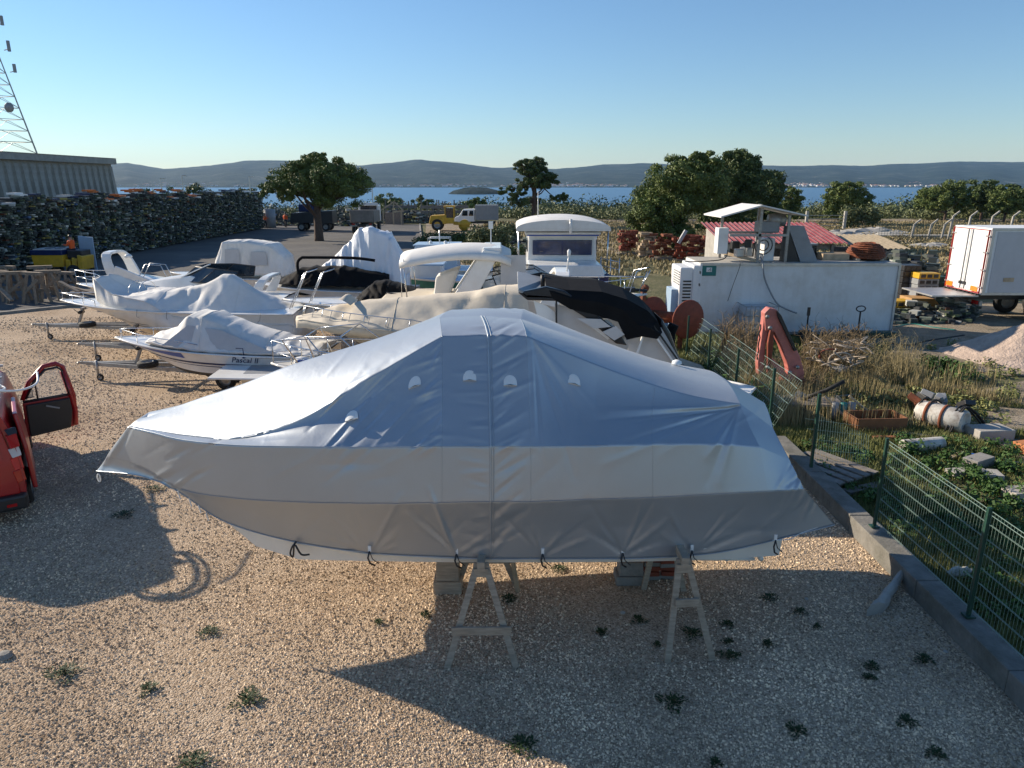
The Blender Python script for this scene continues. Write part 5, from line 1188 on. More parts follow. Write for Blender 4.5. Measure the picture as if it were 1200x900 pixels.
for i in range(3):
    a = 2*pi*i/3+.25; mb = MB(); mb.tube([(lw(0)*cos(a), lw(0)*sin(a), 0), (lw(zt)*cos(a), lw(zt)*sin(a), zt)], [.15, .07], 6); mb.build('mast_leg', M['galv'], tw)
for k in range(18):
    z0, z1 = zt*k/18, zt*(k+1)/18; mb = MB()
    for i in range(3):
        a, b_ = 2*pi*i/3+.25, 2*pi*(i+1)/3+.25
        A0, B0, A1, B1 = Vector((lw(z0)*cos(a), lw(z0)*sin(a), z0)), Vector((lw(z0)*cos(b_), lw(z0)*sin(b_), z0)), Vector((lw(z1)*cos(a), lw(z1)*sin(a), z1)), Vector((lw(z1)*cos(b_), lw(z1)*sin(b_), z1))
        mb.tube([A0, (A1+B1)/2], .035, 4); mb.tube([B0, (A1+B1)/2], .035, 4); mb.tube([A1, B1], .04, 4)
    mb.build('bracing', M['galv'], tw)
for px, py, r in ((11, 126, .7),):
    v = V(px, py, 115)-Vector(tw.location); mb = MB(); mb.lathe([(.05, .3), (r*.7, .15), (r, 0), (r, -.15), (.05, -.2)], 16, v, 'Y'); mb.build('dish', M['greypaint'], tw, True)
for px, py, h_ in ((2, 24, 1.3), (10, 54, 1.5), (17, 80, 1.2)):
    v = V(px, py, 116)-Vector(tw.location); mb = MB(); mb.box(v, (.35, .3, h_)); mb.bar(v-Vector((0, 0, .4)), v-Vector((1.4, -1, .4)), .1, .1); mb.build('aerial', M['greypaint'], tw)
# ------------------------------------------------------------------ wall of stacked scrap
def scrap_mat():
    m = bpy.data.materials.new('mixed_scrap'); m.use_nodes = True; n = m.node_tree; L = n.links; b = n.nodes['Principled BSDF']; b.inputs['Roughness'].default_value = .6
    g = n.nodes.new('ShaderNodeNewGeometry'); r = n.nodes.new('ShaderNodeValToRGB'); r.color_ramp.interpolation = 'CONSTANT'
    cols = [(0, (.035, .045, .045)), (.22, (.06, .075, .06)), (.42, (.02, .025, .03)), (.58, (.11, .12, .10)), (.66, (.17, .20, .16)), (.76, (.07, .10, .05)), (.84, (.42, .42, .38)), (.91, (.34, .28, .08)), (.945, (.13, .04, .02)), (.965, (.08, .14, .26)), (.98, (.6, .58, .5))]
    e = r.color_ramp.elements; e[0].color = (*cols[0][1], 1); e[1].position = cols[1][0]; e[1].color = (*cols[1][1], 1)
    for p, c in cols[2:]: k = e.new(p); k.color = (*c, 1)
    L.new(g.outputs['Random Per Island'], r.inputs[0]); L.new(r.outputs[0], b.inputs['Base Color']); return m
M['scrap'] = scrap_mat()
BOXF = np.array([(0, 2, 3, 1), (4, 5, 7, 6), (0, 1, 5, 4), (2, 6, 7, 3), (0, 4, 6, 2), (1, 3, 7, 5)])
def boxes(c, d, rot):          # (n,3) centres, (n,3) sizes, (n,) turn about z
    sg = np.array([(x, y, z) for z in (-.5, .5) for y in (-.5, .5) for x in (-.5, .5)]); v = sg[None]*d[:, None, :]
    cs, sn = np.cos(rot)[:, None], np.sin(rot)[:, None]
    v = np.stack([v[..., 0]*cs-v[..., 1]*sn, v[..., 0]*sn+v[..., 1]*cs, v[..., 2]], 2)+c[:, None, :]
    return v.reshape(-1, 3), (BOXF[None]+8*np.arange(len(c))[:, None, None]).reshape(-1, 4)
R3 = np.random.default_rng(11)
LAB = ['tall', 'ragged', 'dense', 'dark', 'mottled']
NS = 34; YY = np.linspace(33, 91, NS)
side = ['nearest the loader', 'behind the loader', 'beside the grey plate']
NTH = 'first second third fourth fifth sixth seventh eighth ninth tenth eleventh twelfth thirteenth fourteenth fifteenth sixteenth seventeenth'.split()
for i, y in enumerate(YY):
    hgt = 4.5+R3.uniform(-.35, .3); org = 12 < i < 24
    lab = 'dark stack of scrap%s, %s from the %s end of the wall' % (' topped with orange' if org else '', NTH[i if i < 17 else 33-i], 'near' if i < 17 else 'far')
    t = thing('scrap_stack', lab, 'scrap stack', (-32.6, float(y), 0), 0, 'scrap stacks in the long wall along the road')
    n = 460; c = np.stack([R3.uniform(-1.2, 1.2, n), R3.uniform(-.66, .66, n), R3.uniform(.1, hgt-.05, n)], 1); c[:430, 0] = 1.12+R3.uniform(-.2, .28, 430)
    c[:430, 2] = np.round(c[:430, 2]/.13)*.13+.04
    d = np.stack([R3.uniform(.2, .5, n), R3.uniform(.10, .32, n), R3.uniform(.05, .13, n)], 1)
    v, f = boxes(c, d, R3.normal(0, .2, n)); link('scrap_parts', npmesh('scrap_parts', v, f, M['scrap']), t, kind='stuff')
    mb = MB(); mb.box((0, 0, hgt/2-.05), (2.0, 1.5, hgt-.2)); mb.build('core', M['plasblack'], t)
    for k in range(3 if org else 2):
        mb = MB(); mb.box((1.1-k*.25, R3.uniform(-.4, .4), hgt+.02+.1*k), (.5, R3.uniform(.5, 1.2), .12), rz=R3.uniform(-.15, .15)); mb.build('panel', M['orangep'] if org and k else M[('whitepaint', 'canvasgrey', 'plasblack', 'navy')[R3.integers(0, 4)]], t)
# ------------------------------------------------------------------ people
def person(label, loc, rz, pose='stand', top='orange', s=1.0, group=None):
    t = thing('person', label, 'person', loc, rz, group)
    J = {'pel': (0, 0, .95), 'wai': (0, 0, 1.1), 'che': (.02, 0, 1.32), 'nec': (.03, 0, 1.50), 'hd': (.05, 0, 1.62), 'crn': (.05, 0, 1.74)}
    sit = pose == 'sit'
    for sd, k in ((1, 'l'), (-1, 'r')):
        J['hip'+k] = (0, .1*sd, .9)
        J['kne'+k] = (.42, .14*sd, .92) if sit else ((.12 if sd > 0 else -.02), .12*sd, .5)
        J['ank'+k] = (.48, .14*sd, .48) if sit else ((.02 if sd > 0 else -.15), .12*sd, .08)
        J['toe'+k] = (J['ank'+k][0]+.2, .14*sd, J['ank'+k][2]-.05)
        J['sho'+k] = (.02, .2*sd, 1.42); J['elb'+k] = (.16 if sit or pose == 'reach' else .02, .27*sd, 1.17)
        J['wri'+k] = (.42, .2*sd, 1.2) if (sit or pose == 'reach') else (.12, .26*sd, .93)
        J['han'+k] = tuple(Vector(J['wri'+k])+(Vector((.10, 0, 0)) if (sit or pose == 'reach') else Vector((.02, 0, -.1))))
    rad = {'pel': (.15, .12), 'wai': (.14, .11), 'che': (.17, .13), 'nec': (.06, .06), 'hd': (.095, .11), 'crn': (.075, .08), 'hip': (.10, .1), 'kne': (.065, .065), 'ank': (.045, .045), 'toe': (.04, .03), 'sho': (.07, .07), 'elb': (.045, .045), 'wri': (.03, .03), 'han': (.04, .025)}
    names = list(J); idx = {n_: i for i, n_ in enumerate(names)}
    E_ = [('pel', 'wai'), ('wai', 'che'), ('che', 'nec'), ('nec', 'hd'), ('hd', 'crn')]
    for k in 'lr': E_ += [('pel', 'hip'+k), ('hip'+k, 'kne'+k), ('kne'+k, 'ank'+k), ('ank'+k, 'toe'+k), ('che', 'sho'+k), ('sho'+k, 'elb'+k), ('elb'+k, 'wri'+k), ('wri'+k, 'han'+k)]
    me = bpy.data.meshes.new('body'); me.from_pydata([J[n_] for n_ in names], [(idx[a], idx[b]) for a, b in E_], []); me.materials.append(M['skin'])
    o = link('body', me, t); o.modifiers.new('skin', 'SKIN')
    for n_ in names:
        r = rad.get(n_) or rad[n_[:3]]; me.skin_vertices[0].data[idx[n_]].radius = r
    me.skin_vertices[0].data[0].use_root = True
    sb = o.modifiers.new('sub', 'SUBSURF'); sb.levels = 1; sb.render_levels = 1
    mb = MB(); rings = []
    for z, rx, ry in ((.95, .15, .2), (1.1, .15, .19), (1.3, .17, .22), (1.42, .14, .22), (1.49, .07, .1)): rings.append([Vector((.02+rx*cos(a), ry*sin(a), z)) for a in [2*pi*k/12 for k in range(12)]])
    mb.grid(rings, closed=True)
    for k in 'lr': mb.tube([J['sho'+k], J['elb'+k], Vector(J['elb'+k]).lerp(Vector(J['wri'+k]), .85)], [.085, .065, .05], 8)
    mb.build('jacket', M[top], t, True)
    mb = MB(); rings = []
    for k in 'lr': mb.tube([J['hip'+k], J['kne'+k], J['ank'+k]], [.12, .085, .065], 8)
    mb.lathe([(.15, .82), (.17, .98)], 12); mb.build('trousers', M['darkcloth'], t, True)
    mb = MB()
    for k in 'lr': mb.tube([J['ank'+k], J['toe'+k]], [.05, .045], 6)
    mb.build('shoe', M['plasblack'], t)
    mb = MB(); mb.lathe([(.105, 1.63), (.11, 1.70), (.08, 1.77), (.01, 1.79)], 12, (.04, 0, 0)); mb.build('hair', M['plasblack'], t, True)
    if s != 1: t.scale = (s, s, s)
    return t
# loader with its driver in front of the scrap wall
lp = V(72, 316, 44); lp.z = 0
ld = thing('yellow_loader', 'old yellow loader with a grey lidded bin in front of the scrap wall', 'loader', lp, 0)
mb = MB(); mb.prism([(-1.1, -.8, .65), (.65, -.8, .65), (.75, -.8, 1.35), (-1.2, -.8, 1.35)], (0, 1.6, 0)); mb.build('bin', M['yellow'], ld, bevel=.03)
mb = MB(); mb.box((-.25, 0, 1.5), (1.9, 1.7, .3)); mb.build('bin_lid', M['navy'], ld, bevel=.03)
mb = MB(); mb.box((-.2, 0, 1.68), (1.7, 1.5, .05)); mb.build('lid_plate', M['canvasgrey'], ld)
for x in (-.4, .2): mb = MB(); mb.box((x, -.1, 1.72), (.35, .5, .03)); mb.build('vent', M['plasblack'], ld)
for x, z in ((.85, .7), (1.25, .8), (1.6, .95)): mb = MB(); mb.prism([(x-.15, -.7, z-.5), (x+.12, -.7, z-.5), (x+.2, -.7, z+.3), (x-.1, -.7, z+.4)], (0, 1.3, 0)); mb.build('counterweight', M['yellow'], ld, bevel=.04)
mb = MB(); mb.box((1.25, 0, 1.35), (.9, 1.0, .5)); mb.build('seat_box', M['plasblack'], ld, bevel=.05)
for x in (-.7, 1.2):
    for y in (-.75, .75): wheel(ld, (x, y, .38), .38, .25)
person('driver in an orange jacket and dark cap sitting on the yellow loader', (lp.x+.9, 44, .72), PI, 'sit')
g0 = V(104, 304, 45.5); g0.z = 0
mb = MB(); mb.box((0, 0, 1.2), (.9, .08, 2.2), rot=(.12, .08, 0)); single('leaning_plate', mb.xf(Matrix.Translation(g0)), M['gelblue'], 'blue grey sheet propped against the scrap wall by the loader', 'metal sheet', g0)
for i, (px, Y, lab) in enumerate(((311, 93, 'leftmost worker in an orange vest at the far end of the scrap wall'), (335, 95, 'worker in an orange red vest walking in the middle of the far yard'), (352, 97, 'worker in an orange vest nearest the dark lorry'), (304, 99, 'worker half hidden behind the grey bin at the wall end'))):
    if i == 3: continue
    q = V(px, 266, Y); person(lab, (q.x, Y, 0), (0, 1.2, 2.6)[i], ('reach', 'stand', 'reach')[i], s=1.05)
# grey bin, dark flatbed, tipper lorry, shed frame, roller, crew cab
q = V(317, 266, 94); t = thing('grey_bin', 'upright grey cylindrical bin at the end of the scrap wall', 'bin', (q.x, 94, 0)); mb = MB(); mb.lathe([(0.01, 0), (.7, 0), (.75, 2.3), (.01, 2.4)], 18); mb.build('shell', M['greypaint'], t, True)
q = V(372, 268, 88); t = thing('dark_flatbed_lorry', 'black open lorry body standing behind the road pine', 'lorry', (q.x, 88, 0), 0)
mb = MB(); mb.prism([(-2.9, -1.2, 1.0), (2.2, -1.2, .9), (2.2, -1.2, 2.4), (-2.7, -1.2, 2.1)], (0, 2.4, 0)); mb.build('body', M['plasblack'], t, bevel=.04)
mb = MB(); mb.box((-.7, 0, 2.7), (2.2, 2.2, .9)); mb.build('load', M['navy'], t, bevel=.1)
for x in (-1.6, 1.3): [wheel(t, (x, y, .5), .5, .3) for y in (-1.0, 1.0)]
q = V(429, 272, 84); t = thing('grey_tipper_lorry', 'dusty grey tipper lorry seen from behind on the asphalt beyond the tarped boat', 'lorry', (q.x, 84, 0), radians(92))
M['dusty'] = mat('dusty_grey_paint', (.22, .2, .18), .7, var=.15, dirt=(.12, .1, .08))
mb = MB(); mb.prism([(-2.2, -1.35, 1.25), (2.4, -1.35, 1.25), (2.4, -1.35, 2.5), (-2.45, -1.35, 2.65)], (0, 2.7, 0)); mb.build('tipper_body', M['dusty'], t, bevel=.05)
mb = MB(); mb.box((-2.42, 0, 1.95), (.1, 2.5, 1.25)); mb.build('tailboard', M['dusty'], t, bevel=.03)
mb = MB(); mb.box((3.5, 0, 2.1), (1.7, 2.4, 1.9)); c_ = mb.build('cab', M['whitepaint'], t, bevel=.12)
mb = MB(); mb.box((2.62, 0, 2.75), (.05, 1.9, .45)); mb.build('window', M['glass'], c_)
mb = MB(); mb.box((2.5, 0, 3.15), (.2, 2.3, .3)); mb.box((1.2, 1.2, 2.9), (2.2, .1, .4)); mb.build('headboard', M['whitepaint'], t, bevel=.03)
mb = MB(); mb.box((.4, 0, .95), (6.4, .9, .25)); mb.build('chassis', M['plasblack'], t)
for x in (-1.7, -.6, 3.3):
    for y in (-1.05, 1.05): wheel(t, (x, y, .52), .52, .34)
for y in (-.95, .95): mb = MB(); mb.box((-2.55, y, 1.1), (.06, .3, .14)); mb.build('tail_lamp', M['lampred'], t)
mb = MB(); mb.box((-2.5, 0, .95), (.1, 2.4, .2)); mb.build('rear_bar', M['galv'], t)
q = V(463, 262, 101); t = thing('shed_frame', 'small open shed with a pale gable frame at the far edge of the asphalt', 'shed', (q.x, 101, 0))
for x in (-1.6, -.2, .9): mb = MB(); mb.bar((x, 0, 0), (x, 0, 1.9), .16); mb.build('post', M['woodpale'], t)
for a, b_ in (((-2.6, 0, 1.5), (0, 0, 3.1)), ((0, 0, 3.1), (1.2, 0, 1.9)), ((-.2, 0, 1.8), (1.3, 0, 1.8)), ((-.2, 0, 2), (0, 0, 3.1))): mb = MB(); mb.bar(a, b_, .15); mb.build('rafter', M['woodpale'], t)
mb = MB(); mb.box((-.3, 1.2, .8), (2.6, .1, 1.6)); mb.build('back_wall', M['woodgrey'], t)
q = V(524, 270, 88); t = thing('yellow_roller', 'yellow road roller parked on the sandy clearing', 'road roller', (q.x-.2, 88, 0), 0)
mb = MB(); mb.prism([(-1.9, -.8, .8), (.2, -.8, .8), (.2, -.8, 1.9), (-1.7, -.8, 1.8)], (0, 1.6, 0)); mb.build('engine_hood', M['yellow'], t, bevel=.1)
mb = MB(); mb.box((.5, 0, 1.2), (1.1, 1.4, .7)); mb.build('platform', M['yellow'], t, bevel=.05)
mb = MB(); mb.box((.55, 0, 2.1), (1.1, 1.3, 1.2)); mb.build('cab_glass', M['glass'], t, bevel=.05)
for x in (.05, 1.1):
    for y in (-.68, .68): mb = MB(); mb.bar((x, y, 1.5), (x, y, 2.8), .1); mb.build('cab_pillar', M['yellow'], t)
mb = MB(); mb.box((.57, 0, 2.85), (1.4, 1.6, .14)); mb.build('cab_roof', M['yellow'], t, bevel=.04)
mb = MB(); mb.bar((1.0, 0, .9), (2.2, 0, .8), .5, .4); mb.box((2.3, -.8, .85), (1.5, .12, .3)); mb.box((2.3, .8, .85), (1.5, .12, .3)); mb.build('drum_frame', M['yellow'], t, bevel=.03)
mb = MB(); mb.lathe([(.01, -.75), (.65, -.75), (.65, .75), (.01, .75)], 24, (2.3, 0, .66), 'Y'); mb.build('drum', M['yellow'], t, True)
for y in (-.7, .7): wheel(t, (-.9, y, .7), .7, .35)
q = V(562, 268, 96); t = thing('crew_cab_truck', 'white crew cab truck with a grey box body parked behind the yellow roller', 'truck', (q.x-.3, 96, 0), PI)
mb = MB(); mb.prism([(.3, -.95, .7), (2.9, -.95, .7), (2.9, -.95, 1.2), (2.3, -.95, 1.45), (1.8, -.95, 2.25), (.3, -.95, 2.3)], (0, 1.9, 0)); c_ = mb.build('cab', M['whitepaint'], t, bevel=.06)
for x0, x1 in ((.45, 1.05), (1.2, 1.95)):
    mb = MB(); mb.prism([(x0, .96, 1.45), (x1, .96, 1.45), (x1-.15, .96, 2.08), (x0, .96, 2.08)], (0, .02, 0)); mb.build('window', M['glass'], c_)
mb = MB(); mb.box((-1.3, 0, 1.85), (3.0, 2.0, 1.9)); mb.build('box_body', M['greypaint'], t, bevel=.03)
mb = MB(); mb.box((0, 0, .6), (4.8, .8, .25)); mb.build('chassis', M['plasblack'], t)
for x in (-1.8, 2.0): [wheel(t, (x, y, .36), .36, .24) for y in (-.85, .85)]
# heaps of scrap, timber stacks beyond the road
def heap(name, label, px0, px1, Y0, Y1, n, h, sz, m, cat='scrap heap', seed=1, kind='stuff', flat=.5):
    R = np.random.default_rng(seed); u = R.random(n); Y = R.uniform(Y0, Y1, n); X = (px0+(px1-px0)*u-600)/F*Y*.98
    hh = h*(.3+.7*np.abs(np.sin(u*9+seed)))*R.random(n); c = np.stack([X, Y, hh*np.sin(np.pi*np.clip((Y-Y0)/(Y1-Y0), .05, .95))], 1)
    d = R.uniform(.3, 1.3, (n, 3))*sz; d[:, 2] *= flat
    v, f = boxes(c, d, R.uniform(0, 3, n)); o = link(name, npmesh(name, v, f, m)); props(o, label, cat, kind=kind); return o
heap('scrap_heap', 'pale and rusty mixed scrap heaped behind the workers at the far end', 300, 415, 98, 108, 1500, 2.6, .42, M['scrap'], seed=3)
heap('scrap_heap', 'dark scrap machinery heaped beyond the asphalt, left of the yellow roller', 440, 512, 104, 110, 900, 2.3, .45, M['scrap'], seed=5)
heap('scrap_heap', 'red and white scrap heap between the road pine and the grey lorry', 398, 418, 97, 103, 260, 2.6, .5, M['scrap'], seed=6)
heap('board_heap', 'grey boards and scrap lying behind the domed awning boat', 575, 640, 62, 70, 260, .9, .5, M['scrap'], seed=8, cat='board heap')
for k, (px, Y) in enumerate(((512, 106), (530, 107), (470, 108))):
    q = V(px, 262, Y); t = thing('timber_rack', ('tall dark timber rack right behind the yellow roller', 'dark timber rack behind the crew cab truck', 'dark timber rack beside the small open shed')[k], 'rack', (q.x, Y, 0), 0)
    for i in range(6): mb = MB(); mb.bar((-2.2+i*.85, 0, 0), (-2.2+i*.85, .1, 3.2-.2*(i % 3)), .16); mb.build('post', M['woodgrey'], t)
    for z in (.8, 1.5, 2.2): mb = MB(); mb.bar((-2.4, .2, z), (2.4, .2, z), .3, .4); mb.build('plank_bundle', M['woodgrey'], t)
# far lamp posts
for i, (px, tp) in enumerate(((192, 209), (217, 206), (295, 207), (437, 212))):
    q = V(px, 240, 140); zt_ = V(px, tp, 140).z; t = thing('lamp_post', ('far thin lamp post above the scrap wall, leftmost of four', 'second far lamp post above the scrap wall', 'far pale lamp post at the end of the scrap wall', 'thin far lamp post standing before the water')[i], 'lamp post', (q.x, 140, -1.3), 0, 'far lamp posts')
    mb = MB(); mb.tube([(0, 0, 0), (0, 0, zt_+1.3)], [.14, .09], 6); mb.build('pole', M['alu'], t); mb = MB(); mb.box((.4, 0, zt_+1.3), (.9, .3, .12)); mb.build('lamp_head', M['alu'], t)
# ------------------------------------------------------------------ pile of old timber trestles
r_ = random.Random(8)
for k, (px, py, dx) in enumerate(((4, 352, 0), (22, 354, .3), (44, 355, 0), (62, 352, .4), (80, 345, 0), (12, 345, .6), (52, 345, .2))):
    q = G(px, py); t = thing('old_trestle', ('grey timber trestle at the left edge of the trestle row', 'tall timber trestle with a sunlit cap, left one of the pair', 'broad timber trestle with a sunlit cap in the middle of the row', 'leaning timber trestle right of the broad one', 'low trestle with a long board, nearest the bow rail', 'trestle behind the left edge one', 'trestle half hidden behind the broad one')[k], 'trestle', q, r_.uniform(-.4, .4), 'old timber trestles by the loader')
    hh = 1.35-(.3 if k in (4,) else 0)
    for x in (-.35, .35):
        for y in (-.4, .4): mb = MB(); mb.bar((x*1.2+dx*.2, y, 0), (x*.5, y*.35, hh), .10, .13); mb.build('leg', M['oldwood'], t)
    mb = MB(); mb.bar((-.55, 0, hh+.05), (.55, 0, hh+.05), .24, .14); mb.build('cap_beam', M['oldwood'], t)
    mb = MB(); mb.bar((-.5, -.32, .35), (.55, -.25, hh-.2), .04, .14); mb.build('brace', M['oldwood'], t)
    mb = MB(); mb.bar((-.55, .3, .55), (.55, .3, .6), .04, .14); mb.build('brace', M['oldwood'], t)
for k, (a, b_) in enumerate((((78, 335), (120, 346)), ((70, 330), (92, 342)), ((0, 338), (14, 352)))):
    A, B_ = V(a[0], a[1], 32.5), V(b_[0], b_[1], 32); mb = MB(); mb.bar(A, B_, .16, .07)
    single('loose_beam', mb, M['oldwood'], ('long grey beam sloping down to the right from the trestle row', 'short beam leaning across the last trestle', 'thin board leaning at the left end of the trestle row')[k], 'beam', tuple(A))
# ------------------------------------------------------------------ right side: refrigerated container and what stands on it
XL, XR, YF, YB, HC = 6.95, 14.25, 26.3, 28.7, 2.66
rc = thing('white_container', 'long white insulated container with a cooling unit at its left end', 'container', (XL, YF, 0))
LC = XR-XL
mb = MB(); mb.box((LC/2, 1.2, HC/2+.06), (LC, 2.4, HC-.12)); mb.build('body', M['boxwhite'], rc, bevel=.02)
mb = MB(); mb.box((LC/2, 1.2, HC+.012), (LC-.05, 2.35, .03)); mb.build('roof', M['concpale'], rc)
for z in (.08, HC-.02): mb = MB(); mb.box((LC/2, -.02, z), (LC+.06, .06, .09)); mb.build('rail', M['alu'], rc)
for x in (0, LC): mb = MB(); mb.box((x, -.02, HC/2), (.08, .07, HC)); mb.build('corner_post', M['alu' if x else 'whitepaint'], rc)
mb = MB(); mb.box((LC+.03, .5, HC/2), (.04, 1.0, HC-.1)); mb.build('end_edge', M['woodpale'], rc)
for x, m_ in ((-.22, 'whitepaint'), (-.52, 'whitepaint')):
    pass
mb = MB(); mb.box((-.14, .9, 1.35), (.26, 1.9, 2.5)); mb.build('unit_frame', M['whitepaint'], rc, bevel=.03)
mb = MB(); mb.box((-.50, .75, 1.35), (.5, 1.5, 2.35)); cu_ = mb.build('cooling_unit', M['whitepaint'], rc, bevel=.05)
for k in range(8): mb = MB(); mb.box((-.47, -.006, 2.02-k*.12), (.30, .025, .055)); mb.build('louvre', M['plasblack'], cu_)
mb = MB(); mb.box((-.47, -.006, .72), (.38, .03, .55)); mb.build('grille', M['plasblack'], cu_)
for k in range(6): mb = MB(); mb.box((-.765, .5, 2.35-k*.09), (.03, .9, .035)); mb.build('louvre', M['greypaint'], cu_)
mb = MB(); mb.box((-.85, .6, .95), (.3, .9, 1.5)); mb.build('side_cabinet', M['gelblue'], cu_, bevel=.02)
for z in (2.35, 1.9, 1.2, .9): mb = MB(); mb.box((-.03, -.035, z), (.06, .04, .1)); mb.build('hinge', M['alu'], rc)
sg = V(831, 316, YF-.01); mb = MB(); mb.box(sg-Vector((XL, YF, 0)), (.52, .02, .45)); s_ = mb.build('sign', M['teal'], rc)
mb = MB(); c_ = sg-Vector((XL, YF, 0))+Vector((0, -.014, 0)); mb.box(c_, (.20, .01, .16)); mb.build('sign_mark', M['whitepaint'], s_)
mb = MB(); mb.bar(c_+Vector((-.05, -.01, -.05)), c_+Vector((.05, -.01, .05)), .03, .008); mb.bar(c_+Vector((.05, -.01, .06)), c_+Vector((.05, -.01, -.06)), .03, .008); mb.build('sign_mark', M['plasblack'], s_)
def cable(label, pts, r, m='rubber', name='cable', group=None):
    P = cr(pts, 6); mb = MB(); mb.tube(P, r, 6); return single(name, mb, M[m], label, 'cable', tuple(P[0]), group, smooth=True)
cable('thick grey cable hanging from the machinery stand down the container side', [(9.3, 27, 2.9), (9.15, 26.15, 2.72), (9.3, 26.15, 2.1), (9.75, 26.1, 1.3), (10.1, 26.0, 1.05), (10.5, 25.9, .9)], .03, 'greypaint')
cable('thin dark wire hanging down the container side left of the thick cable', [(8.4, 26.5, 2.75), (8.35, 26.2, 2.6), (8.15, 26.18, 1.9), (8.0, 26.18, 1.3)], .01)
# machinery stand with pitched canopy on the roof
gs = thing('machinery_stand', 'machinery stand with a small pitched white canopy on top of the white container', 'machinery', (9.0, 27.4, HC+.03))
P0 = [(858, 303), (890, 303), (868, 300), (908, 303)]
posts = [(-.75, .85, 2.0), (-.15, -.85, 2.05), (.55, .9, 2.3), (1.05, -.75, 2.05)]
for x, y, z in ((-.85, .8, 1.75), (.35-.25, -.8, 1.95), (.55, .8, 2.05), (1.15, -.75, 1.75)):
    mb = MB(); mb.bar((x, y, 0), (x, y, z), .09); mb.build('post', M['galv'], gs)
mb = MB(); mb.prism([(-1.45, -1.1, 1.62), (-.0, -1.1, 2.02), (-.0, -1.1, 2.07), (-1.45, -1.1, 1.67)], (0, 2.4, 0))
mb.v = [v+Vector((0, 0, .0)) for v in mb.v]; mb.build('canopy_panel', M['canvas'], gs)
mb = MB(); mb.prism([(.01, -1.1, 2.02), (1.7, -1.1, 1.66), (1.7, -1.1, 1.71), (.01, -1.1, 2.07)], (0, 2.4, 0)); mb.build('canopy_panel', M['canvas'], gs)
for y in (-.8, .8): mb = MB(); mb.bar((-1.0, y, .98), (1.15, y, .98), .09); mb.build('shelf_beam', M['galv'], gs)
mb = MB(); mb.bar((-.9, .3, .25), (.1, -.8, .05), .1); mb.build('skid', M['woodpale'], gs)
mb = MB(); mb.box((-1.15, -.3, .75), (.38, .5, .95)); mb.build('control_box', M['whitepaint'], gs, bevel=.02)
mb = MB(); mb.box((.55, -.2, 1.25), (.75, .7, .42)); mb.build('motor_housing', M['greypaint'], gs, bevel=.06)
mb = MB(); mb.lathe([(.01, -.3), (.22, -.3), (.26, 0), (.22, .3), (.01, .3)], 14, (.85, -.3, 1.5), 'X'); mb.build('motor', M['galv'], gs, True)
mb = MB(); mb.box((.62, -.2, .42), (.4, .6, .85)); mb.build('tank', M['whitepaint'], gs, bevel=.04)
mb = MB()
for a in (.18, .32): mb.lathe([(a, -.04), (a+.03, 0), (a, .04)], 16, (.35, -.6, .6), 'Y')
mb.build('pulley', M['plasblack'], gs)
for q in ((-.45, -.3, .3), (-.2, -.1, .35), (-.5, .1, .55), (-.15, -.4, .65), (0, 0, .3)): mb = MB(); mb.box(q, (.25, .3, .3), rz=q[0]*3); mb.build('engine_block', M['plasblack'] if q[2] > .4 else M['alu'], gs, bevel=.03)
mb = MB(); mb.tube(cr([(-.9, -.4, .4), (-1.2, -.9, .12), (-2.2, -1.0, .04), (-2.6, -.9, .04)], 5), .02, 5); mb.build('hose', M['rubber'], gs, True)
mb = MB(); mb.prism([(1.15, -.7, 1.3), (1.75, -.7, 1.3), (2.4, -.7, 0), (1.75, -.7, 0)], (0, .5, 0)); mb.build('side_plate', M['greypaint'], gs, bevel=.01)
mb = MB(); mb.prism([(1.15, -.69, 1.28), (1.7, -.69, 0), (1.1, -.69, 0)], (0, .4, 0)); mb.build('side_plate', M['plasblack'], gs)
def bench():
    q = V(948, 300, 28.0); t = thing('work_bench', 'low dark work bench with a grey board on top, on the container roof', 'bench', (q.x-.3, 28.0, HC+.03))
    mb = MB(); mb.box((0, 0, .55), (1.0, .5, .06)); mb.build('board', M['greypaint'], t); mb = MB(); mb.box((0, 0, .28), (.9, .45, .28)); mb.build('box', M['plasblack'], t)
    for x in (-.45, .45): mb = MB(); mb.box((x, 0, .26), (.06, .45, .5)); mb.build('leg', M['plasblack'], t)
bench()
q = V(975, 302, 27.6); t = thing('wooden_tray', 'pale wooden tray on the container roof beside the rusty coil', 'tray', (q.x, 27.6, HC+.03))
for k in range(3): mb = MB(); mb.box((0, -.25+.25*k, .12+.03*(k % 2)), (1.0, .2, .24)); mb.build('board', M['woodpale'], t)
q = V(1013, 304, 27.6); t = thing('rusty_coil', 'big coil of rusty wire lying on the right end of the container roof', 'wire coil', (q.x, 27.6, HC+.03))
r_ = random.Random(4)
for k in range(46):
    z = .1+.52*(k/46); R_ = .68*(1-.55*(k/46)**3); o_ = r_.uniform(-.04, .04); mb = MB(); mb.tube([(R_*cos(a)*(1+o_)+o_, R_*sin(a)+o_, z+.03*sin(a*2+k)) for a in [2*pi*i/20 for i in range(20)]], .022, 4, closed=True); mb.build('wire_turn', M['rust'], t)
mb = MB(); mb.lathe([(.01, .62), (.35, .6), (.62, .35), (.63, .08), (.01, .05)], 20); mb.build('core', M['rust'], t, True)
for x in (-.5, .4): mb = MB(); mb.box((x, 0, .04), (.15, 1.1, .08)); mb.build('skid', M['wood'], t)
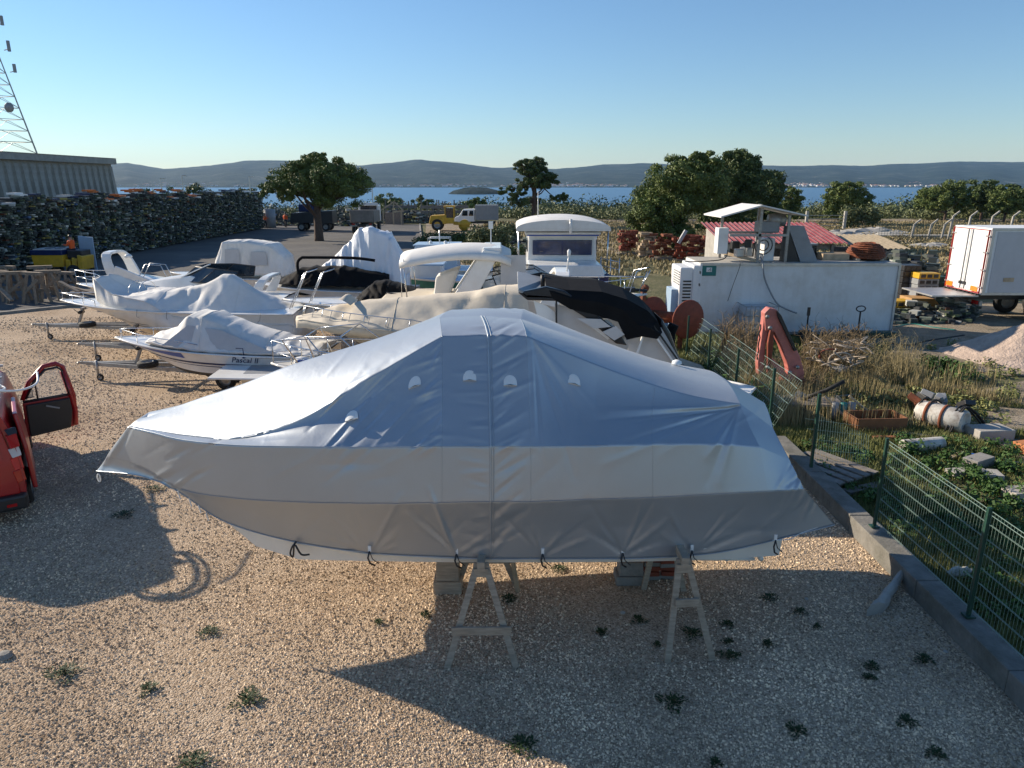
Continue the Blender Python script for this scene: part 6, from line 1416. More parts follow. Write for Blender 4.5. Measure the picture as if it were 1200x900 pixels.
# intermediate bulk tank in its cage
q = G(885, 396); t = thing('caged_tank', 'white plastic liquid tank in a galvanised cage against the container', 'tank', (q.x, 25.3, 0))
mb = MB(); mb.box((0, .5, .68), (1.1, .95, 1.0)); mb.build('tank', M['canvasgrey'], t, bevel=.08)
mb = MB(); mb.box((0, .5, .08), (1.2, 1.05, .14)); mb.build('pallet', M['galv'], t)
for i in range(8): mb = MB(); mb.tube([(-.58+i*.165, -.02, .12), (-.58+i*.165, -.02, 1.24)], .012, 5); mb.build('cage_bar', M['galv'], t)
for z in (.3, .6, .9, 1.24): mb = MB(); mb.tube([(-.6, 1.02, z), (-.6, -.02, z), (.6, -.02, z), (.6, 1.02, z)], .016, 5); mb.build('cage_rail', M['galv'], t)
for px, hh, lab in ((990, 1.15, 'black loop handle of a pallet truck before the right half of the container'), (932, 1.1, 'black upright handle beside the red crane arm')):
    q = G(px, 392); t = thing('pallet_truck', lab, 'pallet truck', (q.x, 25.4, 0)); mb = MB(); mb.tube([(0, 0, .15), (0, 0, hh-.12)], .03, 6); mb.build('shaft', M['plasblack'], t)
    mb = MB()
    if px == 990: mb.tube([(.15*cos(a)*1.1, 0, hh+.10*sin(a)) for a in [2*pi*i/16 for i in range(16)]], .022, 6, closed=True)
    else: mb.box((0, 0, hh-.05), (.10, .05, .3))
    mb.build('handle', M['plasblack'], t); mb = MB(); mb.box((-.15, -.2, .12), (.16, 1.0, .08)); mb.box((.15, -.2, .12), (.16, 1.0, .08)); mb.box((0, .1, .2), (.4, .25, .25)); mb.build('fork', M['plasblack'], t)
# rusty cable drum
q = V(800, 372, 23.6); t = thing('rusty_drum', 'two big rust red discs of an empty cable drum left of the container', 'cable drum', (q.x-.2, 23.8, 0), radians(25))
for y, x in ((-.45, .18), (.65, -.5)):
    mb = MB(); mb.lathe([(.01, -.03), (.62, -.03), (.66, 0), (.62, .03), (.01, .03)], 30, (x, y, 1.12), 'Y'); mb.build('disc', M['rustred'], t, True)
mb = MB(); mb.tube([(.18, -.4, 1.12), (-.5, .65, 1.12)], .2, 12); mb.build('core', M['rust'], t, True)
for x, y in ((.1, -.2), (-.4, .5)): mb = MB(); mb.bar((x, y, 0), (x, y, 1.1), .12); mb.build('stand', M['rust'], t)
mb = MB(); mb.bar((-.95, .7, 0.4), (-.85, .7, 2.05), .14); mb.lathe([(.12, 0), (.14, .12), (.05, .2)], 10, (-.8, .7, 2.0)); mb.build('prop', M['rust'], t)
# faded red crane arm
YA = 18.6
ca = thing('crane_arm', 'folded faded red hydraulic crane arm standing among the weeds', 'crane arm', tuple(G(925, 455)), 0)
def arm(pts, m, nm, th, y0, bev=.03):
    mb = MB(); mb.prism([V(a, c, YA+y0) for a, c in pts], (0, th, 0)); return mb.build(nm, M[m], ca, world=True, bevel=bev)
arm([(896, 367), (902, 361), (911, 363), (916, 371), (938, 418), (943, 437), (940, 455), (927, 455), (923, 428), (915, 405), (907, 389), (897, 388)], 'crane', 'boom', .32, 0)
arm([(896, 367), (901, 388), (898, 402), (895, 436), (889, 440), (888, 425), (892, 398)], 'crane', 'outer_boom', .26, .05)
arm([(903, 386), (907, 390), (907, 402), (903, 436), (899, 438), (900, 402)], 'rustred', 'cylinder', .14, -.1)
arm([(902, 424), (906, 420), (928, 444), (926, 455)], 'crane', 'link', .14, .02)
arm([(911, 364), (916, 370), (934, 410), (931, 412), (912, 372)], 'plasblack', 'hose_bundle', .08, -.08, .01)
mb = MB(); mb.tube([V(891, 380+i*0, YA-.1)+Vector((.02*sin(i*2.4), -.02, -.12*i)) for i in range(9)], .02, 5); mb.build('hose', M['rubber'], ca, True, True)
for a, c in ((899, 371), (902, 384), (925, 436), (934, 430), (899, 430)): mb = MB(); p = V(a, c, YA-.05); mb.cyl(p, p+Vector((0, -.06, 0)), .05, 10); mb.build('pin', M['galv'], ca, True, True)
arm([(915, 447), (945, 445), (950, 462), (912, 462)], 'rust', 'base', .5, -.1)
# white lorry body at the right edge
tk = thing('white_box_lorry', 'white box lorry at the right edge with red edged rear doors and lowered tail lift', 'lorry', (19.15, 28.9, 0))
BL, BW, z0_, z1_ = 9.0, 2.45, 1.12, 3.78
mb = MB(); mb.box((BL/2, BW/2, (z0_+z1_)/2), (BL, BW, z1_-z0_)); mb.build('box_body', M['whitepaint'], tk, bevel=.03)
M['silverside'] = mat('grey_white_side', (.50, .50, .52), .4, var=.04, bump=.008, bscale=1.0, dirt=(.4, .38, .36), dirt_amt=.2)
mb = MB(); mb.box((BL/2+.1, -.008, (z0_+z1_)/2-.02), (BL-.3, .02, z1_-z0_-.25)); mb.build('side_panel', M['silverside'], tk)
for z in (z0_+.04, z1_-.04): mb = MB(); mb.box((BL/2, -.012, z), (BL, .04, .1)); mb.build('side_rail', M['alu'], tk)
for y in (-.012, BW+.012): mb = MB(); mb.box((.06, y, (z0_+z1_)/2), (.12, .05, z1_-z0_)); mb.build('corner_post', M['alu'], tk)
for y0, y1 in ((.12, BW/2-.02), (BW/2+.02, BW-.12)):
    mb = MB(); mb.box((-.025, (y0+y1)/2, (z0_+z1_)/2+.02), (.05, y1-y0, z1_-z0_-.2)); d_ = mb.build('rear_door', M['whitepaint'], tk, bevel=.01)
    for k, y in enumerate((y0+.1, y1-.1) if False else ((y1-.12,) if y0 < 1 else (y0+.12,))):
        mb = MB(); mb.tube([(-.075, y, z0_+.1), (-.075, y, z1_-.1)], .018, 6); mb.build('lock_rod', M['greypaint'], d_, True)
        mb = MB(); mb.box((-.09, y, z0_+.35), (.04, .16, .12)); mb.build('lock', M['plasblack'], d_)
    for z in (z0_+.3, z0_+1.0, z0_+1.7, z0_+2.35): mb = MB(); y = .1 if y0 < 1 else BW-.1; mb.box((-.06, y, z), (.03, .28, .06)); mb.build('hinge', M['alu'], d_)
mb = MB(); y = 0
for a, b_ in (((-.056, .06, z0_+.05), (-.056, .06, z1_-.06)), ((-.056, BW-.06, z0_+.05), (-.056, BW-.06, z1_-.06)), ((-.056, .06, z1_-.07), (-.056, BW-.06, z1_-.07)), ((-.056, .06, z0_+.06), (-.056, BW-.06, z0_+.06))): mb.bar(a, b_, .012, .07, up=(1, 0, 0))
mb.build('red_edging', M['redp'], tk)
M['orangeref'] = mat('orange_reflector', (.75, .2, .02), .3, var=.05)
for y in (.42, BW-.32): mb = MB(); mb.box((-.062, y, z0_+.2), (.02, .46, .2)); mb.build('marker_plate', M['orangeref'], tk)
mb = MB(); mb.box((1.0, -.03, z0_+.62), (.42, .02, .16)); mb.build('side_marker', M['woodpale'], tk)
mb = MB(); mb.box((BL/2, BW/2, .95), (BL, .9, .28)); mb.build('chassis', M['plasblack'], tk)
for x in (2.6, 3.9): [wheel(tk, (x, y, .5), .5, .32) for y in (.25, BW-.25)]
mb = MB(); mb.box((-1.0, BW/2, z0_-.06), (1.9, BW-.1, .06)); mb.build('tail_lift', M['alu'], tk)
mb = MB(); mb.box((.1, BW/2, .75), (.12, BW-.1, .2)); mb.build('bumper', M['galv'], tk); 
for y in (.3, BW-.3): mb = MB(); mb.box((-.0, y, .78), (.06, .35, .14)); mb.build('tail_lamp', M['lampred'], tk)
for k in range(9): mb = MB(); mb.box((-.1, .15+k*.27, z0_-.0), (.1, .12, .05)); mb.build('lift_hinge', M['plasblack'], tk)
for y in (.5, 1.9): mb = MB(); mb.bar((.2, y, .6), (-.7, y, z0_-.12), .08); mb.build('lift_arm', M['plasblack'], tk)
# crates and pallets between container and lorry
def crate_pile(name, label, px, py, Y, n, w_, d_, h, m, m2=None, top=None, z0=0):
    q = V(px, py, Y); t = thing(name, label, 'crate stack', (q.x, Y, z0))
    for k in range(n):
        o = MB(); o.box((0, 0, 0), (w_, d_, h-.02)); c_ = o.build('crate', M[top] if (top and k == n-1) else M[m], t, bevel=.015); c_.location = (r_.uniform(-.03, .03), 0, h/2+k*h)
        for x in (-w_*.3, 0, w_*.3): s = MB(); s.box((x, -d_/2-.005, 0), (w_*.22, .02, h*.55)); s.build('slot', M[m2 or 'plasblack'], c_)
crate_pile('crate_stack', 'stack of dark crates with a yellow crate on top between container and lorry', 1081, 340, 32.5, 6, .95, .8, .27, 'greypaint', top='yellow')
crate_pile('crate_stack', 'black crate stack just right of the container', 1060, 342, 33.2, 7, .8, .8, .27, 'plasblack')
crate_pile('crate_stack', 'low yellow crates low down behind the container corner', 1052, 345, 31.0, 2, 1.0, .8, .3, 'yellow')
crate_pile('crate_stack', 'green tinted crate stack touching the lorry doors', 1094, 340, 33.5, 5, .6, .8, .27, 'postgreen')
heap('pallet_heap', 'jumbled pallets, white hoops and boards behind the crate stacks', 1040, 1100, 34, 39, 420, 2.4, .5, M['scrap'], seed=21, cat='pallet heap')
heap('junk_heap', 'weathered boards and red scraps behind the rusty coil', 1030, 1075, 40, 46, 260, 1.3, .5, M['scrap'], seed=22, cat='junk heap')
heap('brush_heap', 'mixed junk under the tail lift of the white lorry', 1040, 1160, 28.5, 31.5, 260, .7, .35, M['scrap'], seed=23, cat='junk heap')
q = G(1090, 366); t = thing('wooden_ramp', 'sloping orange brown plywood ramp under the tail lift', 'ramp', (q.x, q.y, 0)); mb = MB(); mb.prism([(-.9, 0, 0), (.7, 0, 0), (.1, 0, .6), (-.9, 0, .62)], (0, 1.0, 0)); mb.build('board', mat('orange_plywood', (.42, .24, .09), .7), t)
# mound of pale grit
mb = MB(); rows = []
c0 = G(1232, 428); r_ = random.Random(12)
for i in range(14):
    q = i/13; rr = 2.1*(1-q)**.9+.02; rows.append([Vector((c0.x+rr*1.25*cos(a)*(1+.1*sin(3*a+1)), c0.y+1.2+rr*sin(a)*(1+.12*sin(2*a)), -.02+1.15*q**1.1+r_.uniform(-.03, .03))) for a in [2*pi*k/40 for k in range(40)]])
mb.grid(rows, closed=True); o = single('grit_mound', mb, mat('pale_pink_grit', (.45, .35, .28), .95, var=.2, scale=3, bump=.05, bscale=12), 'mound of pale pinkish grit in front of the white lorry', 'mound', tuple(c0), smooth=True); 
# red roofed shed
sh = thing('red_roofed_shed', 'low shed with a red corrugated roof and pale stone end wall behind the container', 'shed', (12.35, 42.5, 0))
mb = MB(); mb.prism([(0.3, .3, 0), (0.3, 4.7, 0), (0.3, 4.7, 2.85), (0.3, .3, 2.05)], (.3, 0, 0)); mb.build('end_wall', M['concpale'], sh)
mb = MB(); mb.box((3.6, 4.6, 1.3), (6.4, .2, 2.6)); mb.build('wall', M['woodgrey'], sh)
mb = MB(); mb.box((3.6, .5, 1.9), (6.4, .15, .25)); mb.build('eaves_beam', M['woodgrey'], sh)
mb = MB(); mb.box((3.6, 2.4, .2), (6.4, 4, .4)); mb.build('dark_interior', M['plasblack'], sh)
for x in (2.6, 4.6, 6.7): mb = MB(); mb.bar((x, .35, 0), (x, .35, 2.0), .14); mb.build('post', M['woodgrey'], sh)
M['roofred'] = mat('faded_red_roofing', (.24, .035, .04), .6, var=.15, dirt=(.5, .3, .26), dirt_amt=.5, dscale=2)
M['roofcrestlit'] = mat('red_roofing_lit_crest', (.42, .2, .19), .6, var=.12)  # paler tone that paints light on the crests of the red sheets
def corr(o, nx, x0, dx, y0, y1, z0, z1, ma, mb_, amp=.04):
    for i in range(nx):
        rows = []; xs_ = [x0+i*dx+dx*k/8 for k in range(9)]
        mb = MB(); mb.grid([[Vector((x, y, z+amp*sin((x-x0)/dx*4*pi/2))) for x in xs_] for y, z in ((y0, z0), ((y0+y1)/2, (z0+z1)/2+.01), (y1, z1))]); mb.k = 1
        s = mb.build('roof_sheet', [ma, mb_], o, True)
        for p in s.data.polygons: p.material_index = 1 if (p.index % 8) in (1, 2) else 0  # second material puts crest light into the colour of each corrugation
corr(sh, 24, 0, .31, 0, 5.1, 2.12, 3.05, M['roofred'], M['roofcrestlit'])
sh2 = thing('brown_roofed_lean_to', 'low lean-to with a pale brown corrugated roof right of the red roof', 'shed', (20.6, 43.0, 0))
mb = MB(); mb.box((1.5, 1.8, .8), (2.8, 3.2, 1.6)); mb.build('wall', M['woodgrey'], sh2)
corr(sh2, 10, 0, .32, 0, 4.2, 1.75, 2.3, mat('brown_roofing', (.30, .25, .17), .8, var=.2), M['woodpale'])
# brick and junk pallets in the field left of the shed
for k, (px, py, Y, w_, m_, lab) in enumerate(((735, 292, 58, 1.4, 'rustred', 'pallet of red bricks furthest left in the dry field'), (757, 290, 56, 1.2, 'woodpale', 'small pale board pile between the brick pallets'), (777, 292, 54, 1.7, 'rust', 'brown brick pallet in front of the big pines'), (803, 292, 53, 1.6, 'rustred', 'brick red pallet with a pipe leaning on it'), (818, 291, 52, 1.2, 'rustred', 'rightmost brick pallet next to the stone end wall'))):
    q = V(px, py, Y); t = thing('brick_pallet', lab, 'brick pallet', (q.x, Y, 0), r_.uniform(-.3, .3), 'brick pallets in the dry field')
    mb = MB(); mb.box((0, 0, .08), (w_, 1.1, .14)); mb.build('pallet', M['woodgrey'], t)
    n = 60; c = np.stack([R3.uniform(-w_/2, w_/2, n), R3.uniform(-.5, .5, n), np.round(R3.uniform(.25, 1.9, n)/.2)*.2], 1); v, f = boxes(c, np.stack([R3.uniform(.2, .5, n), R3.uniform(.2, .4, n), np.full(n, .17)], 1), R3.normal(0, .2, n)); link('bricks', npmesh('bricks', v, f, M[m_]), t, kind='stuff')
mb = MB(); A = V(795, 285, 52.5); B_ = V(804, 270, 52.5); mb.bar(A, B_, .22); single('leaning_pipe', mb, M['canvasgrey'], 'pale pipe leaning on the brick pallets under the pines', 'pipe', tuple(A))
# rocks and low earth banks in the field
for k, (px, py, Y, s_) in enumerate(((985, 262, 80, 2.0), (1008, 259, 82, 2.4), (1030, 257, 84, 2.2), (1045, 262, 78, 1.8), (1055, 259, 83, 1.3), (1088, 272, 64, 1.5), (1100, 268, 66, 1.1), (1015, 264, 76, 1.6))):
    q = V(px, py, Y); mb = MB(); mb.lathe([(.01, -.2), (1.0, -.1), (1.1, .25), (.7, .55), (.3, .75), (.01, .78)], 9, (0, 0, 0)); mb.v = [Vector((v.x*s_*r_.uniform(.8, 1.2), v.y*s_*r_.uniform(.6, 1), v.z*s_*.35*r_.uniform(.7, 1.2))) for v in mb.v]
    o = mb.build('boulder', M['concpale'], None); o.location = (q.x, Y, 0); props(o, ('pale boulder at the left end of the rock line in the field', 'largest pale rock heap in the field', 'rock heap beside the largest one in the field', 'low rock right of the heaps in the field', 'small rock at the right end of the rock line', 'tan rock just left of the lorry roof', 'small tan rock touching the lorry roof line', 'low rock below the largest heap in the field')[k], 'rock', 'rocks in the dry field')
mb = MB(); mb.box((0, 0, .15), (34, 1.6, .3), rz=-.02); o = single('gravel_bank', mb.xf(Matrix.Translation((44, 76, 0))), M['concpale'], 'pale strip of gravel track crossing the dry field', 'track', (44, 76, 0))
# concrete fence posts with bent tops at the right
ff = thing('field_fence', 'green wire fence on concrete posts with bent tops behind the lorry', 'fence', (40, 74, 0))
for k, px in enumerate((1129, 1148, 1172, 1194, 1216, 1110, 1092, 1070)):
    v = V(px, 258, 72+k*.3); x = v.x-40; hh = 2.7 if k < 5 else 1.9; mb = MB(); mb.bar((x, 0, 0), (x+.15, 0, hh-.4), .16); mb.bar((x+.15, 0, hh-.4), (x+.75, 0, hh+.1), .13); mb.build('post', M['concpale'], ff)
mb = MB()
for z in np.arange(.1, 1.7, .16): mb.bar((-2.5, .05, z), (20, .05, z), .02)
for x in np.arange(-2.5, 20, .3): mb.bar((x, .05, .1), (x, .05, 1.7), .02)
mb.build('wire_mesh', M['postgreen'], ff, kind='stuff')
f2 = thing('old_field_fence', 'two old concrete posts with sagging wire in the field behind the generator canopy', 'fence', (30, 88, 0))
for px in (946, 991): v = V(px, 250, 88); mb = MB(); mb.bar((v.x-30, 0, 0), (v.x-30, 0, 2.3), .3); mb.build('post', M['concpale'], f2)
mb = MB(); 
for z in (.6, 1.0, 1.4, 1.8): mb.bar((V(946, 250, 88).x-30, 0, z), (V(991, 250, 88).x-30, 0, z), .05)
mb.build('wire', M['galv'], f2)
# ------------------------------------------------------------------ low concrete wall and wire fence on the right
lwl = thing('low_concrete_wall', 'low concrete wall of weathered blocks carrying the green fence, right of the boat', 'wall', (5.52, 3.0, 0))
yy = 0; k = 0; r_ = random.Random(6)
while yy < 10.3:
    ln = 1.9+r_.uniform(-.15, .15); mb = MB(); mb.box((.17+r_.uniform(-.012, .012), yy+ln/2, .14), (.34, ln-.014, .30+r_.uniform(-.012, .012)), rz=r_.uniform(-.004, .004)); mb.build('wall_block', M['kerbconc'], lwl, bevel=.015); yy += ln; k += 1
fx = 5.70
fn = thing('green_wire_fence', 'green welded wire fence on slim posts standing on the low concrete wall', 'fence', (fx, 3.0, 0))
for Yp in (2.9, 5.35, 7.75, 10.15):
    mb = MB(); mb.bar((0, Yp-3, .25), (.0, Yp-3, 1.78), .04, .04); mb.box((0, Yp-3, .31), (.12, .12, .02)); mb.build('post', M['postgreen'], fn)
def panel(o, y0, y1, z0, z1, lean=0, nm='wire_panel', droop=0, m='postgreen', dx=0):
    mb = MB(); n = int((y1-y0)/.055)
    P = lambda y, z: Vector((dx+lean*(z-z0)+.02, y, z-droop*(y-y0)/(y1-y0)))
    for i in range(n+1): y = y0+(y1-y0)*i/n; mb.bar(P(y, z0), P(y, z1), .0024)
    for z in np.arange(z0+.04, z1, .195):
        for e in (-.008, .008): mb.bar(P(y0, z)+Vector((e, 0, 0)), P(y1, z)+Vector((e, 0, 0)), .0034)
    for e in (0, .05): mb.bar(P(y0, z1-e), P(y1, z1-e), .007)
    return mb.build(nm, M[m], o, kind='stuff')
M['wiregreen'] = mat('pale_green_wire', (.26, .36, .30), .35, var=.15, metal=.3)
for a, b_ in ((-.1, 2.32), (2.38, 4.72), (4.78, 7.12)): panel(fn, a, b_, .36, 1.74, m='wiregreen')
f3 = thing('bent_wire_fence', 'slumped stretch of wire fence leaning out over the weeds behind the boat stern', 'fence', (fx, 12, 0))
for Yp, h_ in ((12.6, 1.75), (14.9, 1.65), (17.4, 1.5), (20, 1.5), (22.6, 1.4)): mb = MB(); mb.bar((0, Yp-12, 0), (0, Yp-12, h_), .05); mb.build('post', M['postgreen'], f3)
mb = MB()
for (y0, y1, ln) in ((2.95, 5.35, .5), (5.45, 7.95, .42), (8.05, 10.5, .3)):
    for z in np.arange(.15, 1.35, .17): mb.tube(cr([Vector((ln*(z-.1)+.02, y0, z)), Vector((ln*z+.1+.05*sin(z*7), (y0+y1)/2, z-.08)), Vector((ln*(z-.1)+.02, y1, z))], 4), .006, 4)
    for y in np.arange(y0, y1, .11): mb.bar((ln*(.1)-.02, y, .12), (ln*1.2+.05, y, 1.3), .004)
mb.build('wire_panel', M['wiregreen'], f3, kind='stuff')
mb = MB()
for i in range(22): mb.bar((.2+i*.05, .9, .1), (.5+i*.05, 1.6, 1.0-i*.02), .004)
for i in range(6): mb.bar((.2, .9+i*.13, .1+i*.17), (1.3, .9+i*.13, .05+i*.15), .005)
mb.build('loose_wire_panel', M['wiregreen'], f3, kind='stuff')
a, b_ = G(1026, 720), V(1062, 668, 9.15)
mb = MB(); N_ = 9; rows = []
d_ = (b_-a); sd_ = Vector((1, .35, 0)).normalized()
for i in range(N_+1):
    q = i/N_; w_ = (.17-.1*q)*(1+.2*sin(i*2.1)); c_ = a+d_*q; rows.append([c_+sd_*w_*cos(t_)*1.0+Vector((0, 0, .10*sin(t_)*(1.2-.6*q)+.06)) for t_ in [2*pi*j/9+.3*sin(i) for j in range(9)]])
mb.grid(rows, closed=True); mb.add(rows[-1], [tuple(range(9))]); mb.add(rows[0], [tuple(range(9))])
single('broken_concrete_lump', mb, M['concpale'], 'broken pale concrete lump leaning against the low wall', 'concrete lump', tuple(a), bevel=.01)
# wooden pallet behind the stern
q = G(950, 556); t = thing('wooden_pallet', 'dark weathered wooden pallet lying behind the stern of the covered boat', 'pallet', (q.x+.3, q.y, 0), radians(30))
for k in range(5): mb = MB(); mb.box((-.5+k*.25, 0, .18), (.17, 1.4, .03)); mb.build('board', M['woodgrey'], t)
for y in (-.55, 0, .55): mb = MB(); mb.box((0, y, .09), (1.2, .1, .14)); mb.build('bearer', M['woodgrey'], t)
# junk in the grass
q = G(1032, 509); t = thing('brown_wooden_crate', 'open brown wooden crate lying in the grass beyond the fence', 'crate', (q.x, q.y, 0), radians(3))
M['brownwood'] = mat('brown_board', (.2, .085, .035), .75, var=.2, scale=4)
for (c_, d_, nm) in (((0, 0, .19), (1.15, .035, .38), 'front_board'), ((0, .62, .19), (1.15, .035, .38), 'back_board'), ((-.58, .31, .19), (.035, .6, .38), 'end_board'), ((.58, .31, .19), (.035, .6, .38), 'end_board'), ((0, .31, .03), (1.1, .6, .03), 'floor_board')):
    mb = MB(); mb.box(c_, d_); mb.build(nm, M['brownwood'], t, bevel=.004)
for k in range(3): mb = MB(); mb.bar((-.5+k*.35, .7, .2), (-.9+k*.3, 1.0, .62), .09, .04); mb.build('loose_slat', M['woodpale'], t)
q = G(1100, 502); t = thing('old_engine_tank', 'dirty white cylindrical tank among engine parts lying on the rubble', 'engine scrap', (q.x, q.y, 0), radians(-55))
M['dirtywhite'] = mat('dirty_white_enamel', (.55, .53, .48), .6, var=.12, dirt=(.13, .08, .05), dirt_amt=.9, dscale=4)
mb = MB(); mb.lathe([(.01, -.55), (.2, -.52), (.27, -.42), (.27, .5), (.24, .54), (.20, .54), (.19, .5), (.01, .5)], 24, (0, 0, .3), 'X'); mb.build('tank_shell', M['dirtywhite'], t, True)
for x in (-.25, .1): mb = MB(); mb.lathe([(.28, -.03), (.295, -.03), (.295, .03), (.28, .03)], 24, (x, 0, .3), 'X'); mb.build('tank_band', M['rust'], t, True)
for k in range(16):
    mb = MB(); mb.box((r_.uniform(-.9, .3), r_.uniform(.1, .9), r_.uniform(.1, .55)), (r_.uniform(.15, .45), r_.uniform(.12, .3), r_.uniform(.08, .28)), rot=(r_.uniform(-.6, .6), r_.uniform(-.6, .6), r_.uniform(0, 3))); mb.build('engine_part', M[r_.choice(['dirtywhite', 'dirtywhite', 'greypaint', 'rust', 'plasblack', 'concpale'])], t, bevel=.015)
for k in range(5): mb = MB(); x0 = r_.uniform(-.6, .4); mb.tube(cr([(x0, -.3, .05), (x0+.1, -.05, .62), (x0+.2, .3, .5), (x0+.3, .8, .1)], 5), .022, 6); mb.build('hose', M['rubber'], t, True)
q = G(1082, 530); mb = MB(); mb.tube([(q.x-.45, q.y, .14), (q.x+.45, q.y+.16, .14)], [.14, .15], 18); single('white_pipe_piece', mb, M['dirtywhite'], 'short white pipe lying in the grass beyond the fence', 'pipe', (q.x, q.y, 0), smooth=False)
q = G(1165, 516); mb = MB(); mb.box((q.x, q.y+.2, .12), (.85, .5, .24), rz=.1); single('concrete_block', mb, M['concpale'], 'square edged pale concrete block near the engine scrap', 'block', (q.x, q.y, 0), bevel=.02)
q = G(1197, 530); mb = MB(); mb.box((q.x+.1, q.y, .12), (.5, .3, .22), rz=.3); single('orange_tile_block', mb, mat('terracotta_block', (.5, .19, .07), .8), 'orange terracotta block at the right edge of the grass', 'block', (q.x, q.y, 0), bevel=.015)
q = G(1030, 516); mb = MB(); mb.box((q.x+.2, q.y, .05), (.7, .12, .1), rz=-.05); single('terracotta_channel', mb, mat('terracotta_pipe', (.42, .15, .07), .8), 'long terracotta piece in front of the brown crate', 'pipe', (q.x, q.y, 0), bevel=.02)
for k, (px, py, w_, d_, h_, rz, m_, lab) in enumerate(((1130, 556, .7, .25, .08, .2, 'concpale', 'left slab of the small slab pile beyond the fence'), (1155, 560, .5, .35, .10, -.2, 'concpale', 'right slab of the small slab pile beyond the fence'), (1145, 548, .6, .3, .2, .5, 'conc', 'upper slab of the small slab pile beyond the fence'), (1195, 586, .5, .35, .18, .1, 'concpale', 'pale slab at the right edge below the slab pile'), (1120, 536, .55, .12, .05, .6, 'woodpale', 'short pale board between white pipe and slabs'), (1180, 545, 1.3, .07, .05, -.12, 'galv', 'long grey bar lying behind the slab pile'), (1070, 512, .9, .14, .06, -.5, 'woodpale', 'grey board lying between crate and engine scrap'), (1012, 575, .9, .2, .05, .4, 'woodgrey', 'dark plank in the shaded grass behind the wall'))):
    q = G(px, py); mb = MB(); mb.box((q.x, q.y, h_/2+.03), (w_, d_, h_), rz=rz); single('slab' if 'slab' in lab else 'board', mb, M[m_], lab, 'slab' if 'slab' in lab else 'board', (q.x, q.y, 0), bevel=.008)
q = G(1142, 541); mb = MB(); mb.box((q.x, q.y, .12), (.3, .08, .1), rz=-.5); single('blue_plastic_piece', mb, M['blue'], 'small bright blue plastic piece on the slab pile', 'plastic piece', (q.x, q.y, 0), bevel=.02)
for k, (px, py, r0, lab) in enumerate(((912, 482, .22, 'crumpled white plastic heap left of the junk trolley'), (935, 478, .26, 'long crumpled white sheet across the junk trolley'), (960, 480, .2, 'torn white plastic at the right end of the junk trolley'), (985, 440, .16, 'small white bag below the brush heap'), (1135, 690, .09, 'crumpled white rag in the dark grass behind the fence'))):
    q = G(px, py) if k < 4 else G(1125, 682); mb = MB(); rows = []
    for i in range(9):
        a = i/8*pi; rows.append([Vector((q.x+(r0*2.2*cos(a))*(1+r_.uniform(-.15, .15)), q.y+r0*sin(a)*cos(b2)*(1+r_.uniform(-.35, .35)), .16+r0*sin(a)*sin(b2)*(.9+r_.uniform(-.3, .3)))) for b2 in [2*pi*j/10 for j in range(10)]])
    mb.grid(rows, closed=True); single('crumpled_plastic', mb, M['dirtywhite'], lab, 'plastic sheet', (q.x, q.y, 0))
q = G(965, 500); t = thing('junk_trolley', 'small rusty trolley with one tyre and grey drums behind the boat stern', 'trolley', (q.x, q.y+.4, 0))
mb = MB(); mb.box((0, .2, .42), (1.3, .6, .05)); mb.build('deck', M['woodgrey'], t); wheel(t, (-.25, -.1, .22), .22, .1)
for k, x in enumerate((.35, .55, .75)): mb = MB(); mb.lathe([(.01, 0), (.09, 0), (.09, .5), (.01, .52)], 10, (x, -.1, 0)); mb.build('drum', M['teal'] if k % 2 else M['greypaint'], t, True)
mb = MB(); mb.tube([(-.3, .3, .45), (.2, .1, .75), (.55, 0, 1.0)], .05, 8); mb.build('black_tube', M['rubber'], t, True)
mb = MB(); A = G(905, 470, .2); B_ = G(1010, 462, .1); mb.bar(A, B_, .03); single('thin_rod', mb, M['galv'], 'thin grey rod lying across the weeds behind the junk trolley', 'rod', tuple(A))
cable('black hose snaking over the ground pad toward the grit mound', [tuple(G(*p_)) for p_ in ((1040, 402), (1065, 405), (1085, 400), (1110, 396), (1130, 393))], .035)
q = G(1030, 395); mb = MB(); mb.box((q.x, q.y, .12), (1.2, .35, .2)); single('dark_tray', mb, M['postgreen'], 'low dark green tray at the foot of the container right end', 'tray', (q.x, q.y, 0), bevel=.03)
cable('green garden hose on the pad beyond the container corner', [tuple(G(*p_)) for p_ in ((1050, 383), (1070, 380), (1095, 384), (1120, 387))], .04, 'greenp')
# ------------------------------------------------------------------ grass, weeds, brush
def blades(name, label, n, pick, hmin, hmax, lm, seed, w=.006, lean=.5, clump=None, cat='grass', zoff=0):
    R = np.random.default_rng(seed); P = pick(R, n); n = len(P)
    h = R.uniform(hmin, hmax, n)*(P[:, 3] if P.shape[1] > 3 else 1); a = R.uniform(0, 2*pi, n); l = R.uniform(0, lean, n)*h
    ww = w*(1+.05*P[:, 1])
    b0 = P[:, :3]+np.stack([-np.sin(a)*ww, np.cos(a)*ww, 0*a], 1); b1 = P[:, :3]-np.stack([-np.sin(a)*ww, np.cos(a)*ww, 0*a], 1)
    tp = P[:, :3]+np.stack([np.cos(a)*l, np.sin(a)*l, h], 1)
    v = np.stack([b0, b1, tp], 1).reshape(-1, 3); f = np.arange(3*n).reshape(-1, 3)
    o = link(name, npmesh(name, v, f, ML[lm])); props(o, label, cat, kind='stuff'); return o
def patchy(x, y, s=1.0, ph=0): return (np.sin(x*1.3*s+ph)+np.sin(y*1.1*s+ph*2+x*.5)+np.sin((x+y)*2.3*s+1))/3
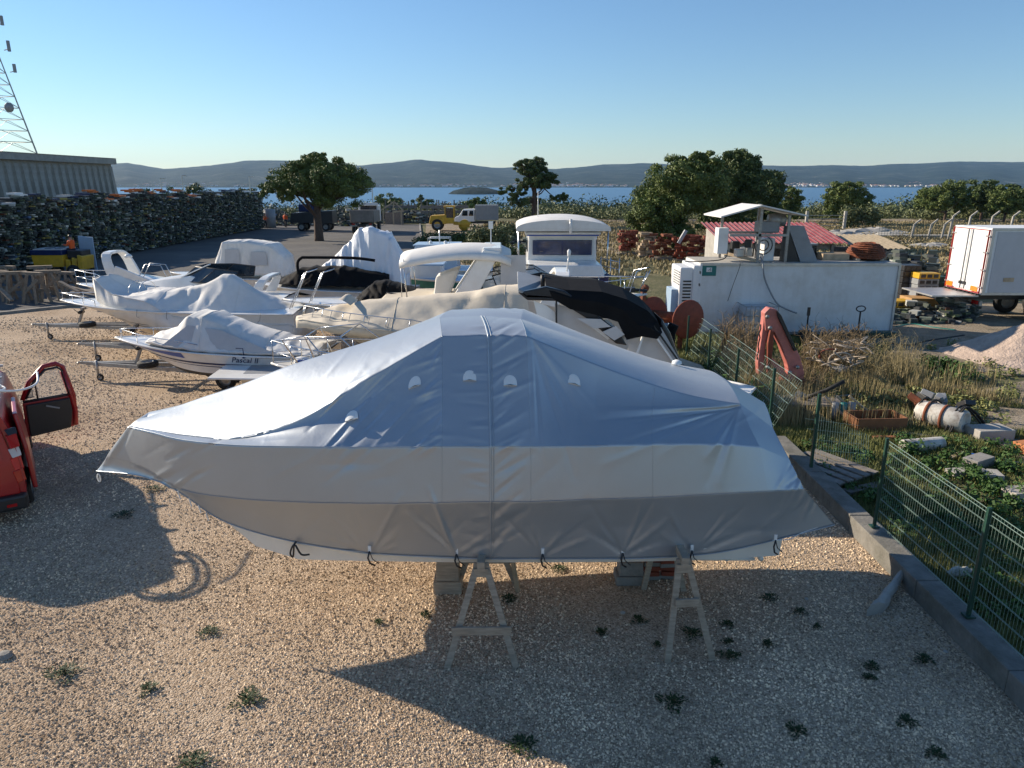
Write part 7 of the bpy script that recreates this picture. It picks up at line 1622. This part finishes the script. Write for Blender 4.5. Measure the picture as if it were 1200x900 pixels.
def pick_area(x0, x1, y0, y1, thr=-1, excl=None, pw=1.0):
    def f(R, n):
        m = n*4; x = R.uniform(x0, x1, m); y = y0+(y1-y0)*R.random(m)**pw; k = patchy(x, y)+R.normal(0, .35, m) > thr
        k &= np.abs(x) < y*.80+1.5
        if excl is not None: k &= ~excl(x, y)
        x, y = x[k][:n], y[k][:n]; g = .6+.7*np.clip(patchy(x, y, .7, 2)+.3, 0, 1.2)
        return np.stack([x, y, np.full(len(x), -.03), g], 1)
    return f
bare = lambda x, y: ((x > 10.4) & (y > 13.0) & (y < 19.5) & (x < 17) & (patchy(x, y, 1.5) > -.35)) | (y > 19.8+0*x) & (x > 12.2) | ((x > 6.6) & (x < 14.6) & (y > 26))
blades('grass', 'green and straw coloured rough grass beyond the wire fence', 150000, pick_area(5.95, 19, 4.5, 19.5, -.25, bare, 1.25), .06, .26, 'grass', 31)
blades('grass', 'short grass round the container and behind the yard boats', 50000, pick_area(3.5, 13, 17, 42, -.1, bare), .08, .30, 'grass', 32, w=.008)
blades('dry_grass', 'tall dry straw stems standing in the weeds', 9000, pick_area(6.2, 14.0, 15.5, 21.5, .15, bare), .35, .8, 'straw', 33, w=.006, lean=.25, cat='dry grass')
blades('field_grass', 'dry grass of the field behind the sheds', 60000, pick_area(-4, 75, 44, 108, -.3), .12, .4, 'straw', 34, w=.02, cat='dry grass')
def shrubs(name, label, lst, lm, leaf, per=160, cat='weeds', group=None, seed=40):
    global RNG
    RNG = np.random.default_rng(seed); cs = []; rs = []
    for x, y, z, r in lst: cs.append([x, y, z]); rs.append([r*1.2, r*1.2, r])
    v = leaves(np.array(cs), np.array(rs), per, leaf); o = link(name, npmesh(name, v, quads(len(v)//4), ML[lm])); props(o, label, cat, kind='stuff'); return o
R5 = np.random.default_rng(51)
L_ = []
for _ in range(190):
    px, py = R5.uniform(945, 1200), R5.uniform(520, 740); q = G(px, py)
    if q.x > 6.1: L_.append((q.x, q.y, R5.uniform(.02, .18), R5.uniform(.10, .24)))
shrubs('weed_clumps', 'dark green leafy weeds filling the strip behind the fence', L_, 'weed', .035, 110, seed=41)
L_ = [(*G(R5.uniform(800, 905), R5.uniform(425, 520))[:2], R5.uniform(.05, .4), R5.uniform(.15, .35)) for _ in range(90)]; L_ = [l for l in L_ if l[0] > 5.9]
shrubs('bramble', 'dark brambles and weeds behind the slumped fence', L_, 'weed', .05, 120, seed=42)
L_ = [(*G(R5.uniform(955, 1190), R5.uniform(405, 500))[:2], R5.uniform(.0, .1), R5.uniform(.12, .3)) for _ in range(120)]
shrubs('low_weeds', 'low olive weeds dotted over the rubble strewn ground', L_, 'grass', .04, 90, seed=43)
# brush heap of dead stems, hoses and branches
def brush(name, label, px0, px1, py0, py1, n, hmax, seed, lm='brown', r=.012):
    R = random.Random(seed); mb = MB()
    for _ in range(n):
        q = G(R.uniform(px0, px1), R.uniform(py0, py1)); h = R.uniform(.3, 1)*hmax; a = R.uniform(0, 2*pi); l = R.uniform(.1, .6)*h
        p1 = q+Vector((cos(a)*l*.5, sin(a)*l*.5, h*.7)); p2 = q+Vector((cos(a)*l, sin(a)*l, h*R.uniform(.6, 1.1))); mb.tube([q, p1, p2], [r, r*.8, r*.3], 4, cap=False)
        for _k in range(3): s = p1.lerp(p2, R.random()); mb.tube([s, s+Vector((R.uniform(-.2, .2), R.uniform(-.2, .2), R.uniform(-.05, .25)))], r*.4, 3, cap=False)
    o = mb.build(name, ML[lm], None); props(o, label, 'brush', kind='stuff'); return o
brush('brush_heap', 'heap of dead brown branches between the red crane arm and the pallet truck', 940, 1012, 402, 440, 420, .95, 61)
brush('dead_stalks', 'dead brown stalks standing in front of the caged tank', 845, 885, 400, 440, 200, 1.3, 62)
brush('dry_stalks', 'scattered dry stalks along the weedy bank below the container', 1000, 1080, 405, 450, 260, .7, 63, 'straw', .008)
brush('dark_stalks', 'dark tangled stalks round the foot of the red crane arm', 880, 970, 430, 475, 260, .5, 64)
R6 = random.Random(9); mb = MB()
for _ in range(60):
    q = G(R6.uniform(950, 1010), R6.uniform(400, 425), R6.uniform(.35, .8)); mb.tube(cr([q, q+Vector((R6.uniform(-.4, .4), R6.uniform(-.3, .3), R6.uniform(-.1, .2))), q+Vector((R6.uniform(-.6, .6), R6.uniform(-.3, .3), -.1))], 3), R6.uniform(.012, .03), 5)
o = mb.build('old_hoses', M['wood'], None, True); props(o, 'tangle of old pale hoses lying on top of the brush heap', 'hoses', kind='stuff')
for k, (px, py, R_) in enumerate(((985, 424, .35), (972, 418, .3))):
    q = G(px, py, .45); mb = MB(); mb.tube([q+Vector((R_*cos(a), .05*sin(a*3), R_*sin(a)*.8)) for a in [2*pi*i/20 for i in range(20)]], .03, 6, closed=True); single('hose_ring', mb, M['rustred'] if k else M['wood'], ('brown hose ring leaning on the right side of the brush heap', 'reddish hose ring on top of the brush heap')[k], 'hose', tuple(q), smooth=True)
# small weeds growing through the gravel
WP = [(75, 790, .22), (175, 808, .13), (292, 820, .2), (145, 604, .2), (182, 574, .2), (228, 896, .2), (612, 876, .18), (787, 824, .17), (933, 858, .12), (1062, 847, .12), (1020, 782, .10), (1018, 796, .08), (1082, 774, .12), (855, 770, .14), (812, 744, .15), (748, 728, .11), (705, 742, .09), (902, 702, .12), (938, 718, .09), (852, 733, .09), (853, 754, .08), (900, 756, .09), (1096, 884, .10), (655, 668, .12), (596, 703, .13), (500, 722, .08), (444, 731, .06), (838, 896, .07), (957, 736, .05), (770, 757, .05), (245, 742, .16)]
PN = ['at the left edge of the frame below the van shadow', 'left of centre in the sunny gravel', 'largest in the sunny gravel']
wm = None
for k, (px, py, s_) in enumerate(WP):
    s_ = s_*.85; q = G(px, py); R = random.Random(100+k); mb = MB(); n = int(60+s_*900)
    for _ in range(n):
        a = R.uniform(0, 2*pi); l = R.random()**.8*s_*(.55+.6*abs(sin(a*1.5+k)+.3*sin(a*4+k*2)))*1.15; x, y = cos(a)*l, sin(a)*l*.85; h = R.uniform(.01, .07)*(1.2-l/s_*.6); w_ = R.uniform(.006, .014)*(1+s_*3); b2 = a+R.uniform(-.6, .6); d1 = Vector((cos(b2), sin(b2), R.uniform(-.2, .7))); d2 = Vector((-sin(b2), cos(b2), 0)); c_ = Vector((x, y, h)); L2 = w_*2.4
        mb.add([c_-d1*L2*.5, c_+d2*w_*.6, c_+d1*L2*.6, c_-d2*w_*.6], [(0, 1, 2, 3)])
    o = mb.build('weed', ML['gweed'], None); o.location = q
    ref = ('in the sunlit gravel at the lower left', 'in the gravel by the van shadow', 'in the shaded gravel between the trestles', 'in the shaded gravel at the lower right', 'in the shade beside the right trestle', 'at the bottom edge of the gravel')
    where = ref[5] if py > 870 else ref[1] if (px < 260 and py < 650) else ref[0] if px < 400 else ref[2] if px < 770 and py < 780 else ref[4] if px < 960 and py < 790 else ref[3]
    size = ['tiny', 'small', 'broad', 'large'][min(3, int(s_/.06))]
    nth = sum(1 for j in range(k) if False)
    props(o, '%s green weed %s' % (size, where), 'weed', 'weeds growing through the gravel')
# unique wording for the weeds: count them along the row they stand in
seen = {}
for o in [o for o in bpy.data.objects if o.name.startswith('weed') and o.get('group')]:
    seen.setdefault(o['label'], []).append(o)
ORD = ['leftmost', 'second from the left', 'third from the left', 'fourth from the left', 'fifth from the left', 'sixth from the left', 'seventh from the left']
for l, os_ in seen.items():
    if len(os_) > 1:
        for i, o in enumerate(sorted(os_, key=lambda o: o.location.x/o.location.y)): o['label'] = l+', '+ORD[min(i, 6)]
for k, (px, py, s_, lab) in enumerate(((5, 770, .10, 'dark stone at the left edge of the sunlit gravel'), (730, 718, .035, 'pale pebble between the trestles left of the right one'), (188, 642, .03, 'small pale scrap lying in the van shadow'), (945, 702, .03, 'pale stone in the shade right of the trestles'), (1108, 764, .03, 'pale stone at the foot of the low wall'))):
    q = G(px, py); mb = MB(); mb.lathe([(.01, -.3), (.8, -.2), (1, .2), (.6, .6), (.01, .7)], 8); mb.v = [Vector((v.x*s_*r_.uniform(.8, 1.3), v.y*s_, v.z*s_)) for v in mb.v]; o = mb.build('stone', M['conc'] if k == 0 else M['concpale'], None); o.location = q; props(o, lab, 'stone')
# bushes at the edge of the yard
def bush(label, px, py, Y, wpx, hm, lm='olive', leaf=.08, n=18, seed=1, group='bushes round the yard'):
    global RNG
    RNG = np.random.default_rng(seed); rnd = random.Random(seed); q = V(px, py, Y); hw = wpx/2/F*Y; t = thing('bush', label, 'bush', (q.x, Y, 0), 0, group)
    cs = [[rnd.uniform(-hw, hw)*.8, rnd.uniform(-.8, .8), rnd.uniform(.2, .7)*hm] for _ in range(n)]; rs = [[hw*.4, .6, hm*.35]]*n
    v = leaves(np.array(cs), np.array(rs), 150, leaf); link('foliage', npmesh('foliage', v, quads(len(v)//4), ML[lm]), t)
    mb = MB()
    for c_ in cs[:6]: mb.tube([(c_[0]*.3, 0, 0), (c_[0], c_[1], c_[2])], [.04, .015], 4)
    mb.build('stem', M['bark'], t)
bush('dark low hedge between the yellow roller and the bimini cruiser', 530, 290, 66, 80, 1.4, 'dark', .09, 40, 71)
bush('pale olive bush just left of the domed awning', 572, 280, 62, 50, 2.2, 'olive', .1, 24, 72)
bush('olive bush in front of the crew cab truck', 592, 276, 70, 34, 2.0, 'olive', .1, 16, 73)
bush('tall pale bush beside the lone dark pine', 648, 262, 88, 44, 2.4, 'olive', .12, 20, 74)
bush('small wispy bush growing in front of the red roof', 968, 290, 38, 14, 1.7, 'dark', .06, 10, 75)
bush('round grey green bush below the lone pine right of the container', 1010, 258, 92, 46, 3.2, 'olive', .14, 24, 76)
bush('bright green weed clump beside the grit mound', 1115, 424, 20.5, 34, .45, 'weed', .05, 14, 77)
bush('green bush behind the slumped fence and rusty drum', 818, 440, 16.5, 40, .6, 'weed', .05, 16, 78)
bush('dark bush at the right end of the road scrap', 600, 285, 52, 30, 1.3, 'dark', .08, 14, 79)
# ------------------------------------------------------------------ air
mb = MB(); mb.box((0, 3500, 100), (12400, 7800, 248))
hz = bpy.data.materials.new('pale_haze'); hz.use_nodes = True; n = hz.node_tree; n.nodes.clear(); pv = n.nodes.new('ShaderNodeVolumePrincipled'); pv.inputs['Color'].default_value = (.38, .66, 1.0, 1); pv.inputs['Density'].default_value = 4.5e-5; pv.inputs['Anisotropy'].default_value = .1
ou = n.nodes.new('ShaderNodeOutputMaterial'); n.links.new(pv.outputs[0], ou.inputs['Volume'])
o = mb.build('haze', hz, None); o['kind'] = 'stuff'; o['label'] = 'pale blue air between the yard and the hills across the water'; o['category'] = 'haze'
